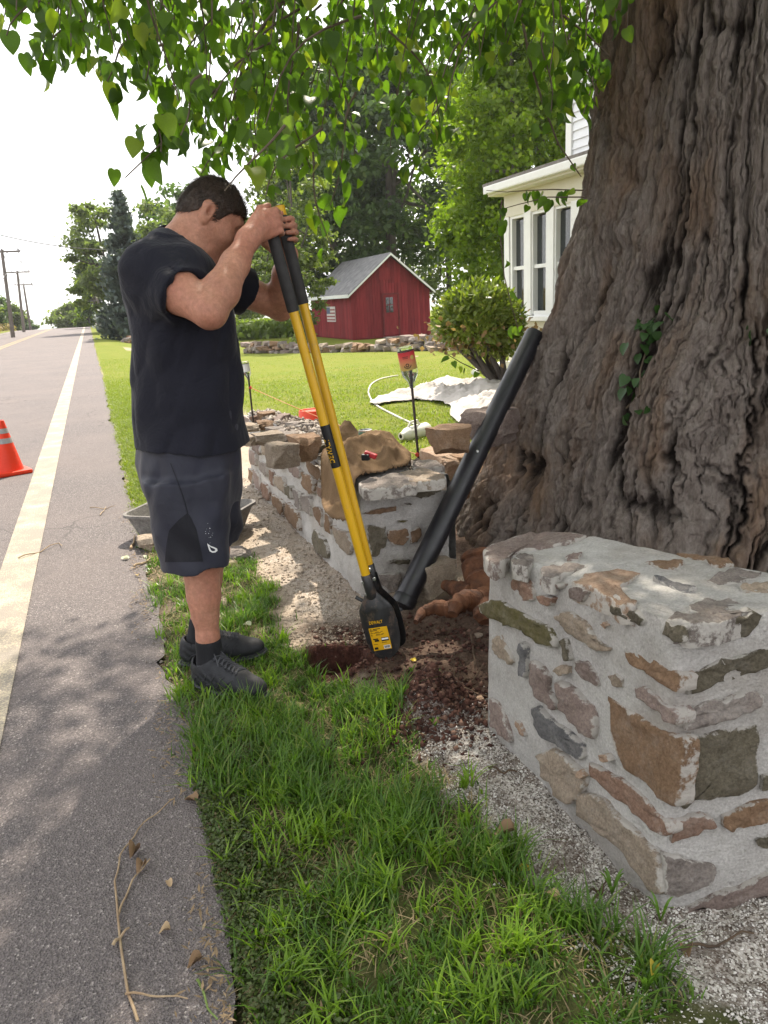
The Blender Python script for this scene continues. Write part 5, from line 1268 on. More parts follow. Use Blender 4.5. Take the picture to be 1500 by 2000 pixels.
HS = 0.0038
body = Field((-0.12, 2.05, 0.03), (0.72, 3.02, 1.80), HS)
Xp = np.array([1.0, 0, 0]); Yp = np.array([0, 1.0, 0]); Zp = np.array([0, 0, 1.0])
# --- head
tilt = R(37); hf = Xp*math.cos(tilt)-Zp*math.sin(tilt); hu = Xp*math.sin(tilt)+Zp*math.cos(tilt); hs = np.array([0, -1.0, 0])   # hs: towards the camera (right side)
# turn the head a little away from the camera
ta = R(4); hf = hf*math.cos(ta)-hs*math.sin(ta)*0.6; hf /= np.linalg.norm(hf); hs = np.cross(hf, hu); hs *= np.sign(-hs[1]); hs /= np.linalg.norm(hs); hu = np.cross(hs, hf); hu *= np.sign(hu[2])
HM = np.array([hf, hs, hu]); HC = J(409, 413, MY-0.074)+np.array([0, 0.074, 0])
def hp(f, s, u): return HC+hf*f+hs*s+hu*u
body.ell(hp(0.014, 0, 0.022), (0.094, 0.075, 0.092), HM, 0.01)           # skull
body.ell(hp(0.048, 0, -0.015), (0.066, 0.066, 0.085), HM, 0.02)           # face
body.ell(hp(0.052, 0, -0.072), (0.054, 0.053, 0.052), HM, 0.025)          # jaw
body.cap(hp(0.010, 0.052, -0.050), hp(0.078, 0.020, -0.105), 0.020, 0.018, 0.03); body.cap(hp(0.010, -0.052, -0.050), hp(0.078, -0.020, -0.105), 0.020, 0.018, 0.03)
body.ell(hp(0.092, 0, -0.106), (0.020, 0.026, 0.018), HM, 0.02)           # chin
body.ell(hp(0.092, 0, 0.030), (0.020, 0.052, 0.014), HM, 0.02)            # brow
body.cap(hp(0.106, 0, 0.018), hp(0.129, 0, -0.022), 0.009, 0.012, 0.012)  # nose
body.ell(hp(0.125, 0, -0.026), (0.014, 0.017, 0.011), HM, 0.008)
for s in (-1, 1):
    body.ell(hp(0.104, 0.031*s, 0.010), (0.016, 0.019, 0.011), HM, 0.010, 'c')      # eye sockets
    body.ell(hp(0.092, 0.031*s, 0.009), (0.013, 0.014, 0.011), HM, 0.004)           # eyes behind lids
    body.ell(hp(0.080, 0.042*s, -0.028), (0.024, 0.020, 0.020), HM, 0.02)           # cheeks
    # ear: rim, hollow, lobe
    body.ell(hp(-0.008, 0.080*s, -0.004), (0.020, 0.010, 0.033), HM, 0.006)
    body.ell(hp(-0.012, 0.076*s, 0.012), (0.021, 0.009, 0.020), HM, 0.006)
    body.ell(hp(-0.002, 0.091*s, 0.002), (0.0115, 0.0105, 0.020), HM, 0.003, 'c'); body.ell(hp(-0.004, 0.083*s, -0.006), (0.006, 0.010, 0.008), HM, 0.003, 'c')
    body.ell(hp(-0.002, 0.079*s, -0.032), (0.009, 0.007, 0.011), HM, 0.005)
body.ell(hp(0.109, 0, -0.060), (0.013, 0.024, 0.006), HM, 0.006); body.ell(hp(0.107, 0, -0.073), (0.013, 0.021, 0.007), HM, 0.006)   # lips
body.ell(hp(0.123, 0, -0.066), (0.010, 0.024, 0.0022), HM, 0.003, 'c')
# --- neck and trunk
nk0 = J(352, 494, MY); nk1 = hp(-0.010, 0, -0.040)
body.cap(nk0, nk1, 0.073, 0.063, 0.03); body.cap(nk0+[0.04, 0, -0.02], hp(0.01, 0, -0.07), 0.05, 0.045, 0.03)
body.cap(nk0, nk0+[-0.04, -0.13, -0.06], 0.06, 0.05, 0.04); body.cap(nk0, nk0+[-0.02, 0.13, -0.06], 0.06, 0.05, 0.04)
def sec(y, xl, xr, ry, Y=MY, dy=0.0):
    a = J(xl, y, Y); b = J(xr, y, Y); return ((a[2]+b[2])/2, (a[0]+b[0])/2, Y+dy, (b[0]-a[0])/2, ry)
tor = [sec(505, 262, 405, 0.13), sec(540, 246, 430, 0.175), sec(600, 250, 450, 0.175), sec(680, 262, 456, 0.165), sec(760, 266, 462, 0.16), sec(860, 270, 468, 0.165), sec(930, 282, 462, 0.16), sec(985, 300, 455, 0.14)]
body.loft([(a_, b_, c_, d_*0.90, e_*0.92) for a_, b_, c_, d_, e_ in tor], 0.04)
# --- arms
shR = J(296, 535, 2.435); elR = J(410, 609, 2.275); wrR = J(484, 468, 2.435)
shL = J(372, 520, 2.75); elL = J(548, 600, 2.865); wrL = J(561, 498, 2.66)
def arm(sh, el, wr, k=0.02):
    body.chain([sh, sh*0.5+el*0.5, el], [0.066, 0.060, 0.047], k)
    m1 = el*0.72+wr*0.28; m2 = el*0.35+wr*0.65
    body.chain([el, m1, m2, wr], [0.046, 0.052, 0.041, 0.0305], k)
arm(shR, elR, wrR); arm(shL, elL, wrL)
# --- hands round the handles
def hand(wr, hc, ax, side, curl_r=0.0165, spread=0.0205):
    """hc: handle point at the middle of the grip, ax: handle direction (down), side -1: palm on the camera side"""
    fwd = Xp-ax*np.dot(Xp, ax); fwd /= np.linalg.norm(fwd); out = np.cross(fwd, ax); out *= np.sign(out[1])*side; out /= np.linalg.norm(out)
    pc = hc+out*0.033-fwd*0.012                         # palm
    M = np.array([fwd, out, ax])
    body.ell(pc-fwd*0.014+ax*0.004, (0.047, 0.017, 0.043), M, 0.010)
    body.ell(pc+fwd*0.010, (0.026, 0.017, 0.041), M, 0.010)
    body.cap(wr, pc-fwd*0.040+ax*0.012, 0.031, 0.030, 0.02); body.cap(wr, pc-fwd*0.02, 0.029, 0.027, 0.02)
    for i in range(4):
        o = ax*((i-1.5)*spread); sc_ = (0.96, 1.04, 1.0, 0.84)[i]; r = (0.0100, 0.0104, 0.0098, 0.0086)[i]
        mcp = hc+o+out*0.034+fwd*0.020
        pip = hc+o*1.02+fwd*(0.036*sc_)+out*0.006+ax*0.003
        dip = hc+o*1.02+fwd*(0.022*sc_)-out*(0.024*sc_)+ax*0.004
        tip = hc+o*1.0-fwd*0.002-out*(0.0285)+ax*0.004
        body.cap(mcp-fwd*0.03, mcp, r*1.05, r*1.12, 0.006)
        body.ell(mcp, (r*1.22, r*1.15, r*1.05), M, 0.004)
        body.cap(mcp, pip, r*1.08, r*1.04, 0.002); body.cap(pip, dip, r*1.0, r*0.94, 0.002); body.cap(dip, tip, r*0.94, r*0.82, 0.002)
    th0 = pc-fwd*0.036-ax*0.012; th1 = hc-ax*0.046-fwd*0.022+out*0.020; th2 = hc-ax*0.052+fwd*0.010+out*0.012
    if side > 0: th2 = hc-ax*0.048-fwd*0.004-out*0.02; th1 = hc-ax*0.042-fwd*0.026+out*0.006
    body.cap(th0, th1, 0.0155, 0.0125, 0.010); body.cap(th1, th2, 0.0120, 0.0095, 0.004)
hcR = HN[0]+ax_n*0.058; hcL = HF[0]+ax_f*0.075
hand(wrR, hcR, ax_n, -1); hand(wrL, hcL, ax_f, 1)
# --- legs
def foot_frame(heel, toe):
    d = toe-heel; d[2] = 0; L = np.linalg.norm(d); return d/L, L
heelR, toeR = gnd(384, 1338), gnd(522, 1374); heelL, toeL = gnd(357, 1303), gnd(505, 1283)
fR, LR_ = foot_frame(heelR.copy(), toeR.copy()); fL, LL_ = foot_frame(heelL.copy(), toeL.copy())
anR = heelR+fR*0.075+np.array([0, 0, 0.10]); anL = heelL+fL*0.07+np.array([0, 0, 0.10])
knR = J(394, 1092, 2.47); knL = J(412, 1072, 2.69); hipR = J(362, 900, 2.49); hipL = J(375, 895, 2.67)
for hip, kn, an in ((hipR, knR, anR), (hipL, knL, anL)):
    body.chain([hip, kn], [0.085, 0.060], 0.03)
    cf = kn*0.66+an*0.34
    body.chain([kn, cf, kn*0.25+an*0.75, an], [0.057, 0.0505, 0.036, 0.036], 0.02)
    body.cap(kn*0.9+an*0.1+[-0.012, 0, 0], kn*0.48+an*0.52+[-0.010, 0, 0], 0.046, 0.032, 0.03)
    body.ell(kn+[0.022, 0, -0.01], (0.040, 0.042, 0.05), None, 0.02)
for an, f in ((anR, fR), (anL, fL)):
    body.cap(an, an-[0, 0, 0.06]+f*0.03, 0.034, 0.032, 0.02); body.cap(an-[0, 0, 0.05]+f*0.02, an-[0, 0, 0.075]+f*0.14, 0.032, 0.022, 0.02)
BV_, BF_ = body.polygonize(2)
t = NT('skin')
sk = t.ramp(t.noise(14, 5), [(0.3, (0.36, 0.175, 0.118)), (0.7, (0.47, 0.245, 0.165))])
red = t.ramp(t.noise(5, 3), [(0.45, 0.0), (0.75, 0.55)]); sk = t.mix(red, sk, (0.43, 0.155, 0.11))
fre = t.ramp(t.voro(120), [(0.06, 1.0), (0.16, 0.0)]); fre = t.math('MULTIPLY', fre, t.ramp(t.noise(8, 3), [(0.45, 0.0), (0.65, 0.5)]))
sk = t.mix(fre, sk, (0.30, 0.13, 0.08))
mot = t.ramp(t.noise(70, 5, None, 0.7), [(0.3, (0.74, 0.70, 0.68)), (0.7, (1.16, 1.10, 1.08))]); sk = t.mix(1.0, sk, mot, 'MULTIPLY')
hairy = t.ramp(t.noise(160, 3, t.map((1, 1, 0.25))), [(0.50, 0.0), (0.66, 0.32)]); sk = t.mix(hairy, sk, (0.30, 0.16, 0.09))
M_SKIN = t.fin(sk, 0.52, t.bump(t.noise(260, 5, None, 0.7), 0.5, 0.003, t.bump(t.noise(50, 4), 0.3, 0.006)), 0.35, **{'Subsurface Weight': 0.12, 'Subsurface Radius': (0.012, 0.005, 0.003), 'Subsurface Scale': 0.6})
man = thing('person', ((heelR[0]+heelL[0])/2+0.1, MY, 0), 'person in black T-shirt and dark shorts bending over a yellow post hole digger', 'person')
mesh_np('body', BV_, BF_, M_SKIN, man)

# --- shirt
sh = Field((-0.20, 2.12, 0.80), (0.62, 3.05, 1.62), 0.0050)
stor = [sec(470, 300, 360, 0.10), sec(488, 262, 388, 0.165), sec(512, 240, 412, 0.195), sec(555, 233, 440, 0.205), sec(600, 242, 452, 0.20), sec(650, 252, 458, 0.195), sec(716, 258, 465, 0.19), sec(754, 260, 469, 0.19), sec(822, 257, 475, 0.195), sec(864, 255, 480, 0.20), sec(887, 254, 482, 0.203)]
sh.loft(stor, 0.03, e=2.4)
sh.cap(nk0+[-0.02, 0, -0.055], nk0+[-0.015, -0.15, -0.085], 0.078, 0.070, 0.05); sh.cap(nk0+[-0.02, 0, -0.055], nk0+[-0.01, 0.15, -0.085], 0.078, 0.070, 0.05)
cuR = shR*0.44+elR*0.56; cuL = shL*0.40+elL*0.60
sv = Field((-0.20, 2.12, 0.80), (0.62, 3.05, 1.62), 0.0050)
for s_, c_, e_ in ((shR+[-0.002, 0.03, -0.004], cuR, elR), (shL, cuL, elL)):
    d = (e_-s_)/np.linalg.norm(e_-s_); one = Field((-0.20, 2.12, 0.80), (0.62, 3.05, 1.62), 0.0050)
    one.chain([s_, c_+d*0.03], [0.078, 0.081], 0.05)
    slb, X_, Y_, Z_ = one.block(c_-0.2, c_+0.2); cutd = ((X_-c_[0])*d[0]+(Y_-c_[1])*d[1]+(Z_-c_[2])*d[2])
    one.f[slb] = np.maximum(one.f[slb], cutd.astype(np.float32)); one.cap(c_-d*0.025, c_+d*0.10, 0.066, 0.075, 0.004, 'c')
    sv.f = np.minimum(sv.f, one.f)
sh.cap(J(322, 478, MY-0.05), J(287, 515, 2.45), 0.046, 0.058, 0.05); sh.cap(J(332, 478, MY+0.05), J(330, 508, 2.72), 0.062, 0.068, 0.05)
sh.put(tuple(slice(0, n_) for n_ in sh.n), sv.f, 0.045)
for s_, c_, e_ in ((shR, cuR, elR), (shL, cuL, elL)):
    d = (e_-s_)/np.linalg.norm(e_-s_); sh.cap(c_-d*0.02, c_+d*0.10, 0.064, 0.073, 0.004, 'c')
# folds
sl, X_, Y_, Z_ = sh.block(sh.lo, sh.lo+sh.n*sh.h)
fo = 0.013*vnoise(X_*8+2*Z_, Y_*9, Z_*3.0)+0.0055*(1-2*np.abs(vnoise(X_*15-6*Z_, Y_*14, Z_*5)))
fo = fo*(0.35+sstep(1.5, 1.0, Z_))
fo = fo*sstep(1.62, 1.30, Z_); dg = (X_-0.02)*0.62+Z_*0.8; fo = fo+0.0030*np.sin(dg*64+3*np.sin(Z_*9))*np.exp(-((Z_-1.28)/0.13)**2)*sstep(0.30, 0.0, X_)
fo = fo+0.0035*np.sin((X_*0.5+Z_*0.9)*95+2*np.sin(X_*25))*np.exp(-(((X_-cuR[0]+0.02)/0.07)**2+((Z_-cuR[2]-0.02)/0.08)**2))*sstep(2.50, 2.40, Y_)
sh.f += fo.astype(np.float32)
# openings: neck, sleeves, hem
sh.cap(nk0+[-0.02, 0, -0.02], nk0*0.4+nk1*0.6+[0.03, 0, 0.03], 0.083, 0.090, 0.004, 'c'); sh.cap(nk0+[0.045, 0, -0.03], nk0+[0.16, 0, 0.05], 0.062, 0.09, 0.004, 'c')
hz = J(367, 890, 2.40)[2]
hem = (hz+0.012*np.sin(X_*14)) - Z_; sh.f = np.maximum(sh.f, hem).astype(np.float32)
sh.loft([(hz-0.1, stor[-1][1], MY, stor[-1][3]-0.034, stor[-1][4]-0.034), (hz+0.03, stor[-1][1], MY, stor[-1][3]-0.034, stor[-1][4]-0.034)], 0.004, 'c', e=2.4)
V_, F_ = sh.polygonize(2)
t = NT('black_jersey')
c_ = t.ramp(t.noise(3.5, 5), [(0.3, (0.0085, 0.0088, 0.0145)), (0.75, (0.0165, 0.017, 0.026))])
c_ = t.mix(t.ramp(t.noise(400, 2), [(0.45, 0.0), (0.75, 0.2)]), c_, (0.03, 0.03, 0.037))
M_SHIRT = t.fin(c_, 0.92, t.bump(t.noise(500, 2), 0.3, 0.001, t.bump(t.noise(9, 4, None, 0.6, 0.8), 0.35, 0.03)), 0.2, **{'Sheen Weight': 0.10, 'Sheen Roughness': 0.4})
shirt = mesh_np('shirt', V_, F_, M_SHIRT, man); shirt['label'] = 'plain black short-sleeved T-shirt'
# --- shorts
so = Field((-0.10, 2.20, 0.42), (0.58, 3.0, 1.08), 0.0048)
def ssec(y, xl, xr, ry, Y): return sec(y, xl, xr, ry, Y)
so.loft([ssec(800, 272, 462, 0.165, MY), ssec(840, 268, 466, 0.175, MY), ssec(900, 264, 469, 0.185, MY), ssec(945, 275, 470, 0.185, MY), ssec(985, 290, 468, 0.17, MY)], 0.03, e=2.3)
so.loft([ssec(930, 275, 452, 0.10, 2.47), ssec(1000, 292, 450, 0.105, 2.465), ssec(1060, 305, 449, 0.108, 2.46), ssec(1103, 314, 446, 0.112, 2.455)], 0.03, e=2.2)
so.loft([ssec(930, 320, 472, 0.10, 2.69), ssec(1000, 335, 471, 0.105, 2.695), ssec(1062, 345, 469, 0.108, 2.70)], 0.02, e=2.2)
sl, X_, Y_, Z_ = so.block(so.lo, so.lo+so.n*so.h)
fo = 0.010*vnoise(X_*13+3*Z_, Y_*11, Z_*4)+0.005*vnoise(X_*26-9*Z_, Y_*20, Z_*8)
fo = fo+0.004*np.sin((X_*0.8+Z_*0.35)*60+2*np.sin(Z_*12))*sstep(0.86, 0.6, Z_)
so.f += fo.astype(np.float32)
for (y_, xl, xr, Yc) in ((1103, 314, 446, 2.455), (1062, 345, 469, 2.70)):
    s1 = ssec(y_, xl, xr, 0.10, Yc)
    so.loft([(s1[0]-0.05, s1[1], Yc, s1[3]-0.008, 0.100), (s1[0]+0.05, s1[1]-0.006, Yc, s1[3]-0.012, 0.094)], 0.003, 'c', e=2.2)
V_, F_ = so.polygonize(2)
t = NT('charcoal_shorts')
c_ = t.ramp(t.noise(5, 4), [(0.3, (0.014, 0.0148, 0.025)), (0.75, (0.024, 0.025, 0.041))])
c_ = t.mix(t.ramp(t.voro(60), [(0.02, 0.55), (0.05, 0.0)]), c_, (0.2, 0.2, 0.2)) if False else c_
M_SHORT = t.fin(c_, 0.62, t.bump(t.noise(600, 2), 0.2, 0.001, t.bump(t.noise(14, 3, None, 0.5, 0.6), 0.25, 0.02)), 0.35, **{'Sheen Weight': 0.08})
M_SHORT2 = simple('black_shorts_panel', (0.006, 0.006, 0.010), (0.010, 0.010, 0.015), 6, 0.7, 0.2, 300)
shorts = mesh_np('shorts', V_, F_, M_SHORT, man); shorts['label'] = 'dark charcoal athletic shorts'
bvs = BVHTree.FromPolygons([Vector(v) for v in V_], [tuple(f) for f in F_.tolist()])
def decal(name, loops, bvh, mat, parent, lift=0.0025):
    """flat print laid on a surface: strips of quads between two outlines"""
    mb_ = MB()
    for inner, outer in loops:
        P = []
        for (u, v) in inner+outer:
            h = bvh.ray_cast(Vector(CAM_O), Vector(ray(u, v)))
            if h[0] is None: return None
            P.append(np.array(h[0])-ray(u, v)*lift)
        n = len(inner); mb_.add(P, [(i, i+1, n+i+1, n+i) for i in range(n-1)])
    return mb_.build(name, mat, parent)
# dark side panel let into the shorts
pan_l = [(400-0.0*i, 0) for i in range(1)]
top_edge = [(331, 1036), (340, 1024), (352, 1008), (362, 1001), (368, 1000)]
def lerp_path(P, n):
    P = np.array(P, float); s = np.r_[0, np.cumsum(np.linalg.norm(np.diff(P, axis=0), axis=1))]; u = np.linspace(0, s[-1], n); return [tuple(q) for q in np.stack([np.interp(u, s, P[:, i]) for i in (0, 1)], 1)]
rows = []
Lp = lerp_path([(366, 1002), (348, 1016), (330, 1036), (325, 1062), (322, 1098)], 22); Rp = lerp_path([(367, 1002), (374, 1012), (384, 1034), (390, 1062), (397, 1097)], 22)
grid = [[(l[0]*(1-s)+r[0]*s, l[1]*(1-s)+r[1]*s) for s in np.linspace(0, 1, 14)] for l, r in zip(Lp, Rp)]
decal('side_panel', [(grid[i], grid[i+1]) for i in range(21)], bvs, M_SHORT2, shorts, 0.002)
# piping seam from the waist to the panel
seam = lerp_path([(333, 905), (345, 935), (358, 970), (367, 1002)], 24)
decal('seam', [([(u-0.9, v) for u, v in seam], [(u+0.9, v) for u, v in seam])], bvs, M_SHORT2, shorts, 0.002)
# white drop-shaped emblem
oz = lambda u, v: (200+u/2.6316, 640+v/2.6316)
out_ = [(538, 1108), (556, 1122), (575, 1128), (590, 1136), (592, 1146), (582, 1155), (566, 1157), (551, 1149), (546, 1136), (542, 1122), (538, 1108)]
inn_ = [(549, 1122), (558, 1129), (570, 1134), (579, 1139), (580, 1144), (575, 1148), (566, 1149), (558, 1144), (555, 1137), (552, 1130), (549, 1122)]
decal('emblem', [([oz(*p) for p in inn_], [oz(*p) for p in out_])], bvs, simple('white_print', (0.75, 0.75, 0.75), None, 5, 0.7), shorts, 0.003)
# chalky splashes
rgd = random.Random(3)
for k in range(14):
    u, v = 408+rgd.gauss(0, 4), 1040+rgd.gauss(0, 8)
    if k == 0: lst = []
    s = rgd.uniform(0.4, 0.9); lst.append(([(u-s, v), (u, v+s)], [(u, v-s), (u+s, v)]))
decal('splashes', lst, bvs, bpy.data.materials['white_print'], shorts, 0.0025)
# --- hair
hr = Field(HC-0.17, HC+0.17, 0.0036)
hr.ell(hp(0.013, 0, 0.024), (0.0995, 0.0805, 0.098), HM, 0.0)
hr.ell(hp(-0.040, 0, -0.012), (0.045, 0.062, 0.050), HM, 0.02)
sl, X_, Y_, Z_ = hr.block(hr.lo, hr.lo+hr.n*hr.h)
lf = (X_-HC[0])*hf[0]+(Y_-HC[1])*hf[1]+(Z_-HC[2])*hf[2]; ls_ = (X_-HC[0])*hs[0]+(Y_-HC[1])*hs[1]+(Z_-HC[2])*hs[2]; lu = (X_-HC[0])*hu[0]+(Y_-HC[1])*hu[1]+(Z_-HC[2])*hu[2]
line = np.interp(lf.ravel(), [-0.12, -0.06, -0.03, -0.018, 0.012, 0.020, 0.036, 0.048, 0.080, 0.13], [-0.045, -0.044, -0.014, 0.030, 0.032, -0.014, -0.008, 0.034, 0.050, 0.060]).reshape(lf.shape)
hr.f = np.maximum(hr.f+(0.004*vnoise(lf*60+ls_*25, ls_*60, lu*26)+0.002*vnoise(lf*150, ls_*150, lu*60)).astype(np.float32), (line-lu).astype(np.float32))
V_, F_ = hr.polygonize(1)
t = NT('brown_hair'); c_ = t.ramp(t.noise(60, 5, t.map((1, 1, 0.5))), [(0.3, (0.020, 0.012, 0.008)), (0.7, (0.062, 0.038, 0.026))])
M_HAIR = t.fin(c_, 0.5, t.bump(t.noise(130, 4, t.map((1, 1, 0.35)), 0.6, 0.5), 0.9, 0.006), 0.4)
hair = mesh_np('hair', V_, F_, M_HAIR, man); hair['label'] = 'short brown hair'
# strands lying over it
sb = MB(); rgh = random.Random(9); Nv = V_[np.linspace(0, len(V_)-1, 5200).astype(int)]
for p in Nv:
    q = p-hp(0.013, 0, 0.02); nrm = q/np.linalg.norm(q); flow = -hf*0.75-hu*0.55+hs*0.15*np.sign(q@hs); flow = flow-nrm*(flow@nrm); L = np.linalg.norm(flow)
    if L < 1e-3: continue
    flow = flow/L+np.array([rgh.gauss(0, 0.25) for _ in range(3)]); ln = rgh.uniform(0.012, 0.026); w = np.cross(nrm, flow); w = w/np.linalg.norm(w)*0.0009
    a = p+nrm*0.0005; b = p+flow*ln*0.5+nrm*0.004; c3 = p+flow*ln+nrm*rgh.uniform(0.0, 0.004); sb.add([a-w, a+w, b+w*0.8, b-w*0.8, c3], [(0, 1, 2, 3), (3, 2, 4)])
tag(sb.build('hair_strands', M_HAIR, hair), kind='stuff')
# --- socks and shoes
M_SOCK = simple('black_sock_knit', (0.010, 0.010, 0.012), (0.02, 0.02, 0.023), 30, 0.95, 0.5, 250, stretch=(1, 1, 0.3))
M_SHOE = simple('black_running_shoe', (0.011, 0.0115, 0.014), (0.024, 0.025, 0.029), 40, 0.6, 0.4, 300)
M_LACE = simple('charcoal_lace', (0.045, 0.046, 0.052), (0.075, 0.076, 0.084), 90, 0.8, 0.4, 300)
M_SOLE = simple('black_rubber_sole', (0.020, 0.020, 0.023), (0.042, 0.042, 0.046), 30, 0.7, 0.3, 120)
for nm, an, f, hl in (('near', anR, fR, heelR), ('far', anL, fL, heelL)):
    kn = knR if nm == 'near' else knL; sd = np.cross(Zp, f)
    top = an+(kn-an)/np.linalg.norm(kn-an)*0.085
    V1 = Field(an-[0.12, 0.12, 0.12], an+[0.12, 0.12, 0.16], 0.004)
    V1.chain([an-[0, 0, 0.06]+f*0.01, an, top], [0.046, 0.0435, 0.0435], 0.01)
    sl, X_, Y_, Z_ = V1.block(V1.lo, V1.lo+V1.n*V1.h); V1.f = np.maximum(V1.f, (Z_-top[2]).astype(np.float32))
    vv_, ff_ = V1.polygonize(1); mesh_np('sock', vv_, ff_, M_SOCK, man)
    sf = Field(hl-[0.2, 0.42, 0.03], hl+[0.42, 0.2, 0.19], 0.0042); sf.f[:] = 0.5
    Mx = np.array([f, sd, Zp]); L = 0.295
    P = lambda a, b, c: hl+f*a+sd*b+Zp*c
    sf.ell(P(0.062, 0, 0.058), (0.068, 0.042, 0.060), Mx, 0.02); sf.ell(P(0.060, 0, 0.095), (0.055, 0.043, 0.040), Mx, 0.02)
    sf.ell(P(0.145, 0, 0.052), (0.085, 0.045, 0.050), Mx, 0.03); sf.ell(P(0.225, 0.004, 0.043), (0.075, 0.049, 0.036), Mx, 0.03)
    sf.cap(P(0.085, 0, 0.085), P(0.19, 0, 0.060), 0.045, 0.036, 0.03); sf.cap(P(0.095, 0, 0.105), P(0.13, 0, 0.090), 0.032, 0.03, 0.02)
    sl, X_, Y_, Z_ = sf.block(sf.lo, sf.lo+sf.n*sf.h); sf.f = np.maximum(sf.f, (0.022-Z_+hl[2]).astype(np.float32))
    sf.cap(P(0.062, 0, 0.10), P(0.055, 0, 0.20), 0.043, 0.043, 0.004, 'c')
    qx = (X_-hl[0])*f[0]+(Y_-hl[1])*f[1]; qs = (X_-hl[0])*sd[0]+(Y_-hl[1])*sd[1]
    sf.f += (0.0022*np.sin(qx*150+Z_*190)*sstep(0.015, 0.03, np.abs(qs))*sstep(0.10, 0.07, Z_)*sstep(0.17, 0.10, qx)).astype(np.float32)
    vv_, ff_ = sf.polygonize(1); shoe = mesh_np('shoe', vv_, ff_, M_SHOE, man)
    # sole
    out = []
    for a in np.linspace(0, 2*math.pi, 40, endpoint=False):
        u = 0.5+0.5*math.cos(a); w = 0.046*(1-abs(2*u-1)**3)**0.5*(0.80+0.28*u-0.10*math.exp(-((u-0.4)/0.15)**2)); out.append((u*0.302-0.004, math.copysign(w, math.sin(a)) if abs(math.sin(a)) > 1e-6 else 0))
    so_ = MB(); k = len(out); V2 = []
    for zz, g in ((0.002, 0.94), (0.010, 1.0), (0.020, 1.03), (0.029, 1.0)):
        for (a, b) in out: V2.append(P(0.148+(a-0.148)*g, b*g, zz+0.012*max(0, (a-0.22)/0.08)**2*0.6))
    F2 = [(r*k+j, r*k+(j+1) % k, (r+1)*k+(j+1) % k, (r+1)*k+j) for r in range(3) for j in range(k)]+[tuple(range(k-1, -1, -1)), tuple(3*k+j for j in range(k))]
    so_.add(V2, F2); so_.build('sole', M_SOLE, shoe, True)
    bsh = BVHTree.FromPolygons([Vector(v) for v in vv_], [tuple(q) for q in ff_.tolist()])
    def drop(a, b, lift):
        h = bsh.ray_cast(Vector(P(a, b, 0.3)), Vector((0, 0, -1))); return np.array(h[0])+[0, 0, lift] if h[0] else P(a, b, 0.06)
    lc = MB(); eye = MB()
    for i, a in enumerate(np.linspace(0.112, 0.200, 7)):
        lc.tube([drop(a+0.006*abs(b)/0.02, b, 0.0022) for b in np.linspace(-0.023, 0.023, 7)], 0.0030, 6)
        lc.tube([drop(a+0.012*(b+0.021)/0.042, b, 0.0012) for b in np.linspace(-0.021, 0.021, 7)], 0.0022, 6)
        for b in (-0.025, 0.025): eye.lathe([(0.0035, 0), (0.0035, 0.002), (0.0015, 0.0022)], drop(a+0.005, b, 0.0), (0, 0, 1), 8)
    for q in (-1, 1): lc.tube([drop(0.112, 0, 0.004), drop(0.112, 0, 0.004)+sd*q*0.014+Zp*0.006, drop(0.128, 0.022*q, 0.004), drop(0.140, 0.030*q, 0.0015)], 0.0022, 6)
    lc.build('laces', M_LACE, shoe, True); eye.build('eyelets', M_SOLE, shoe, True)
    for q in (-1, 1):
        ov_ = MB()
        for k in range(5):
            pts_ = []
            for s_ in np.linspace(0, 1, 7):
                a = 0.028+0.034*k+0.040*s_; h = bsh.ray_cast(Vector(P(a, 0.12*q, 0.040+0.042*s_+0.006*math.sin(6*s_+k))), Vector((-sd*q).tolist()))
                if h[0]: pts_.append(np.array(h[0])+sd*q*0.0010)
            if len(pts_) > 3: ov_.tube(pts_, 0.0020, 5)
        ov_.build('overlay_ribs', M_SOLE, shoe, True)
    mid = [P(0.148+(a-0.148)*1.045, b*1.05, 0.018+0.012*max(0, (a-0.22)/0.08)**2*0.6) for (a, b) in out]
    MB().tube(mid+[mid[0]], 0.0045, 6, caps=False).build('midsole_bead', M_LACE, shoe, True)

# ---------------------------------------------------------------- the post hole digger
dig = thing('post_hole_digger', (0.84, 2.40, 0), 'yellow-handled post hole digger with black clamshell blades held by the person', 'post hole digger')
t = NT('yellow_fibreglass')
_d = t.ramp(t.math('ADD', t.noise(40, 6, t.map((1, 1, 0.3)), 0.7), t.math('MULTIPLY', t.noise(220, 3), 0.2)), [(0.68, 0.0), (0.80, 0.55)])
M_YEL = t.fin(t.mix(_d, t.ramp(t.noise(6, 4), [(0.3, (0.62, 0.36, 0.008)), (0.7, (0.56, 0.31, 0.006))]), (0.30, 0.20, 0.08)), t.ramp(t.noise(25, 4), [(0.3, 0.28), (0.7, 0.5)]), t.bump(t.noise(90, 3), 0.06, 0.003), 0.45)
M_GRIP = simple('black_rubber_grip', (0.028, 0.027, 0.027), (0.045, 0.043, 0.043), 30, 0.75, 0.25, 200)
t = NT('black_lacquered_steel')
_d = t.ramp(t.math('ADD', t.noise(24, 6, None, 0.7), t.math('MULTIPLY', t.noise(140, 4), 0.25)), [(0.66, 0.0), (0.80, 0.65)])
M_BLK = t.fin(t.mix(_d, t.ramp(t.noise(20, 4), [(0.3, (0.012, 0.012, 0.013)), (0.7, (0.022, 0.022, 0.023))]), (0.11, 0.075, 0.055)), t.ramp(t.noise(30, 5), [(0.3, 0.25), (0.7, 0.55)]), t.bump(t.noise(60, 4), 0.12, 0.004), 0.5)
M_BOLT = simple('zinc_bolt', (0.5, 0.5, 0.5), None, 20, 0.3, metal=0.9)
M_STK = simple('black_sticker', (0.012, 0.012, 0.014), None, 20, 0.35)
M_YPR = simple('yellow_print', (0.72, 0.40, 0.01), None, 10, 0.45)
RH = 0.0158
def tubeseg(a, b, s0, s1, r): return [a+(b-a)*s0, a+(b-a)*s1], r
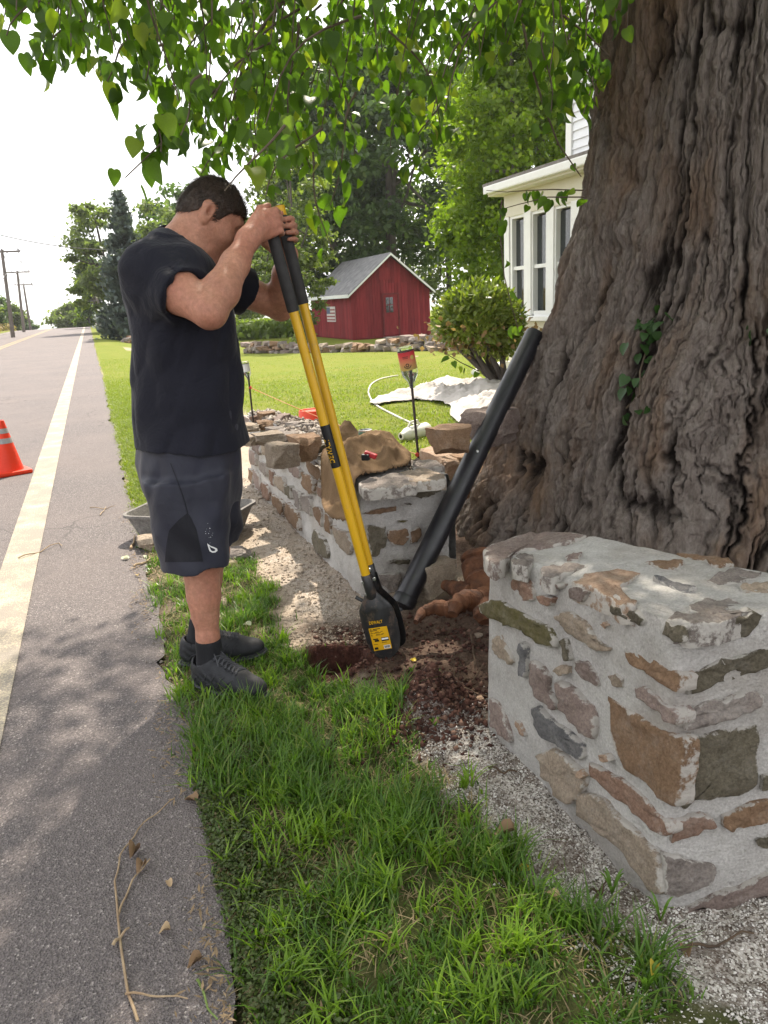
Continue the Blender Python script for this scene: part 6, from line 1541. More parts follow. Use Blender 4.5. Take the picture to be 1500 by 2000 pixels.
for nm, (a, b), gr in (('near', HN, 0.262), ('far', HF, 0.252)):
    L = np.linalg.norm(b-a); d = (b-a)/L
    h = MB().tube([a+d*0.02, a+d*(L+0.02)], RH, 20).build('handle', M_YEL, dig, True)
    g = MB().lathe([(RH+0.0008, 0.030), (RH+0.0030, 0.034), (RH+0.0032, L*gr-0.006), (RH+0.0006, L*gr)], a, d, 20, caps=False).build('grip', M_GRIP, h, True)
    MB().lathe([(0.010, 0.0), (RH+0.0025, 0.0015), (RH+0.0034, 0.006), (RH+0.0034, 0.032), (RH, 0.033)], a, d, 20).build('end_cap', M_YEL, h, True)
    MB().lathe([(0.004, -0.002), (RH-0.001, -0.001), (RH-0.0005, 0.001)], a, d, 20).build('cap_disc', M_GRIP, h, True)
# blades: clamshell pair below the handles
e = HN[1]; dax = ax_n*0.6+ax_f*0.4; dax /= np.linalg.norm(dax)
vw = CAM_O-(e+dax*0.1); vw -= dax*(vw@dax); vw /= np.linalg.norm(vw); sx = np.cross(vw, dax); sx *= np.sign(sx[0]); sx /= np.linalg.norm(sx)
yaw_b = R(-14); vw2 = vw*math.cos(yaw_b)+sx*math.sin(yaw_b); sx2 = sx*math.cos(yaw_b)-vw*math.sin(yaw_b)
BLEN = 0.312
def blade(name, org, nrm, side, flip, tilt_=0.0):
    """org: socket top; nrm: outward; curved plate widening from the socket to a rounded spade"""
    ax = dax+nrm*tilt_; ax /= np.linalg.norm(ax); V = []; nu, nv = 25, 40; th = 0.004
    wv = lambda s: np.interp(s, [0, 0.12, 0.2, 0.28, 0.36, 0.45, 0.6, 0.8, 0.9, 0.96, 1.0], [0.019, 0.020, 0.024, 0.042, 0.062, 0.071, 0.0745, 0.069, 0.057, 0.040, 0.012])
    for lay_ in (0, 1):
        for i in range(nv+1):
            s = i/nv; w = float(wv(s)); R0 = np.interp(s, [0, 0.2, 0.4, 1], [0.019, 0.024, 0.082, 0.086])
            for j in range(nu+1):
                u = -1+2*j/nu; ang = u*min(1.5, w/R0)
                p = org+ax*(s*BLEN)+side*(R0*math.sin(ang))+nrm*(R0*(math.cos(ang)-1)+0.02-(th if lay_ else 0)+0.012*sstep(0.15, 0.4, s))
                V.append(p)
    n = (nv+1)*(nu+1); F = []
    for i in range(nv):
        for j in range(nu):
            q = (i*(nu+1)+j, i*(nu+1)+j+1, (i+1)*(nu+1)+j+1, (i+1)*(nu+1)+j); F.append(q); F.append(tuple(n+x for x in q[::-1]))
    rim = [j for j in range(nu+1)]+[(i)*(nu+1)+nu for i in range(1, nv+1)]+[nv*(nu+1)+j for j in range(nu-1, -1, -1)]+[i*(nu+1) for i in range(nv-1, 0, -1)]
    for k in range(len(rim)):
        a, b = rim[k], rim[(k+1) % len(rim)]; F.append((a, n+a, n+b, b))
    return MB().add(V, F).build(name, M_BLK, dig, True)
orgN = HN[1]-ax_n*0.004; orgF = HF[1]-ax_f*0.004
bl1 = blade('blade', orgN-vw2*0.012, vw2, sx2, False); bl2 = blade('blade', orgN-vw2*0.030+sx2*0.016+dax*0.004, -vw2, sx2, True, 0.02)
bv1 = BVHTree.FromPolygons([v.co[:] for v in bl1.data.vertices], [tuple(p.vertices) for p in bl1.data.polygons])
# socket straps, pivot, bolts
for a, ax in ((HN[1], ax_n), (HF[1], ax_f)):
    MB().lathe([(RH+0.001, -0.012), (RH+0.0026, -0.010), (RH+0.0030, 0.075), (0.012, 0.085)], a, ax, 18).build('socket', M_BLK, dig, True)
for (u, v) in [(709, 1137), (716, 1160), (731, 1131), (722, 1113)]:
    p = at(u, v, 1, 2.405)
    h = bv1.ray_cast(Vector(CAM_O), Vector(ray(u, v)))
    q = np.array(h[0]) if h[0] else p
    MB().lathe([(0.006, -0.004), (0.0062, 0.004), (0.0045, 0.0065)], q, vw2, 8).build('bolt', M_BOLT, dig, True)
MB().tube([orgN+dax*0.075-sx2*0.062-vw2*0.02, orgN+dax*0.095-sx2*0.040-vw2*0.02], 0.007, 8).build('pivot_arm', M_BLK, dig, True)
# labels: sticker on the blade, wrap and lettering on the handle
def text_mesh(txt, size=1.0):
    cu = bpy.data.curves.new('lettering', 'FONT'); cu.body = txt; cu.size = size; cu.align_x = 'CENTER'; cu.align_y = 'CENTER'; cu.offset = 0.012*size
    ob = bpy.data.objects.new('lettering', cu); COL.objects.link(ob); dgp = bpy.context.evaluated_depsgraph_get(); me = bpy.data.meshes.new_from_object(ob.evaluated_get(dgp))
    V = [tuple(v.co) for v in me.vertices]; F = [tuple(p.vertices) for p in me.polygons]; bpy.data.objects.remove(ob); bpy.data.curves.remove(cu); bpy.data.meshes.remove(me); return np.array(V), F
def px_print(name, V, F, fn, bvh, mat, parent, lift):
    P = []
    for x, y, z in V:
        u, v = fn(x, y); h = bvh.ray_cast(Vector(CAM_O), Vector(ray(u, v)))
        if h[0] is None: return None
        P.append(np.array(h[0])+np.array(h[1])*0-ray(u, v)*lift)
    return MB().add(P, F).build(name, mat, parent)
# sticker corners in the photograph: tl, tr, br, bl
q4 = [(719.5, 1228), (755.5, 1222.5), (766, 1266), (731, 1271.5)]
def stk(x, y):   # x,y in 0..1, y downward
    a = np.array(q4[0])*(1-x)+np.array(q4[1])*x; b = np.array(q4[3])*(1-x)+np.array(q4[2])*x; return tuple(a*(1-y)+b*y)
def patch(name, x0, x1, y0, y1, mat, parent, lift, n=8):
    g = [[stk(x0+(x1-x0)*i/n, y0+(y1-y0)*j/n) for i in range(n+1)] for j in range(n+1)]
    return decal(name, [(g[j], g[j+1]) for j in range(n)], bv1, mat, parent, lift)
st_ = patch('sticker', 0, 1, 0, 1, M_YPR, bl1, 0.0020, 10)
if st_ is None: st_ = bl1
M_WPR = bpy.data.materials['white_print']
for (x0, x1, y0, y1, m) in [(0.04, 0.62, 0.05, 0.085, M_STK), (0.04, 0.42, 0.11, 0.14, M_STK), (0.05, 0.72, 0.19, 0.21, M_STK), (0.05, 0.6, 0.23, 0.25, M_STK), (0.05, 0.76, 0.29, 0.31, M_STK), (0.05, 0.7, 0.33, 0.35, M_STK),
                            (0.10, 0.36, 0.48, 0.53, M_STK), (0.16, 0.40, 0.54, 0.62, M_STK), (0.54, 0.94, 0.47, 0.63, M_STK), (0.56, 0.92, 0.50, 0.57, M_WPR), (0.06, 0.3, 0.72, 0.74, M_STK), (0.52, 0.8, 0.68, 0.70, M_STK), (0.06, 0.26, 0.86, 0.96, M_STK), (0.58, 0.94, 0.82, 0.97, M_WPR)]:
    patch('print', x0, x1, y0, y1, m, st_, 0.0028, 2)
for k in range(7): patch('print', 0.62+k*0.042, 0.62+k*0.042+(0.02 if k % 2 else 0.028), 0.84, 0.94, M_STK, st_, 0.0034, 1)
TV, TF = text_mesh('DEWALT'); w_ = TV[:, 0].max()-TV[:, 0].min(); hgt_ = TV[:, 1].max()-TV[:, 1].min()
def wordpos(x, y):
    a = np.array([721.0, 1217.5]); r_ = np.array([747.0, 1213.5])-a; dn = np.array([0.9, 6.2]); return tuple(a+r_*((x-TV[:, 0].min())/w_)+dn*(0.5-(y-TV[:, 1].min())/hgt_))
px_print('lettering', TV, TF, wordpos, bv1, M_YPR, bl1, 0.0024)
# wrap on the near handle with the same word running up it
Ln = np.linalg.norm(HN[1]-HN[0])
def along(py): # parameter on the near handle whose centre shows at this row
    lo, hi = 0.0, 1.0
    for _ in range(40):
        m = (lo+hi)/2; P = HN[0]+(HN[1]-HN[0])*m; d = P-CAM_O; v = 1000-FPX*(d@_up2)/(d@_fw)
        if v < py: lo = m
        else: hi = m
    return lo
s0, s1 = along(830)*Ln, along(912)*Ln; near_h = [o for o in dig.children if o.name.startswith('handle')][0]
MB().lathe([(RH+0.0004, s0), (RH+0.0010, s0), (RH+0.0010, s1), (RH+0.0004, s1)], HN[0], ax_n, 28, caps=False).build('wrap_label', M_STK, near_h, True)
a0 = HN[0]; tv = CAM_O-(HN[0]+ax_n*(s0+s1)/2); tv -= ax_n*(tv@ax_n); tv /= np.linalg.norm(tv); tsd = np.cross(ax_n, tv); tsd *= np.sign(tsd[0])
P = []; l0, l1 = s0+0.30*(s1-s0), s0+0.875*(s1-s0)
for x, y, z in TV:
    q = l1-(x-TV[:, 0].min())/w_*(l1-l0); an_ = R(-52)+R(58)*(y-TV[:, 1].min())/hgt_*-1+R(58)*1.0
    an_ = R(-58)+R(60)*(1-(y-TV[:, 1].min())/hgt_); P.append(a0+ax_n*q+(tv*math.cos(an_)+tsd*math.sin(an_))*(RH+0.0020))
MB().add(P, TF).build('lettering', M_YPR, near_h)
# ================================================================== SMALL THINGS
# black pipe leaning on the trunk
PB = gnd(783, 1196, 0.0); PB = np.array([1.05, 2.79, gz(1.05, 2.79)]); PT = np.array(at(1045, 652, 1, 3.20))
pp = thing('black_pipe', PB, 'long black pipe leaning against the bark of the huge trunk', 'pipe'); dp_ = (PT-PB)/np.linalg.norm(PT-PB); Lp_ = np.linalg.norm(PT-PB)
t = NT('satin_black_metal'); t.fin(t.ramp(t.noise(12, 5), [(0.3, (0.010, 0.010, 0.012)), (0.75, (0.020, 0.019, 0.023))]), t.ramp(t.noise(40, 4), [(0.3, 0.32), (0.7, 0.46)]), t.bump(t.noise(60, 3), 0.05, 0.004), 0.5); M_PIPE = t.m
s_j = 0.545*Lp_
MB().lathe([(0.0470, 0.02), (0.0475, s_j), (0.0455, s_j+0.001)], PB, dp_, 28).build('lower_tube', M_PIPE, pp, True)
MB().lathe([(0.0455, s_j-0.03), (0.0455, Lp_-0.001), (0.044, Lp_), (0.040, Lp_), (0.040, Lp_-0.06)], PB, dp_, 28).build('upper_tube', M_PIPE, pp, True)
MB().lathe([(0.020, -0.05), (0.024, 0.0), (0.050, 0.015), (0.0505, 0.055), (0.047, 0.06)], PB, dp_, 24).build('foot_sleeve', M_PIPE, pp, True)
vwp = CAM_O-(PB+dp_*s_j); vwp -= dp_*(vwp@dp_); vwp /= np.linalg.norm(vwp)
MB().lathe([(0.006, 0), (0.006, 0.003), (0.003, 0.005)], PB+dp_*(s_j-0.02)+vwp*0.047, vwp, 10).build('screw', M_BOLT, pp, True)

# traffic cone
M_ORG = simple('orange_cone_plastic', (0.72, 0.045, 0.012), (0.62, 0.035, 0.010), 4, 0.45, 0.05, 50)
M_REFL = simple('grey_reflective_band', (0.24, 0.25, 0.25), (0.32, 0.32, 0.32), 60, 0.5, 0.2, 300)
cx, cy = -0.80, 7.06
cone = thing('traffic_cone', (cx, cy, 0), 'orange traffic cone with two grey reflective bands on the road', 'traffic cone')
MB().bevbox((cx, cy, 0.018), (0.30, 0.30, 0.034), 0.012, Matrix.Rotation(0.35, 3, 'Z')).build('base', M_ORG, cone)
prof = []
for i in range(41):
    h = 0.03+0.42*i/40; r = 0.118-0.088*i/40; prof.append((r+(0.0015*math.sin(i*2.2) if i < 20 else 0), h))
prof = [(0.128, 0.034)]+prof+[(0.024, 0.452), (0.022, 0.44)]
MB().lathe(prof, (cx, cy, 0), n=36, caps=False).build('body', M_ORG, cone, True)
for h0, h1 in ((0.262, 0.305), (0.345, 0.385)):
    rr = lambda h: 0.118-0.088*(h-0.03)/0.42+0.0014
    MB().lathe([(rr(h0), h0), (rr(h1), h1)], (cx, cy, 0), n=36, caps=False).build('reflective_band', M_REFL, cone, True)

# upturned orange bucket behind the wall
bt = gnd(612, 800, 0.37); bk = thing('orange_bucket', (bt[0], bt[1], 0), 'orange plastic bucket turned upside down on the lawn behind the wall', 'bucket')
M_BKT = simple('orange_bucket_plastic', (0.66, 0.06, 0.02), (0.60, 0.05, 0.018), 4, 0.4)
MB().lathe([(0.150, 0.0), (0.152, 0.012), (0.150, 0.03), (0.156, 0.034), (0.156, 0.046), (0.149, 0.05), (0.128, 0.362), (0.122, 0.37), (0.116, 0.366), (0.115, 0.358), (0.0, 0.358)], (bt[0], bt[1], 0), n=36, caps=False).build('pail', M_BKT, bk, True)
M_INK = simple('dark_print', (0.06, 0.03, 0.03), None, 20, 0.6)
dirb = math.atan2(-bt[1], -bt[0])
for row, txt in enumerate(('DEPOT', 'HOME', 'THE')):
    V, F = text_mesh(txt, 0.062 if row < 2 else 0.035); P = []
    for x, y, z in V:
        h = 0.15+0.065*row-y*1.0; an = dirb-0.35+(-x)/0.137*-1*-1; r = 0.149-(h-0.05)*0.0673+0.002; P.append((bt[0]+r*math.cos(an), bt[1]+r*math.sin(an), h))
    MB().add(P, F).build('print', M_INK, bk)

# rebar stakes with upturned bottles, string line
M_REB = simple('dark_rebar', (0.035, 0.028, 0.025), (0.07, 0.05, 0.04), 60, 0.7, 0.6, 200)
t = NT('clear_plastic'); t.fin((0.85, 0.9, 0.86), 0.06, None, 0.5, **{'Transmission Weight': 0.92, 'IOR': 1.12}); M_CLEAR = t.m
M_LBL = NT('red_to_yellow_label'); _g = M_LBL.attr('fade'); M_LBL = M_LBL.fin(M_LBL.ramp(_g, [(0.0, (0.42, 0.34, 0.09)), (0.45, (0.55, 0.20, 0.10)), (0.8, (0.55, 0.05, 0.05)), (1.0, (0.50, 0.03, 0.045))]), 0.5)
def stake(base, top_px, Yt, label, full=True):
    base = np.asarray(base, float); tp = np.asarray(top_px, float)
    o = thing('rebar_stake', base, label, 'stake', 'rebar stakes with upturned bottles')
    MB().tube([base-[0, 0, 0.05], tp], 0.0062, 10).build('rod', M_REB, o, True); return o
r1 = gnd(818, 893, 0.51); r1t = at(806, 742, 1, r1[1]+0.02); r1e = at(800, 705, 1, r1[1]+0.02)
s1_ = stake(r1, r1e, 0, 'dark rebar stake by the wall end carrying a bottle with a red label')
d = r1t-r1; d /= np.linalg.norm(d); bb = np.asarray(r1t)-d*0.035+np.array([-0.008, -0.012, 0]); dbt = (np.asarray(at(789, 684, 1, r1[1]))-np.asarray(at(803, 755, 1, r1[1]))); dbt /= np.linalg.norm(dbt)
bot = thing('plastic_bottle', bb, 'upturned clear bottle with red and yellow label on the near rebar stake', 'bottle')
MB().lathe([(0.014, 0.0), (0.0145, 0.022), (0.017, 0.030), (0.033, 0.055), (0.0385, 0.07), (0.039, 0.185), (0.036, 0.193), (0.022, 0.190), (0.0, 0.186)], bb, dbt, 28, caps=False).build('shell', M_CLEAR, bot, True)
lo = MB().lathe([(0.0393, 0.088+0.085*i/8) for i in range(9)], bb, dbt, 32, caps=False).build('label_wrap', M_LBL, bot, True)
co_ = np.array([v.co[:] for v in lo.data.vertices]); attr(lo, 'fade', np.clip(((co_-bb)@dbt-0.088)/0.085, 0, 1))
vb = CAM_O-bb; vb -= dbt*(vb@dbt); vb /= np.linalg.norm(vb); sb_ = np.cross(dbt, vb); sb_ *= np.sign(sb_[0])
def on_bottle(u, h, r=0.0398): return bb+dbt*h+(vb*math.cos(u/0.039)+sb_*math.sin(u/0.039))*r
def disc(name, u0, h0, ro, ri, mat):
    n = 20; P = [on_bottle(u0+q*math.cos(a), h0+q*math.sin(a)) for q in (ro, ri) for a in np.linspace(0, 6.283, n, endpoint=False)]
    MB().add(P, [(i, (i+1) % n, n+(i+1) % n, n+i) for i in range(n)]).build(name, mat, lo)
disc('badge', -0.004, 0.113, 0.0085, 0.0045, M_INK); disc('badge', 0.026, 0.145, 0.010, 0.0005, simple('lemon_print', (0.55, 0.45, 0.12), None, 20, 0.6))
for (u0, u1, h0, h1) in ((-0.022, 0.006, 0.150, 0.153), (-0.020, 0.004, 0.144, 0.1465)):
    MB().add([on_bottle(u, h) for h in (h0, h1) for u in np.linspace(u0, u1, 6)], [(i, i+1, 7+i, 6+i) for i in range(5)]).build('print', M_INK, lo)
for k in range(8):      # arched line of upside-down lettering
    a = R(205+k*19); c0 = (-0.004+0.0165*math.cos(a)*1.05, 0.116+0.0165*math.sin(a)); w = 0.0022
    MB().add([on_bottle(c0[0]+dx*w, c0[1]+dy*0.0035) for dx, dy in ((-1, -1), (1, -1), (1, 1), (-0.2, 1))], [(0, 1, 2, 3)]).build('lettering', M_INK, lo)
r2 = gnd(495, 826, 0.51); r2t = at(485, 733, 1, r2[1]); stake(r2, r2t, 0, 'thin rebar stake far along the wall carrying a small clear bottle')
bb2 = np.asarray(at(486, 742, 1, r2[1])); d2 = np.asarray(at(478, 708, 1, r2[1]))-bb2; d2 /= np.linalg.norm(d2)
b2 = thing('plastic_bottle', bb2, 'small upturned clear bottle on the far rebar stake', 'bottle')
MB().lathe([(0.010, 0.0), (0.010, 0.015), (0.024, 0.04), (0.025, 0.115), (0.022, 0.12), (0.0, 0.117)], bb2, d2, 20, caps=False).build('shell', M_CLEAR, b2, True)
MB().lathe([(0.0254, 0.055), (0.0254, 0.105)], bb2, d2, 20, caps=False).build('label_wrap', simple('white_bottle_label', (0.7, 0.7, 0.68), None, 9, 0.6), b2, True)
M_STR = simple('orange_string', (0.55, 0.16, 0.07), (0.62, 0.40, 0.22), 3, 0.8)
sa = np.asarray(at(489, 757, 1, r2[1])); se = np.asarray(at(815, 888, 1, r1[1]-0.01))
tag(MB().tube([sa*(1-s)+se*s-np.array([0, 0, 0.012*math.sin(math.pi*s)]) for s in np.linspace(0, 1, 16)], 0.0022, 6).build('string_line', M_STR, None, True), 'orange mason string stretched between the two rebar stakes', 'string')
kn_ = MB()
for c in (sa, se): kn_ = MB().lathe([(0.002, -0.012), (0.010, -0.006), (0.011, 0.004), (0.003, 0.012)], c, (0, 0, 1), 10); tag(kn_.build('string_knot', simple('red_string_knot', (0.5, 0.06, 0.04), None, 9, 0.8), None, True), 'red knot of mason string tied round the %s rebar stake' % ('far thin' if c is sa else 'dark near'), 'knot', 'string knots on the stakes')

# white sheet on the lawn
poly = [ghit(*p)[:2] for p in [(720,790),(745,778),(800,766),(832,757),(850,746),(880,740),(905,745),(925,757),(960,756),(985,750),(1015,738),(1040,726),(1060,770),(1030,822),(1000,836),(985,838),(940,835),(900,834),(878,816),(882,797),(862,788),(810,784),(760,790),(735,795)]]
poly = np.array(chaikin(poly, 2))
def inside(pts, P):
    r = np.zeros(len(pts), bool); n = len(P)
    for i in range(n):
        a, b = P[i], P[(i+1) % n]; c = ((a[1] > pts[:, 1]) != (b[1] > pts[:, 1])); x = (b[0]-a[0])*(pts[:, 1]-a[1])/np.where(b[1] == a[1], 1e-9, b[1]-a[1])+a[0]; r ^= c & (pts[:, 0] < x)
    return r
h_ = 0.028; xs = np.arange(poly[:, 0].min(), poly[:, 0].max(), h_); ys = np.arange(poly[:, 1].min(), poly[:, 1].max(), h_)
X, Y = np.meshgrid(xs, ys, indexing='ij'); pts = np.stack([X.ravel(), Y.ravel()], 1); ins = inside(pts, poly).reshape(X.shape)
seg = np.roll(poly, -1, 0)-poly; ll = (seg**2).sum(1); D2 = np.full(len(pts), 9.0)
for a, s, l in zip(poly, seg, ll):
    tt = np.clip(((pts-a)@s)/max(l, 1e-9), 0, 1); D2 = np.minimum(D2, np.linalg.norm(pts-a-tt[:, None]*s, axis=1))
DD = D2.reshape(X.shape); rid = 1-np.abs(vnoise(X*1.7+0.7*Y, Y*2.2, 3)); rid2 = 1-np.abs(vnoise(X*4.5-Y*2, Y*4.5+X, 8)); rid3 = 1-np.abs(vnoise(X*10+Y*4, Y*9, 5))
Zc = gz(X, Y)+0.03+np.minimum(DD/0.35, 1)*(0.07*rid**3+0.055*rid2**3+0.03*rid3**3)+0.008*fbm(X*9, Y*9, 2, 3)+0.05*np.minimum(DD/0.4, 1)
XS, YS, ZS = X, Y, Zc
M_SHEET = NT('white_dust_sheet'); _b = M_SHEET.bump(M_SHEET.noise(7, 6, None, 0.65, 0.8), 0.6, 0.06); M_SHEET = M_SHEET.fin(M_SHEET.ramp(M_SHEET.noise(3, 3), [(0.3, (0.42, 0.385, 0.35)), (0.7, (0.50, 0.465, 0.43))]), 0.85, _b, 0.2)
# white cord looping over the lawn
cp = [ghit(*p)+[0, 0, 0.015] for p in [(785,734),(755,738),(730,746),(718,762),(722,778),(732,793),(760,808),(800,828),(840,843),(868,852)]]
cpp = []
for i in range(len(cp)-1):
    for s in np.linspace(0, 1, 6, endpoint=False): cpp.append(cp[i]*(1-s)+cp[i+1]*s)
cpp = [np.mean(cpp[max(0, i-3):i+4], 0) for i in range(len(cpp))]
tag(MB().tube(cpp, 0.011, 8).build('rope', simple('white_rope', (0.66, 0.63, 0.56), None, 20, 0.8, 0.4, 200), None, True), 'white rope looping across the lawn to the dust sheet', 'rope')
# white roll lying on the lawn
w0 = ghit(783, 864)+[0, 0, 0.055]; w1 = ghit(836, 850)+[0, 0, 0.06]; dr = (w1-w0); Lr_ = np.linalg.norm(dr); dr /= Lr_
ro = thing('plastic_jug', (w0+w1)/2, 'white plastic jug with dark mouth lying on the lawn behind the wall', 'jug')
MB().lathe([(0.020, 0.0), (0.034, 0.002), (0.036, 0.03), (0.062, 0.08), (0.066, 0.11), (0.066, Lr_*0.95), (0.055, Lr_), (0.0, Lr_)], w0, dr, 24, caps=False).build('shell', simple('white_plastic', (0.70, 0.68, 0.62), (0.62, 0.60, 0.52), 7, 0.45), ro, True)
MB().lathe([(0.0, 0.004), (0.021, 0.003)], w0, dr, 20, caps=False).build('mouth', M_STK, ro, True)
hdl = MB().tube([w0+dr*0.10+[0, 0, 0.06], w0+dr*0.14+[0.0, 0, 0.105], w0+dr*0.22+[0, 0, 0.105], w0+dr*0.26+[0, 0, 0.06]], 0.012, 8).build('grip', bpy.data.materials['white_plastic'], ro, True)

# burlap sack crumpled on the wall, with a tool and a can
def on_top(px, py, z): return gnd(px, py, z)
bz = 0.515
bp_ = np.array(chaikin([gnd(*p, bz)[:2] for p in [(622,918),(632,885),(655,852),(690,846),(716,866),(748,874),(788,884),(804,895),(802,912),(765,922),(715,932),(690,942),(672,952),(650,950),(632,942)]], 2))
hh = 0.0085; xs = np.arange(bp_[:, 0].min(), bp_[:, 0].max(), hh); ys = np.arange(bp_[:, 1].min(), bp_[:, 1].max(), hh); X, Y = np.meshgrid(xs, ys, indexing='ij'); pts = np.stack([X.ravel(), Y.ravel()], 1)
def edge_dist(pts, P):
    D_ = np.full(len(pts), 9.0); near = pts.copy()
    for a_, s_ in zip(P, np.roll(P, -1, 0)-P):
        tt = np.clip(((pts-a_)@s_)/max(s_@s_, 1e-9), 0, 1); c = a_+tt[:, None]*s_; d_ = np.linalg.norm(pts-c, axis=1); k_ = d_ < D_; D_[k_] = d_[k_]; near[k_] = c[k_]
    return D_, near
def cloth_from(X, Y, Z, P, name, mat):
    pts = np.stack([X.ravel(), Y.ravel()], 1); ins = inside(pts, P).reshape(X.shape); gi = np.arange(X.size).reshape(X.shape); ok = ins[:-1, :-1] & ins[1:, :-1] & ins[1:, 1:] & ins[:-1, 1:]
    F = np.stack([gi[:-1, :-1], gi[1:, :-1], gi[1:, 1:], gi[:-1, 1:]], -1)[ok]; used = np.unique(F); rm = np.full(X.size, -1); rm[used] = np.arange(len(used)); F = rm[F]; V = np.stack([X, Y, Z], -1).reshape(-1, 3)[used]
    e = np.sort(np.concatenate([F[:, [0, 1]], F[:, [1, 2]], F[:, [2, 3]], F[:, [3, 0]]]), axis=1); u, c = np.unique(e, axis=0, return_counts=True); bd_ = np.unique(u[c == 1]); _, nr = edge_dist(V[bd_, :2], P); V[bd_, :2] = nr
    o = mesh_np(name, V, F, mat); sd = o.modifiers.new('thickness', 'SOLIDIFY'); sd.thickness = 0.004; return o
DD, _ = edge_dist(pts, bp_); DD = DD.reshape(X.shape); k1 = 1-np.abs(vnoise(X*7+Y*3, Y*5-X*2, 3)); k2 = 1-np.abs(vnoise(X*17-Y*6, Y*12+X*5, 6)); k3 = 1-np.abs(vnoise(X*36+Y*9, Y*30, 9))
Zb = np.minimum(DD/0.09, 1)**0.8*(0.020+0.080*k1**2+0.030*k2**2+0.009*k3**2)+0.010
Zb = bz+Zb-0.16*sstep(WX+0.02, WX-0.05, X)*(1+0*X)
t = NT('burlap'); wv_ = t.node('ShaderNodeTexWave'); wv_.inputs['Scale'].default_value = 90; t.l.new(t.co, wv_.inputs['Vector'])
M_BUR = t.fin(t.mix(0.35, t.ramp(t.noise(12, 5), [(0.3, (0.13, 0.078, 0.042)), (0.7, (0.23, 0.148, 0.085))]), t.ramp(t.noise(300, 3), [(0.3, (0.08, 0.048, 0.025)), (0.7, (0.30, 0.205, 0.12))])), 0.95, t.bump(t.noise(320, 3), 0.8, 0.004), 0.15)
tag(cloth_from(XS, YS, ZS, poly, 'dust_sheet', M_SHEET), 'crumpled white dust sheet spread on the sunny lawn', 'sheet')
sack = tag(cloth_from(X, Y, Zb, bp_, 'burlap_sack', M_BUR), 'crumpled brown burlap sack lying on the end of the stone wall', 'sack')
tl = on_top(724, 892, bz+0.095); tool = thing('cordless_tool', tl, 'small red and black power tool half wrapped in the burlap sack', 'tool')
MB().bevbox(tl+[0, 0, 0.008], (0.055, 0.026, 0.022), 0.006, Matrix.Rotation(-0.6, 3, 'Z') @ Matrix.Rotation(0.35, 3, 'Y')).build('housing', simple('red_tool_plastic', (0.40, 0.03, 0.035), None, 9, 0.4), tool)
MB().bevbox(tl+[-0.02, 0.005, 0.0], (0.035, 0.03, 0.028), 0.006, Matrix.Rotation(-0.6, 3, 'Z')).build('battery', M_STK, tool)
cn = on_top(716, 880, bz+0.0); cn = np.array([1.36, 4.05, 0.50]); cn = np.array(gnd(716, 883, 0.53)); can = thing('green_can', cn, 'dark green drinks can with silver top on the wall behind the sack', 'can')
MB().lathe([(0.030, 0.0), (0.036, 0.010), (0.036, 0.098), (0.031, 0.108)], cn, n=24).build('body', simple('green_can_paint', (0.02, 0.075, 0.03), (0.03, 0.10, 0.04), 8, 0.3, spec=0.5), can, True)
MB().lathe([(0.032, 0.106), (0.033, 0.112), (0.030, 0.1125), (0.028, 0.108), (0.0, 0.108)], cn, n=24, caps=False).build('lid', simple('aluminium', (0.6, 0.6, 0.6), None, 9, 0.3, metal=0.9), can, True)

# grey mixing tub behind the legs
tc = np.array([0.40, 4.42, 0.0]); tdir = np.array([0.80, -0.60, 0]); tdir /= np.linalg.norm(tdir); tsd_ = np.array([-tdir[1], tdir[0], 0])
tub = thing('mixing_tub', tc, 'grey plastic mixing tub crusted with mortar on the verge behind the legs', 'tub')
def ring(L, W, z, r, n=8):
    P = []
    for qx, qy, a0 in ((1, 1, 0), (-1, 1, 90), (-1, -1, 180), (1, -1, 270)):
        for k in range(n): a = R(a0+90*k/(n-1)); P.append(tc+tdir*(qx*(L/2-r)+r*math.cos(a))+tsd_*(qy*(W/2-r)+r*math.sin(a))+[0, 0, z])
    return P
_rg0 = ring
def ring(L, W, z, r, n=8): return _rg0(L*0.84, W*0.78, z, r*0.9, n)
rings_ = [ring(0.62, 0.40, 0.012, 0.05), ring(0.64, 0.42, 0.03, 0.06), ring(0.76, 0.52, 0.155, 0.07), ring(0.80, 0.56, 0.155, 0.08), ring(0.80, 0.56, 0.140, 0.08)]
V = [p for r_ in (rings_[4], rings_[3], rings_[2], rings_[1], rings_[0]) for p in r_]; k = 32; F = [(r_*k+j, r_*k+(j+1) % k, (r_+1)*k+(j+1) % k, (r_+1)*k+j) for r_ in range(4) for j in range(k)]+[tuple(4*k+j for j in range(k))]
M_TUB = stone_mat('mortar_crusted_grey_plastic', (0.13, 0.135, 0.14), (0.20, 0.205, 0.21), (0.26, 0.26, 0.26), 0.55, 10, 0.4)
MB().add(V, F).build('inner_shell', M_TUB, tub, True)
V = [p for r_ in (ring(0.60, 0.38, 0.004, 0.05), ring(0.64, 0.42, 0.012, 0.06), ring(0.775, 0.535, 0.150, 0.08), rings_[4]) for p in r_]
MB().add(V, [(r_*k+j, r_*k+(j+1) % k, (r_+1)*k+(j+1) % k, (r_+1)*k+j) for r_ in range(3) for j in range(k)]+[tuple(range(k-1, -1, -1))]).build('outer_shell', M_TUB, tub, True)

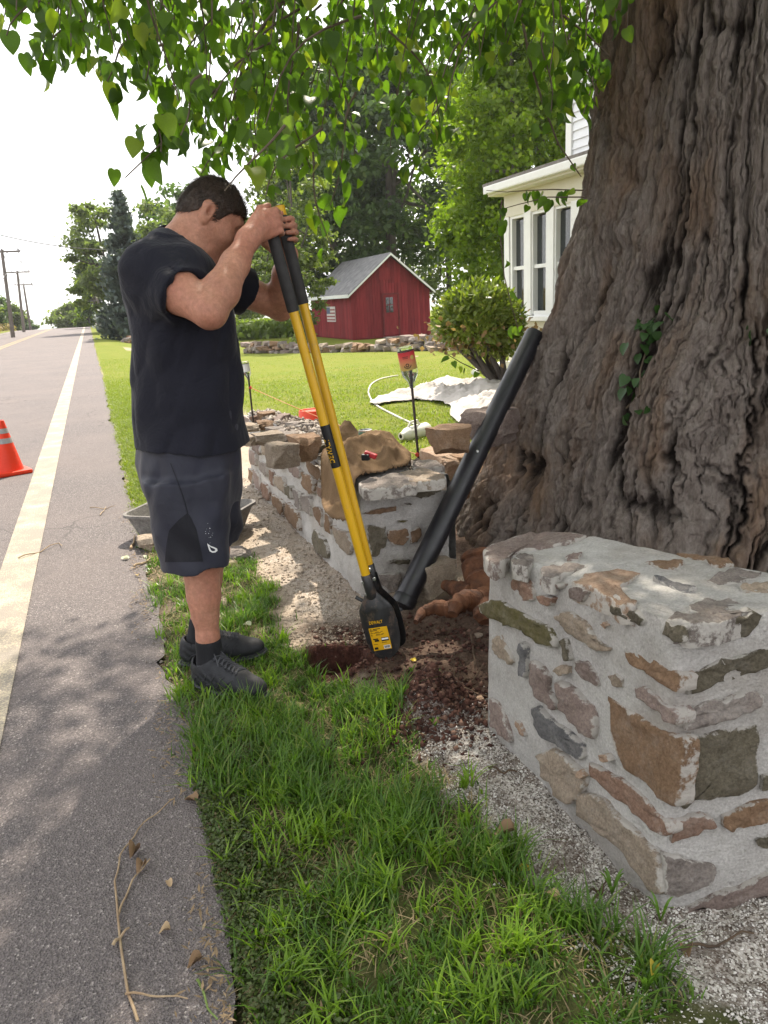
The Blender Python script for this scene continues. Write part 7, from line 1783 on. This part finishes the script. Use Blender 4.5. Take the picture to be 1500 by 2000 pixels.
# twigs, dry leaves and litter
M_STICK = simple('dry_vine', (0.24, 0.165, 0.10), (0.36, 0.27, 0.17), 30, 0.8, 0.4, 100)
zz2 = lambda u, v: (150+u/2.5, 1400+v/2.5)
def litter(P, r, label, name='dry_vine', mat=None, cat='twig', grp=None, rz=0.004):
    pts = [gnd(*p, 0.0) for p in P]; q = []
    for i in range(len(pts)-1):
        for s in np.linspace(0, 1, 4, endpoint=(i == len(pts)-2)): c = pts[i]*(1-s)+pts[i+1]*s; q.append(np.array([c[0], c[1], (0.0 if c[0] < EDGE_X else float(gz(c[0], c[1])))+r+rz*(1+math.sin(len(q)*1.3))]))
    return tag(MB().tube(q, [r*(1-0.5*i/len(q)) for i in range(len(q))], 6).build(name, mat or M_STICK, None, True), label, cat, grp)
litter([zz2(*p) for p in [(300,1500),(250,1350),(215,1120),(200,950),(188,820),(215,690),(300,560),(400,470),(480,410)]], 0.0030, 'long dry vine stem trailing along the road edge')
litter([zz2(*p) for p in [(240,1366),(400,1372),(545,1392)]], 0.0024, 'short dry twig crossing the end of the long vine stem')
litter([zz2(*p) for p in [(205,980),(250,860),(300,770),(360,712)]], 0.0028, 'thin dry twig lying beside the long vine stem')
litter([zz2(*p) for p in [(180,1130),(215,1085),(258,1048)]], 0.0040, 'broken stub of twig lying across the vine stem')
litter([(36, 1093), (80, 1079), (116, 1062), (122, 1071)], 0.0035, 'bare twig lying across the white edge line', rz=0.006)
litter([(176, 993), (207, 995), (226, 990)], 0.003, 'small forked twig on the sunny asphalt'); litter([(196, 1008), (204, 997), (208, 992)], 0.003, 'stub of twig beside the small forked twig')
litter([(256, 1075), (262, 1062), (264, 1050)], 0.008, 'short thick stick by the mixing tub at the road edge'); litter([(262, 1110), (280, 1102), (300, 1094)], 0.007, 'dark stick lying beside the pale leaves at the road edge')
litter([zz2(*p) for p in [(590,1300),(612,1330),(640,1430),(690,1500)]], 0.003, 'green bent stalk at the edge of the asphalt', mat=simple('green_stalk', (0.14, 0.2, 0.05), None, 9, 0.6), cat='stalk')
for P, lb in [([(735,1315),(745,1330),(765,1350)], 'pale root thread by the freshly dug hole'), ([(905,1340),(925,1330),(945,1312)], 'thin dry root beside the earth mound and the pier'), ([(900,1360),(930,1368),(960,1372)], 'brown root strand running from the mound to the pier'), ([(920,1250),(926,1290),(928,1310)], 'upright dry stem against the dark soil bank'),
              ([(1150,1745),(1170,1735),(1192,1722)], 'forked black twig on the white grit'), ([(1165,1760),(1176,1742),(1180,1735)], 'twig fork stub on the white grit'), ([(955,1515),(985,1522),(1010,1518)], 'dark stick in the grit at the pier foot'), ([(1330,1870),(1400,1850),(1470,1840)], 'brown root lying in the gravel before the pier')]:
    litter(P, 0.0035, lb, 'twig', simple('dark_twig', (0.05, 0.035, 0.025), (0.12, 0.08, 0.05), 20, 0.9), rz=0.008)
def ground_leaf(px, py, size, label, mat, rz, curl=0.5, grp=None, name='fallen_leaf'):
    p = gnd(px, py); zg = 0.0 if p[0] < EDGE_X else float(gz(p[0], p[1]))+(0.03 if grass_mask(p[0], p[1]) > 0.4 else 0.0)
    V = LV.copy(); V = np.stack([V[:, 0], -V[:, 2]-0.5, V[:, 1]*1.5+curl*(V[:, 0]**2)*1.6+0.15*curl*(V[:, 2]+0.5)**2], 1)*size
    V = V*0.62; V[:, 0] *= random.uniform(0.55, 1.0); V[:, 2] += size*0.10*np.array([vnoise(v[0]*90+px, v[1]*90, 0) for v in V]); V = V @ np.array(Matrix.Rotation(rz, 3, 'Z')).T; V[:, 2] -= V[:, 2].min()-0.002
    o = mesh_np(name, V, LF, mat, None); o.location = (float(p[0]), float(p[1]), zg); return tag(o, label, 'leaf', grp)
M_YLF = leafmat('yellow_leaf', (0.50, 0.36, 0.03), (0.58, 0.44, 0.06), None, 0.3, 0.5, (1.0, 1.0, 0.6)); M_BLF = leafmat('brown_leaf', (0.14, 0.085, 0.045), (0.22, 0.14, 0.08), None, 0.1, 0.8, (1, 1, 1)); M_TLF = leafmat('tan_leaf', (0.36, 0.25, 0.14), (0.42, 0.30, 0.18), None, 0.15, 0.8, (1, 1, 1)); M_PLF = leafmat('pale_leaf', (0.42, 0.46, 0.30), (0.5, 0.52, 0.36), None, 0.2, 0.6, (1, 1, 1))
ground_leaf(806, 1300, 0.042, 'bright yellow leaf standing beside the digger blade on bare soil', M_YLF, 0.4, 1.4)
ground_leaf(1018, 1695, 0.055, 'yellow leaf at the grass edge beside the white grit', M_YLF, 1.2); ground_leaf(1075, 1767, 0.06, 'tan yellow leaf lying where grass meets the grit', M_TLF, 0.3, 0.9); ground_leaf(1275, 1935, 0.05, 'yellow curled leaf in the dark gravel before the pier', M_YLF, 2.2, 1.0)
ground_leaf(985, 1655, 0.08, 'reddish brown strip of leaf in the grass edge', M_BLF, 1.3, 1.5); ground_leaf(484, 1241, 0.055, 'pale yellow leaf in the grass beside the shoes', M_PLF, 0.8)
ground_leaf(330, 1727, 0.040, 'small tan dead leaf on the asphalt near the vine stem', M_TLF, 0.2, 1.0); ground_leaf(321, 1822, 0.038, 'crumpled tan leaf on the asphalt beside the twig', M_TLF, 1.6, 1.8); ground_leaf(380, 1885, 0.055, 'dark brown dead leaf at the crumbling asphalt edge', M_BLF, 2.0, 1.4)
ground_leaf(372, 1565, 0.06, 'olive brown dead leaf at the grass edge', M_BLF, 0.9, 1.2); ground_leaf(262, 1672, 0.060, 'shrivelled brown seed head on the vine stem', M_BLF, 2.6, 2.2); ground_leaf(275, 1702, 0.052, 'withered leaf cluster beside the vine stem', M_BLF, 2.5, 2.2)
ground_leaf(243, 1093, 0.07, 'pale upturned leaf on the asphalt by the mixing tub', M_PLF, 1.2, 0.3); ground_leaf(283, 1088, 0.06, 'pale leaf leaning on the stick by the tub', M_PLF, 0.1, 0.6); ground_leaf(268, 1124, 0.03, 'tiny yellow leaf on the dappled asphalt', M_YLF, 0.1, 0.6); ground_leaf(271, 1073, 0.08, 'fresh green leaf fallen at the road edge by the tub', M_CREEP, 0.6, 0.4)
ground_leaf(1340, 1870, 0.05, 'brown curled leaf in the tuft before the pier', M_BLF, 2.6, 1.4)
_p = gnd(937, 1378); tag(boulder((_p[0], _p[1], gz(_p[0], _p[1])), (0.022, 0.02, 0.018), 0, 91, 'orange', 'pebble', nsub=0), 'round orange pebble between the earth mound and the pier', 'pebble')
_p = gnd(935, 1250); tag(boulder((_p[0], _p[1], gz(_p[0], _p[1])), (0.025, 0.02, 0.015), 0, 92, 'tan', 'pebble', nsub=0), 'pale pebble stuck in the dark soil bank', 'pebble')
# crumbs of earth and mortar grit: nobody could count them
def crumbs(name, n, fn, size, mat, label, cat, seed):
    rg = np.random.RandomState(seed); V0 = np.array([(1, 0, 0), (-1, 0, 0), (0, 1, 0), (0, -1, 0), (0, 0, 1), (0, 0, -1)], float); F0 = np.array([(0, 2, 4), (2, 1, 4), (1, 3, 4), (3, 0, 4), (2, 0, 5), (1, 2, 5), (3, 1, 5), (0, 3, 5)])
    P = fn(rg, n); S = size[0]*(size[1]/size[0])**(rg.rand(len(P))**2.2); J_ = 1+0.45*rg.randn(len(P), 6, 1)
    A_ = rg.rand(len(P))*6.28; c, s = np.cos(A_), np.sin(A_); Vx = V0[None]*np.clip(J_, 0.4, 1.7)*np.array([1, 1, 0.75]); Vr = np.stack([Vx[..., 0]*c[:, None]-Vx[..., 1]*s[:, None], Vx[..., 0]*s[:, None]+Vx[..., 1]*c[:, None], Vx[..., 2]], -1)*S[:, None, None]
    V = (Vr+P[:, None, :]+np.array([0, 0, 1])*S[:, None, None]*0.3).reshape(-1, 3); F = (F0[None]+np.arange(len(P))[:, None, None]*6).reshape(-1, 3)
    return tag(mesh_np(name, V, F, mat, None, smooth=False), label, cat, None, 'stuff')
def grit_pts(rg, n):
    out = []
    x = rg.uniform(0.45, 1.7, n*7); y = rg.uniform(0.6, 2.15, n*7)
    m = sstep(0.26, 0.05, np.abs(x-0.88)+0.06*fbm(x*7, y*7, 6, 3))*sstep(2.1, 1.7, y); m = np.maximum(m, 0.9*sstep(0.92, 1.0, x)*sstep(1.1, 1.0, y)*sstep(0.5, 0.9, y)); m = m*(0.25+0.75*sstep(-0.3, 0.3, fbm(x*14, y*14, 12, 3))); k = rg.rand(len(x)) < m*0.8
    x, y = x[k][:n], y[k][:n]; return np.stack([x, y, gz(x, y)], 1)
t = NT('white_grit'); M_GRIT = t.fin(t.ramp(t.island(), [(0.0, (0.18, 0.155, 0.135)), (0.4, (0.48, 0.445, 0.40)), (1.0, (0.70, 0.67, 0.63))]), 0.9)
crumbs('mortar_grit', 26000, grit_pts, (0.0013, 0.0042), M_GRIT, 'white mortar crumbs scattered on the ground round the pier', 'grit', 1)
def soil_pts(rg, n):
    r = np.abs(rg.randn(n*2//3))*0.11; a = rg.rand(n*2//3)*6.283; x = MOUND[0]+r*np.cos(a)*1.1; y = MOUND[1]+r*np.sin(a); x2 = rg.uniform(0.62, 1.45, n//3); y2 = rg.uniform(1.85, 2.75, n//3); x = np.r_[x, x2]; y = np.r_[y, y2]; k = x < 0.95+0.6*(y > 1.9); x, y = x[k], y[k]; return np.stack([x, y, gz(x, y)], 1)
t = NT('dark_red_earth'); M_EARTH = t.fin(t.ramp(t.island(), [(0.0, (0.030, 0.013, 0.010)), (0.7, (0.085, 0.038, 0.027)), (1.0, (0.18, 0.11, 0.08))]), 0.95)
crumbs('earth_crumbs', 8000, soil_pts, (0.0025, 0.013), M_EARTH, 'dark reddish crumbs of freshly dug earth', 'soil', 2)
def road_pts(rg, n):
    x = rg.uniform(-0.05, 0.35, n); y = rg.uniform(0.9, 5.0, n); k = rg.rand(n) < np.exp(-((x-0.10)/0.06)**2); x, y = x[k], y[k]; return np.stack([x, y, np.where(x < EDGE_X, 0, gz(x, y))], 1)
crumbs('edge_gravel', 3500, road_pts, (0.0015, 0.007), simple('loose_edge_gravel', (0.13, 0.11, 0.10), (0.28, 0.25, 0.22), 300, 0.9), 'loose dark gravel along the crumbling asphalt edge', 'gravel', 3)

def path_pts(rg, n):
    x = rg.uniform(0.3, 0.97, n*3); y = 2.6+rg.rand(n*3)**1.5*4.5; k = (rg.rand(n*3) < 1-grass_mask(x, y)) & (np.hypot(x-HOLE[0], y-HOLE[1]) > 0.14); x, y = x[k][:n], y[k][:n]; return np.stack([x, y, gz(x, y)], 1)
crumbs('path_crumbs', 9000, path_pts, (0.0015, 0.009), simple('path_crumb', (0.20, 0.15, 0.11), (0.42, 0.36, 0.29), 200, 0.95), 'loose sandy crumbs on the bare strip along the unfinished wall', 'grit', 5)

el = []
rge = random.Random(44)
while len(el) < 2600:
    y_ = 0.95+rge.random()**1.4*4.2; x_ = EDGE_X+rge.gauss(0.0, 0.045)
    if fbm(y_*3, x_*6, 3, 2) < -0.15: continue
    el.append((np.array([x_, y_, (0.003 if x_ < EDGE_X-0.03 else float(gz(x_, y_)))+0.005+rge.random()*0.006]), np.array(Matrix.Rotation(rge.uniform(0, 6.28), 3, 'Z') @ Matrix.Rotation(1.57+rge.gauss(0, 0.25), 3, 'X')), rge.uniform(0.006, 0.028)))
QV_keep = QV.copy(); QV[:] = np.array([(0, 0, 0), (0.12, 0.03, -0.45), (0, 0.05, -1.0), (-0.12, 0.03, -0.45)])
tag(quad_mass('dry_litter', el, leafmat('dry_litter', (0.09, 0.06, 0.035), (0.24, 0.17, 0.10), (0.36, 0.27, 0.17), 0.1, 0.85, (1, 1, 1)), None), 'dry straw and leaf litter along the crumbling asphalt edge', 'litter', None, 'stuff'); QV[:] = QV_keep

def chip_pts(rg, n):
    y = rg.uniform(3.15, 5.5, n); x = WX+0.04+rg.rand(n)*(WT-0.1)*(1-0.62*sstep(4.2, 5.0, y)); k = rg.rand(n) < 0.25+0.75*sstep(3.5, 4.4, y); x, y = x[k], y[k]; return np.stack([x, y, np.array([wtop(0, q) for q in y])*0.505/0.495+0.004], 1)
t = NT('rubble_chip'); M_CHIP = t.fin(t.ramp(t.island(), [(0.0, (0.10, 0.075, 0.06)), (0.5, (0.24, 0.20, 0.17)), (1.0, (0.40, 0.36, 0.32))]), 0.92)
crumbs('rubble_chips', 2600, chip_pts, (0.004, 0.026), M_CHIP, 'small stone chips and mortar rubble strewn on the unfinished wall top', 'rubble', 9)
# ================================================================== GRASS
def blades(name, pts, hgt, wid, mat, label, seed, lean=0.55, segs=3, tuft=None):
    rg = np.random.RandomState(seed); n = len(pts); a = rg.rand(n)*6.283
    H = hgt(pts, rg); W = wid*(0.6+0.8*rg.rand(n)); ln = lean*(0.35+rg.rand(n))
    d = np.stack([np.cos(a), np.sin(a), 0*a], 1); s = np.stack([-np.sin(a), np.cos(a), 0*a], 1)
    V = np.zeros((n, segs*2+1, 3))
    for k in range(segs+1):
        t_ = k/segs; c = pts+d*(H*ln*t_**1.9)[:, None]; c = c+np.array([0, 0, 1])*(H*(t_-0.32*ln*t_**2.2))[:, None]
        w = W*(1-t_**1.5)*(0.65+0.7*t_*(1-t_))
        if k < segs: V[:, 2*k] = c-s*w[:, None]; V[:, 2*k+1] = c+s*w[:, None]
        else: V[:, 2*segs] = c
    tri = []
    for k in range(segs-1): tri += [(2*k, 2*k+1, 2*k+3), (2*k, 2*k+3, 2*k+2)]
    tri.append((2*segs-2, 2*segs-1, 2*segs)); nv = 2*segs+1
    F = (np.array(tri)[None]+np.arange(n)[:, None, None]*nv).reshape(-1, 3)
    return tag(mesh_np(name, V.reshape(-1, 3), F, mat), label, 'grass', None, 'stuff')
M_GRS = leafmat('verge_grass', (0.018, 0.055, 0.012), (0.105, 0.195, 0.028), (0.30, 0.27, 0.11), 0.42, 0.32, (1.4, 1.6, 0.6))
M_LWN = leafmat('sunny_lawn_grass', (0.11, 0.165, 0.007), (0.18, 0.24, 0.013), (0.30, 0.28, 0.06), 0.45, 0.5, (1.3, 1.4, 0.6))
rg = np.random.RandomState(17)
def scatter(n, x0, x1, y0, y1, dens):
    x = rg.uniform(x0, x1, n); y = rg.uniform(y0, y1, n); k = rg.rand(n) < dens(x, y); x, y = x[k], y[k]
    return np.stack([x, y, gz(x, y)-0.004], 1)
wz_ = lambda x, y: sstep(0.34, 0.24, x+0.05*fbm(x*8, y*8, 2))*sstep(1.85, 1.7, y)
clump = lambda x, y: (0.12+0.88*sstep(-0.40, 0.40, fbm(x*12, y*12, 3, 3)))*(1-0.72*wz_(x, y))
noshoe = lambda x, y: 1.0-sstep(0.10, 0.08, np.hypot(x-HOLE[0], y-HOLE[1]))
P1 = scatter(115000, 0.02, 1.45, 0.85, 4.3, lambda x, y: grass_mask(x, y)*clump(x, y)*noshoe(x, y)*np.clip(1.6-0.28*y, 0.45, 1))
hg = lambda p, r: (0.036+0.052*sstep(-0.2, 0.6, fbm(p[:, 0]*4, p[:, 1]*4, 9, 3)))*(0.40+0.95*r.rand(len(p)))*np.where(p[:, 1] > 2.9, 0.8, 1.0)
PD = scatter(16000, 0.05, 1.3, 0.85, 4.2, lambda x, y: grass_mask(x, y)*sstep(0.35, -0.25, fbm(x*12, y*12, 3, 3)))
blades('dead_thatch', PD, lambda p, r: 0.03*(0.5+r.rand(len(p))), 0.0022, leafmat('dead_thatch_blade', (0.13, 0.095, 0.05), (0.30, 0.235, 0.13), None, 0.25, 0.8, (1, 1, 0.9)), 'dry dead thatch showing between the grass tufts', 8, 1.6)
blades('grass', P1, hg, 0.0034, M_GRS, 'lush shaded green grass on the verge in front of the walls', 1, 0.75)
# taller coarse tufts
tp = []
for k in range(260):
    x, y = rg.uniform(0.08, 1.1), rg.uniform(0.95, 3.6)
    if grass_mask(x, y) < 0.5: continue
    m = rg.randint(10, 24); q = np.array([x, y])+rg.randn(m, 2)*0.014; tp.append(q)
tp = np.concatenate(tp); tp = np.stack([tp[:, 0], tp[:, 1], gz(tp[:, 0], tp[:, 1])-0.004], 1)
blades('coarse_grass', tp, lambda p, r: 0.085*(0.5+0.6*r.rand(len(p))), 0.0042, leafmat('coarse_grass_blade', (0.10, 0.18, 0.014), (0.18, 0.29, 0.026), None, 0.4, 0.4, (1.4, 1.6, 0.6)), 'coarse broad-bladed grass tufts standing out of the verge', 2, 0.8)
# low creeping weed along the asphalt
cw = []
for k in range(26000):
    x = 0.09+abs(rg.randn())*0.11; y = rg.uniform(0.95, 2.0)
    if fbm(x*7+1, y*5, 6, 3) < -0.25: continue
    cw.append((np.array([x, y, float(gz(x, y))+rg.uniform(0.004, 0.030)]), rnd_rot(random, 0.9), rg.uniform(0.006, 0.013)))
    if len(cw) >= 13000: break
tag(quad_mass('creeping_weed', cw, leafmat('creeping_weed_leaf', (0.035, 0.055, 0.014), (0.075, 0.105, 0.03), (0.14, 0.09, 0.05), 0.25, 0.5), None), 'tiny-leaved creeping weed matted along the asphalt edge', 'weed', None, 'stuff')
# few blades in bare soil and grit
P3 = scatter(2600, 0.55, 1.5, 0.7, 3.0, lambda x, y: 0.35*sstep(0.2, 0.5, fbm(x*6+7, y*6, 1, 2))*(x < 0.93))
blades('sparse_grass', P3, lambda p, r: 0.035*(0.5+r.rand(len(p))), 0.002, M_GRS, 'sparse grass blades sprouting from the bare soil and grit', 3, 0.9)
# sunlit grass farther off
P4 = scatter(190000, 0.05, 0.9, 4.2, 24, lambda x, y: grass_mask(x, y)*np.clip(1.3-0.075*y, 0.03, 1))
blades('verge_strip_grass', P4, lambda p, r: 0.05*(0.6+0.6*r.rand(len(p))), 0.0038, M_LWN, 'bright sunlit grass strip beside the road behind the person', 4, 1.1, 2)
P5 = scatter(420000, 1.2, 12, 4.2, 24, lambda x, y: grass_mask(x, y)*np.clip(1.25-0.075*y, 0.02, 1)*(x < 1.0+0.62*y))
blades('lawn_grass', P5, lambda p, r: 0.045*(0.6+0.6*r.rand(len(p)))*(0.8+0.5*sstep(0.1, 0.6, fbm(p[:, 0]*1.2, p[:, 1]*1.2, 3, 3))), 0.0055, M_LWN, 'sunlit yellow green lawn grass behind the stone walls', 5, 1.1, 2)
# little weeds by the dug hole
def weed(px, py, label, n, h, seed):
    p = gnd(px, py); rgw = random.Random(seed); o = thing('weed', (p[0], p[1], gz(p[0], p[1])), label, 'weed'); z0 = float(gz(p[0], p[1]))
    for k in range(n):
        a = rgw.uniform(0, 6.283); e = np.array([p[0]+math.cos(a)*h*0.5, p[1]+math.sin(a)*h*0.5, z0+h*rgw.uniform(0.6, 1.0)]); b = np.array([p[0], p[1], z0])
        q = [b*(1-s)+e*s+np.array([0, 0, 0.25*h*math.sin(math.pi*s)]) for s in np.linspace(0, 1, 6)]; sd_ = np.array([-math.sin(a), math.cos(a), 0]); w = [0.001, 0.0028, 0.0036, 0.003, 0.0018, 0.0002]
        V = []
        for c, ww in zip(q, w): V += [c-sd_*ww, c+sd_*ww]
        mesh_np('blade', V, [(2*i, 2*i+1, 2*i+3, 2*i+2) for i in range(5)], M_GRS, o)
weed(857, 1345, 'little grassy weed sprouting behind the earth mound', 7, 0.045, 1); weed(805, 1330, 'tiny weed seedling under the yellow leaf', 6, 0.035, 2); weed(1195, 1752, 'tuft of weed in the white grit near the pier corner', 8, 0.06, 3); weed(850, 1440, 'small two-leaved weed in front of the earth mound', 5, 0.035, 4)
weed(1260, 1945, 'broad-bladed weed in the tuft before the pier', 8, 0.07, 5); weed(1290, 1800, 'thin grass seedling at the foot of the pier corner', 6, 0.06, 6)

# ================================================================== HAZY AIR
tz = NT('haze_air'); vol = tz.node('ShaderNodeVolumePrincipled'); vol.inputs['Color'].default_value = (0.93, 0.96, 1.0, 1); vol.inputs['Density'].default_value = 0.00035; vol.inputs['Anisotropy'].default_value = 0.3
tz.n.remove(tz.b); tz.l.new(vol.outputs['Volume'], tz.out.inputs['Volume'])
tag(MB().box((0, 1730, 25), (5600, 3800, 180)).build('haze', tz.m, None), 'thin hazy summer air over the whole place', 'haze', None, 'stuff')
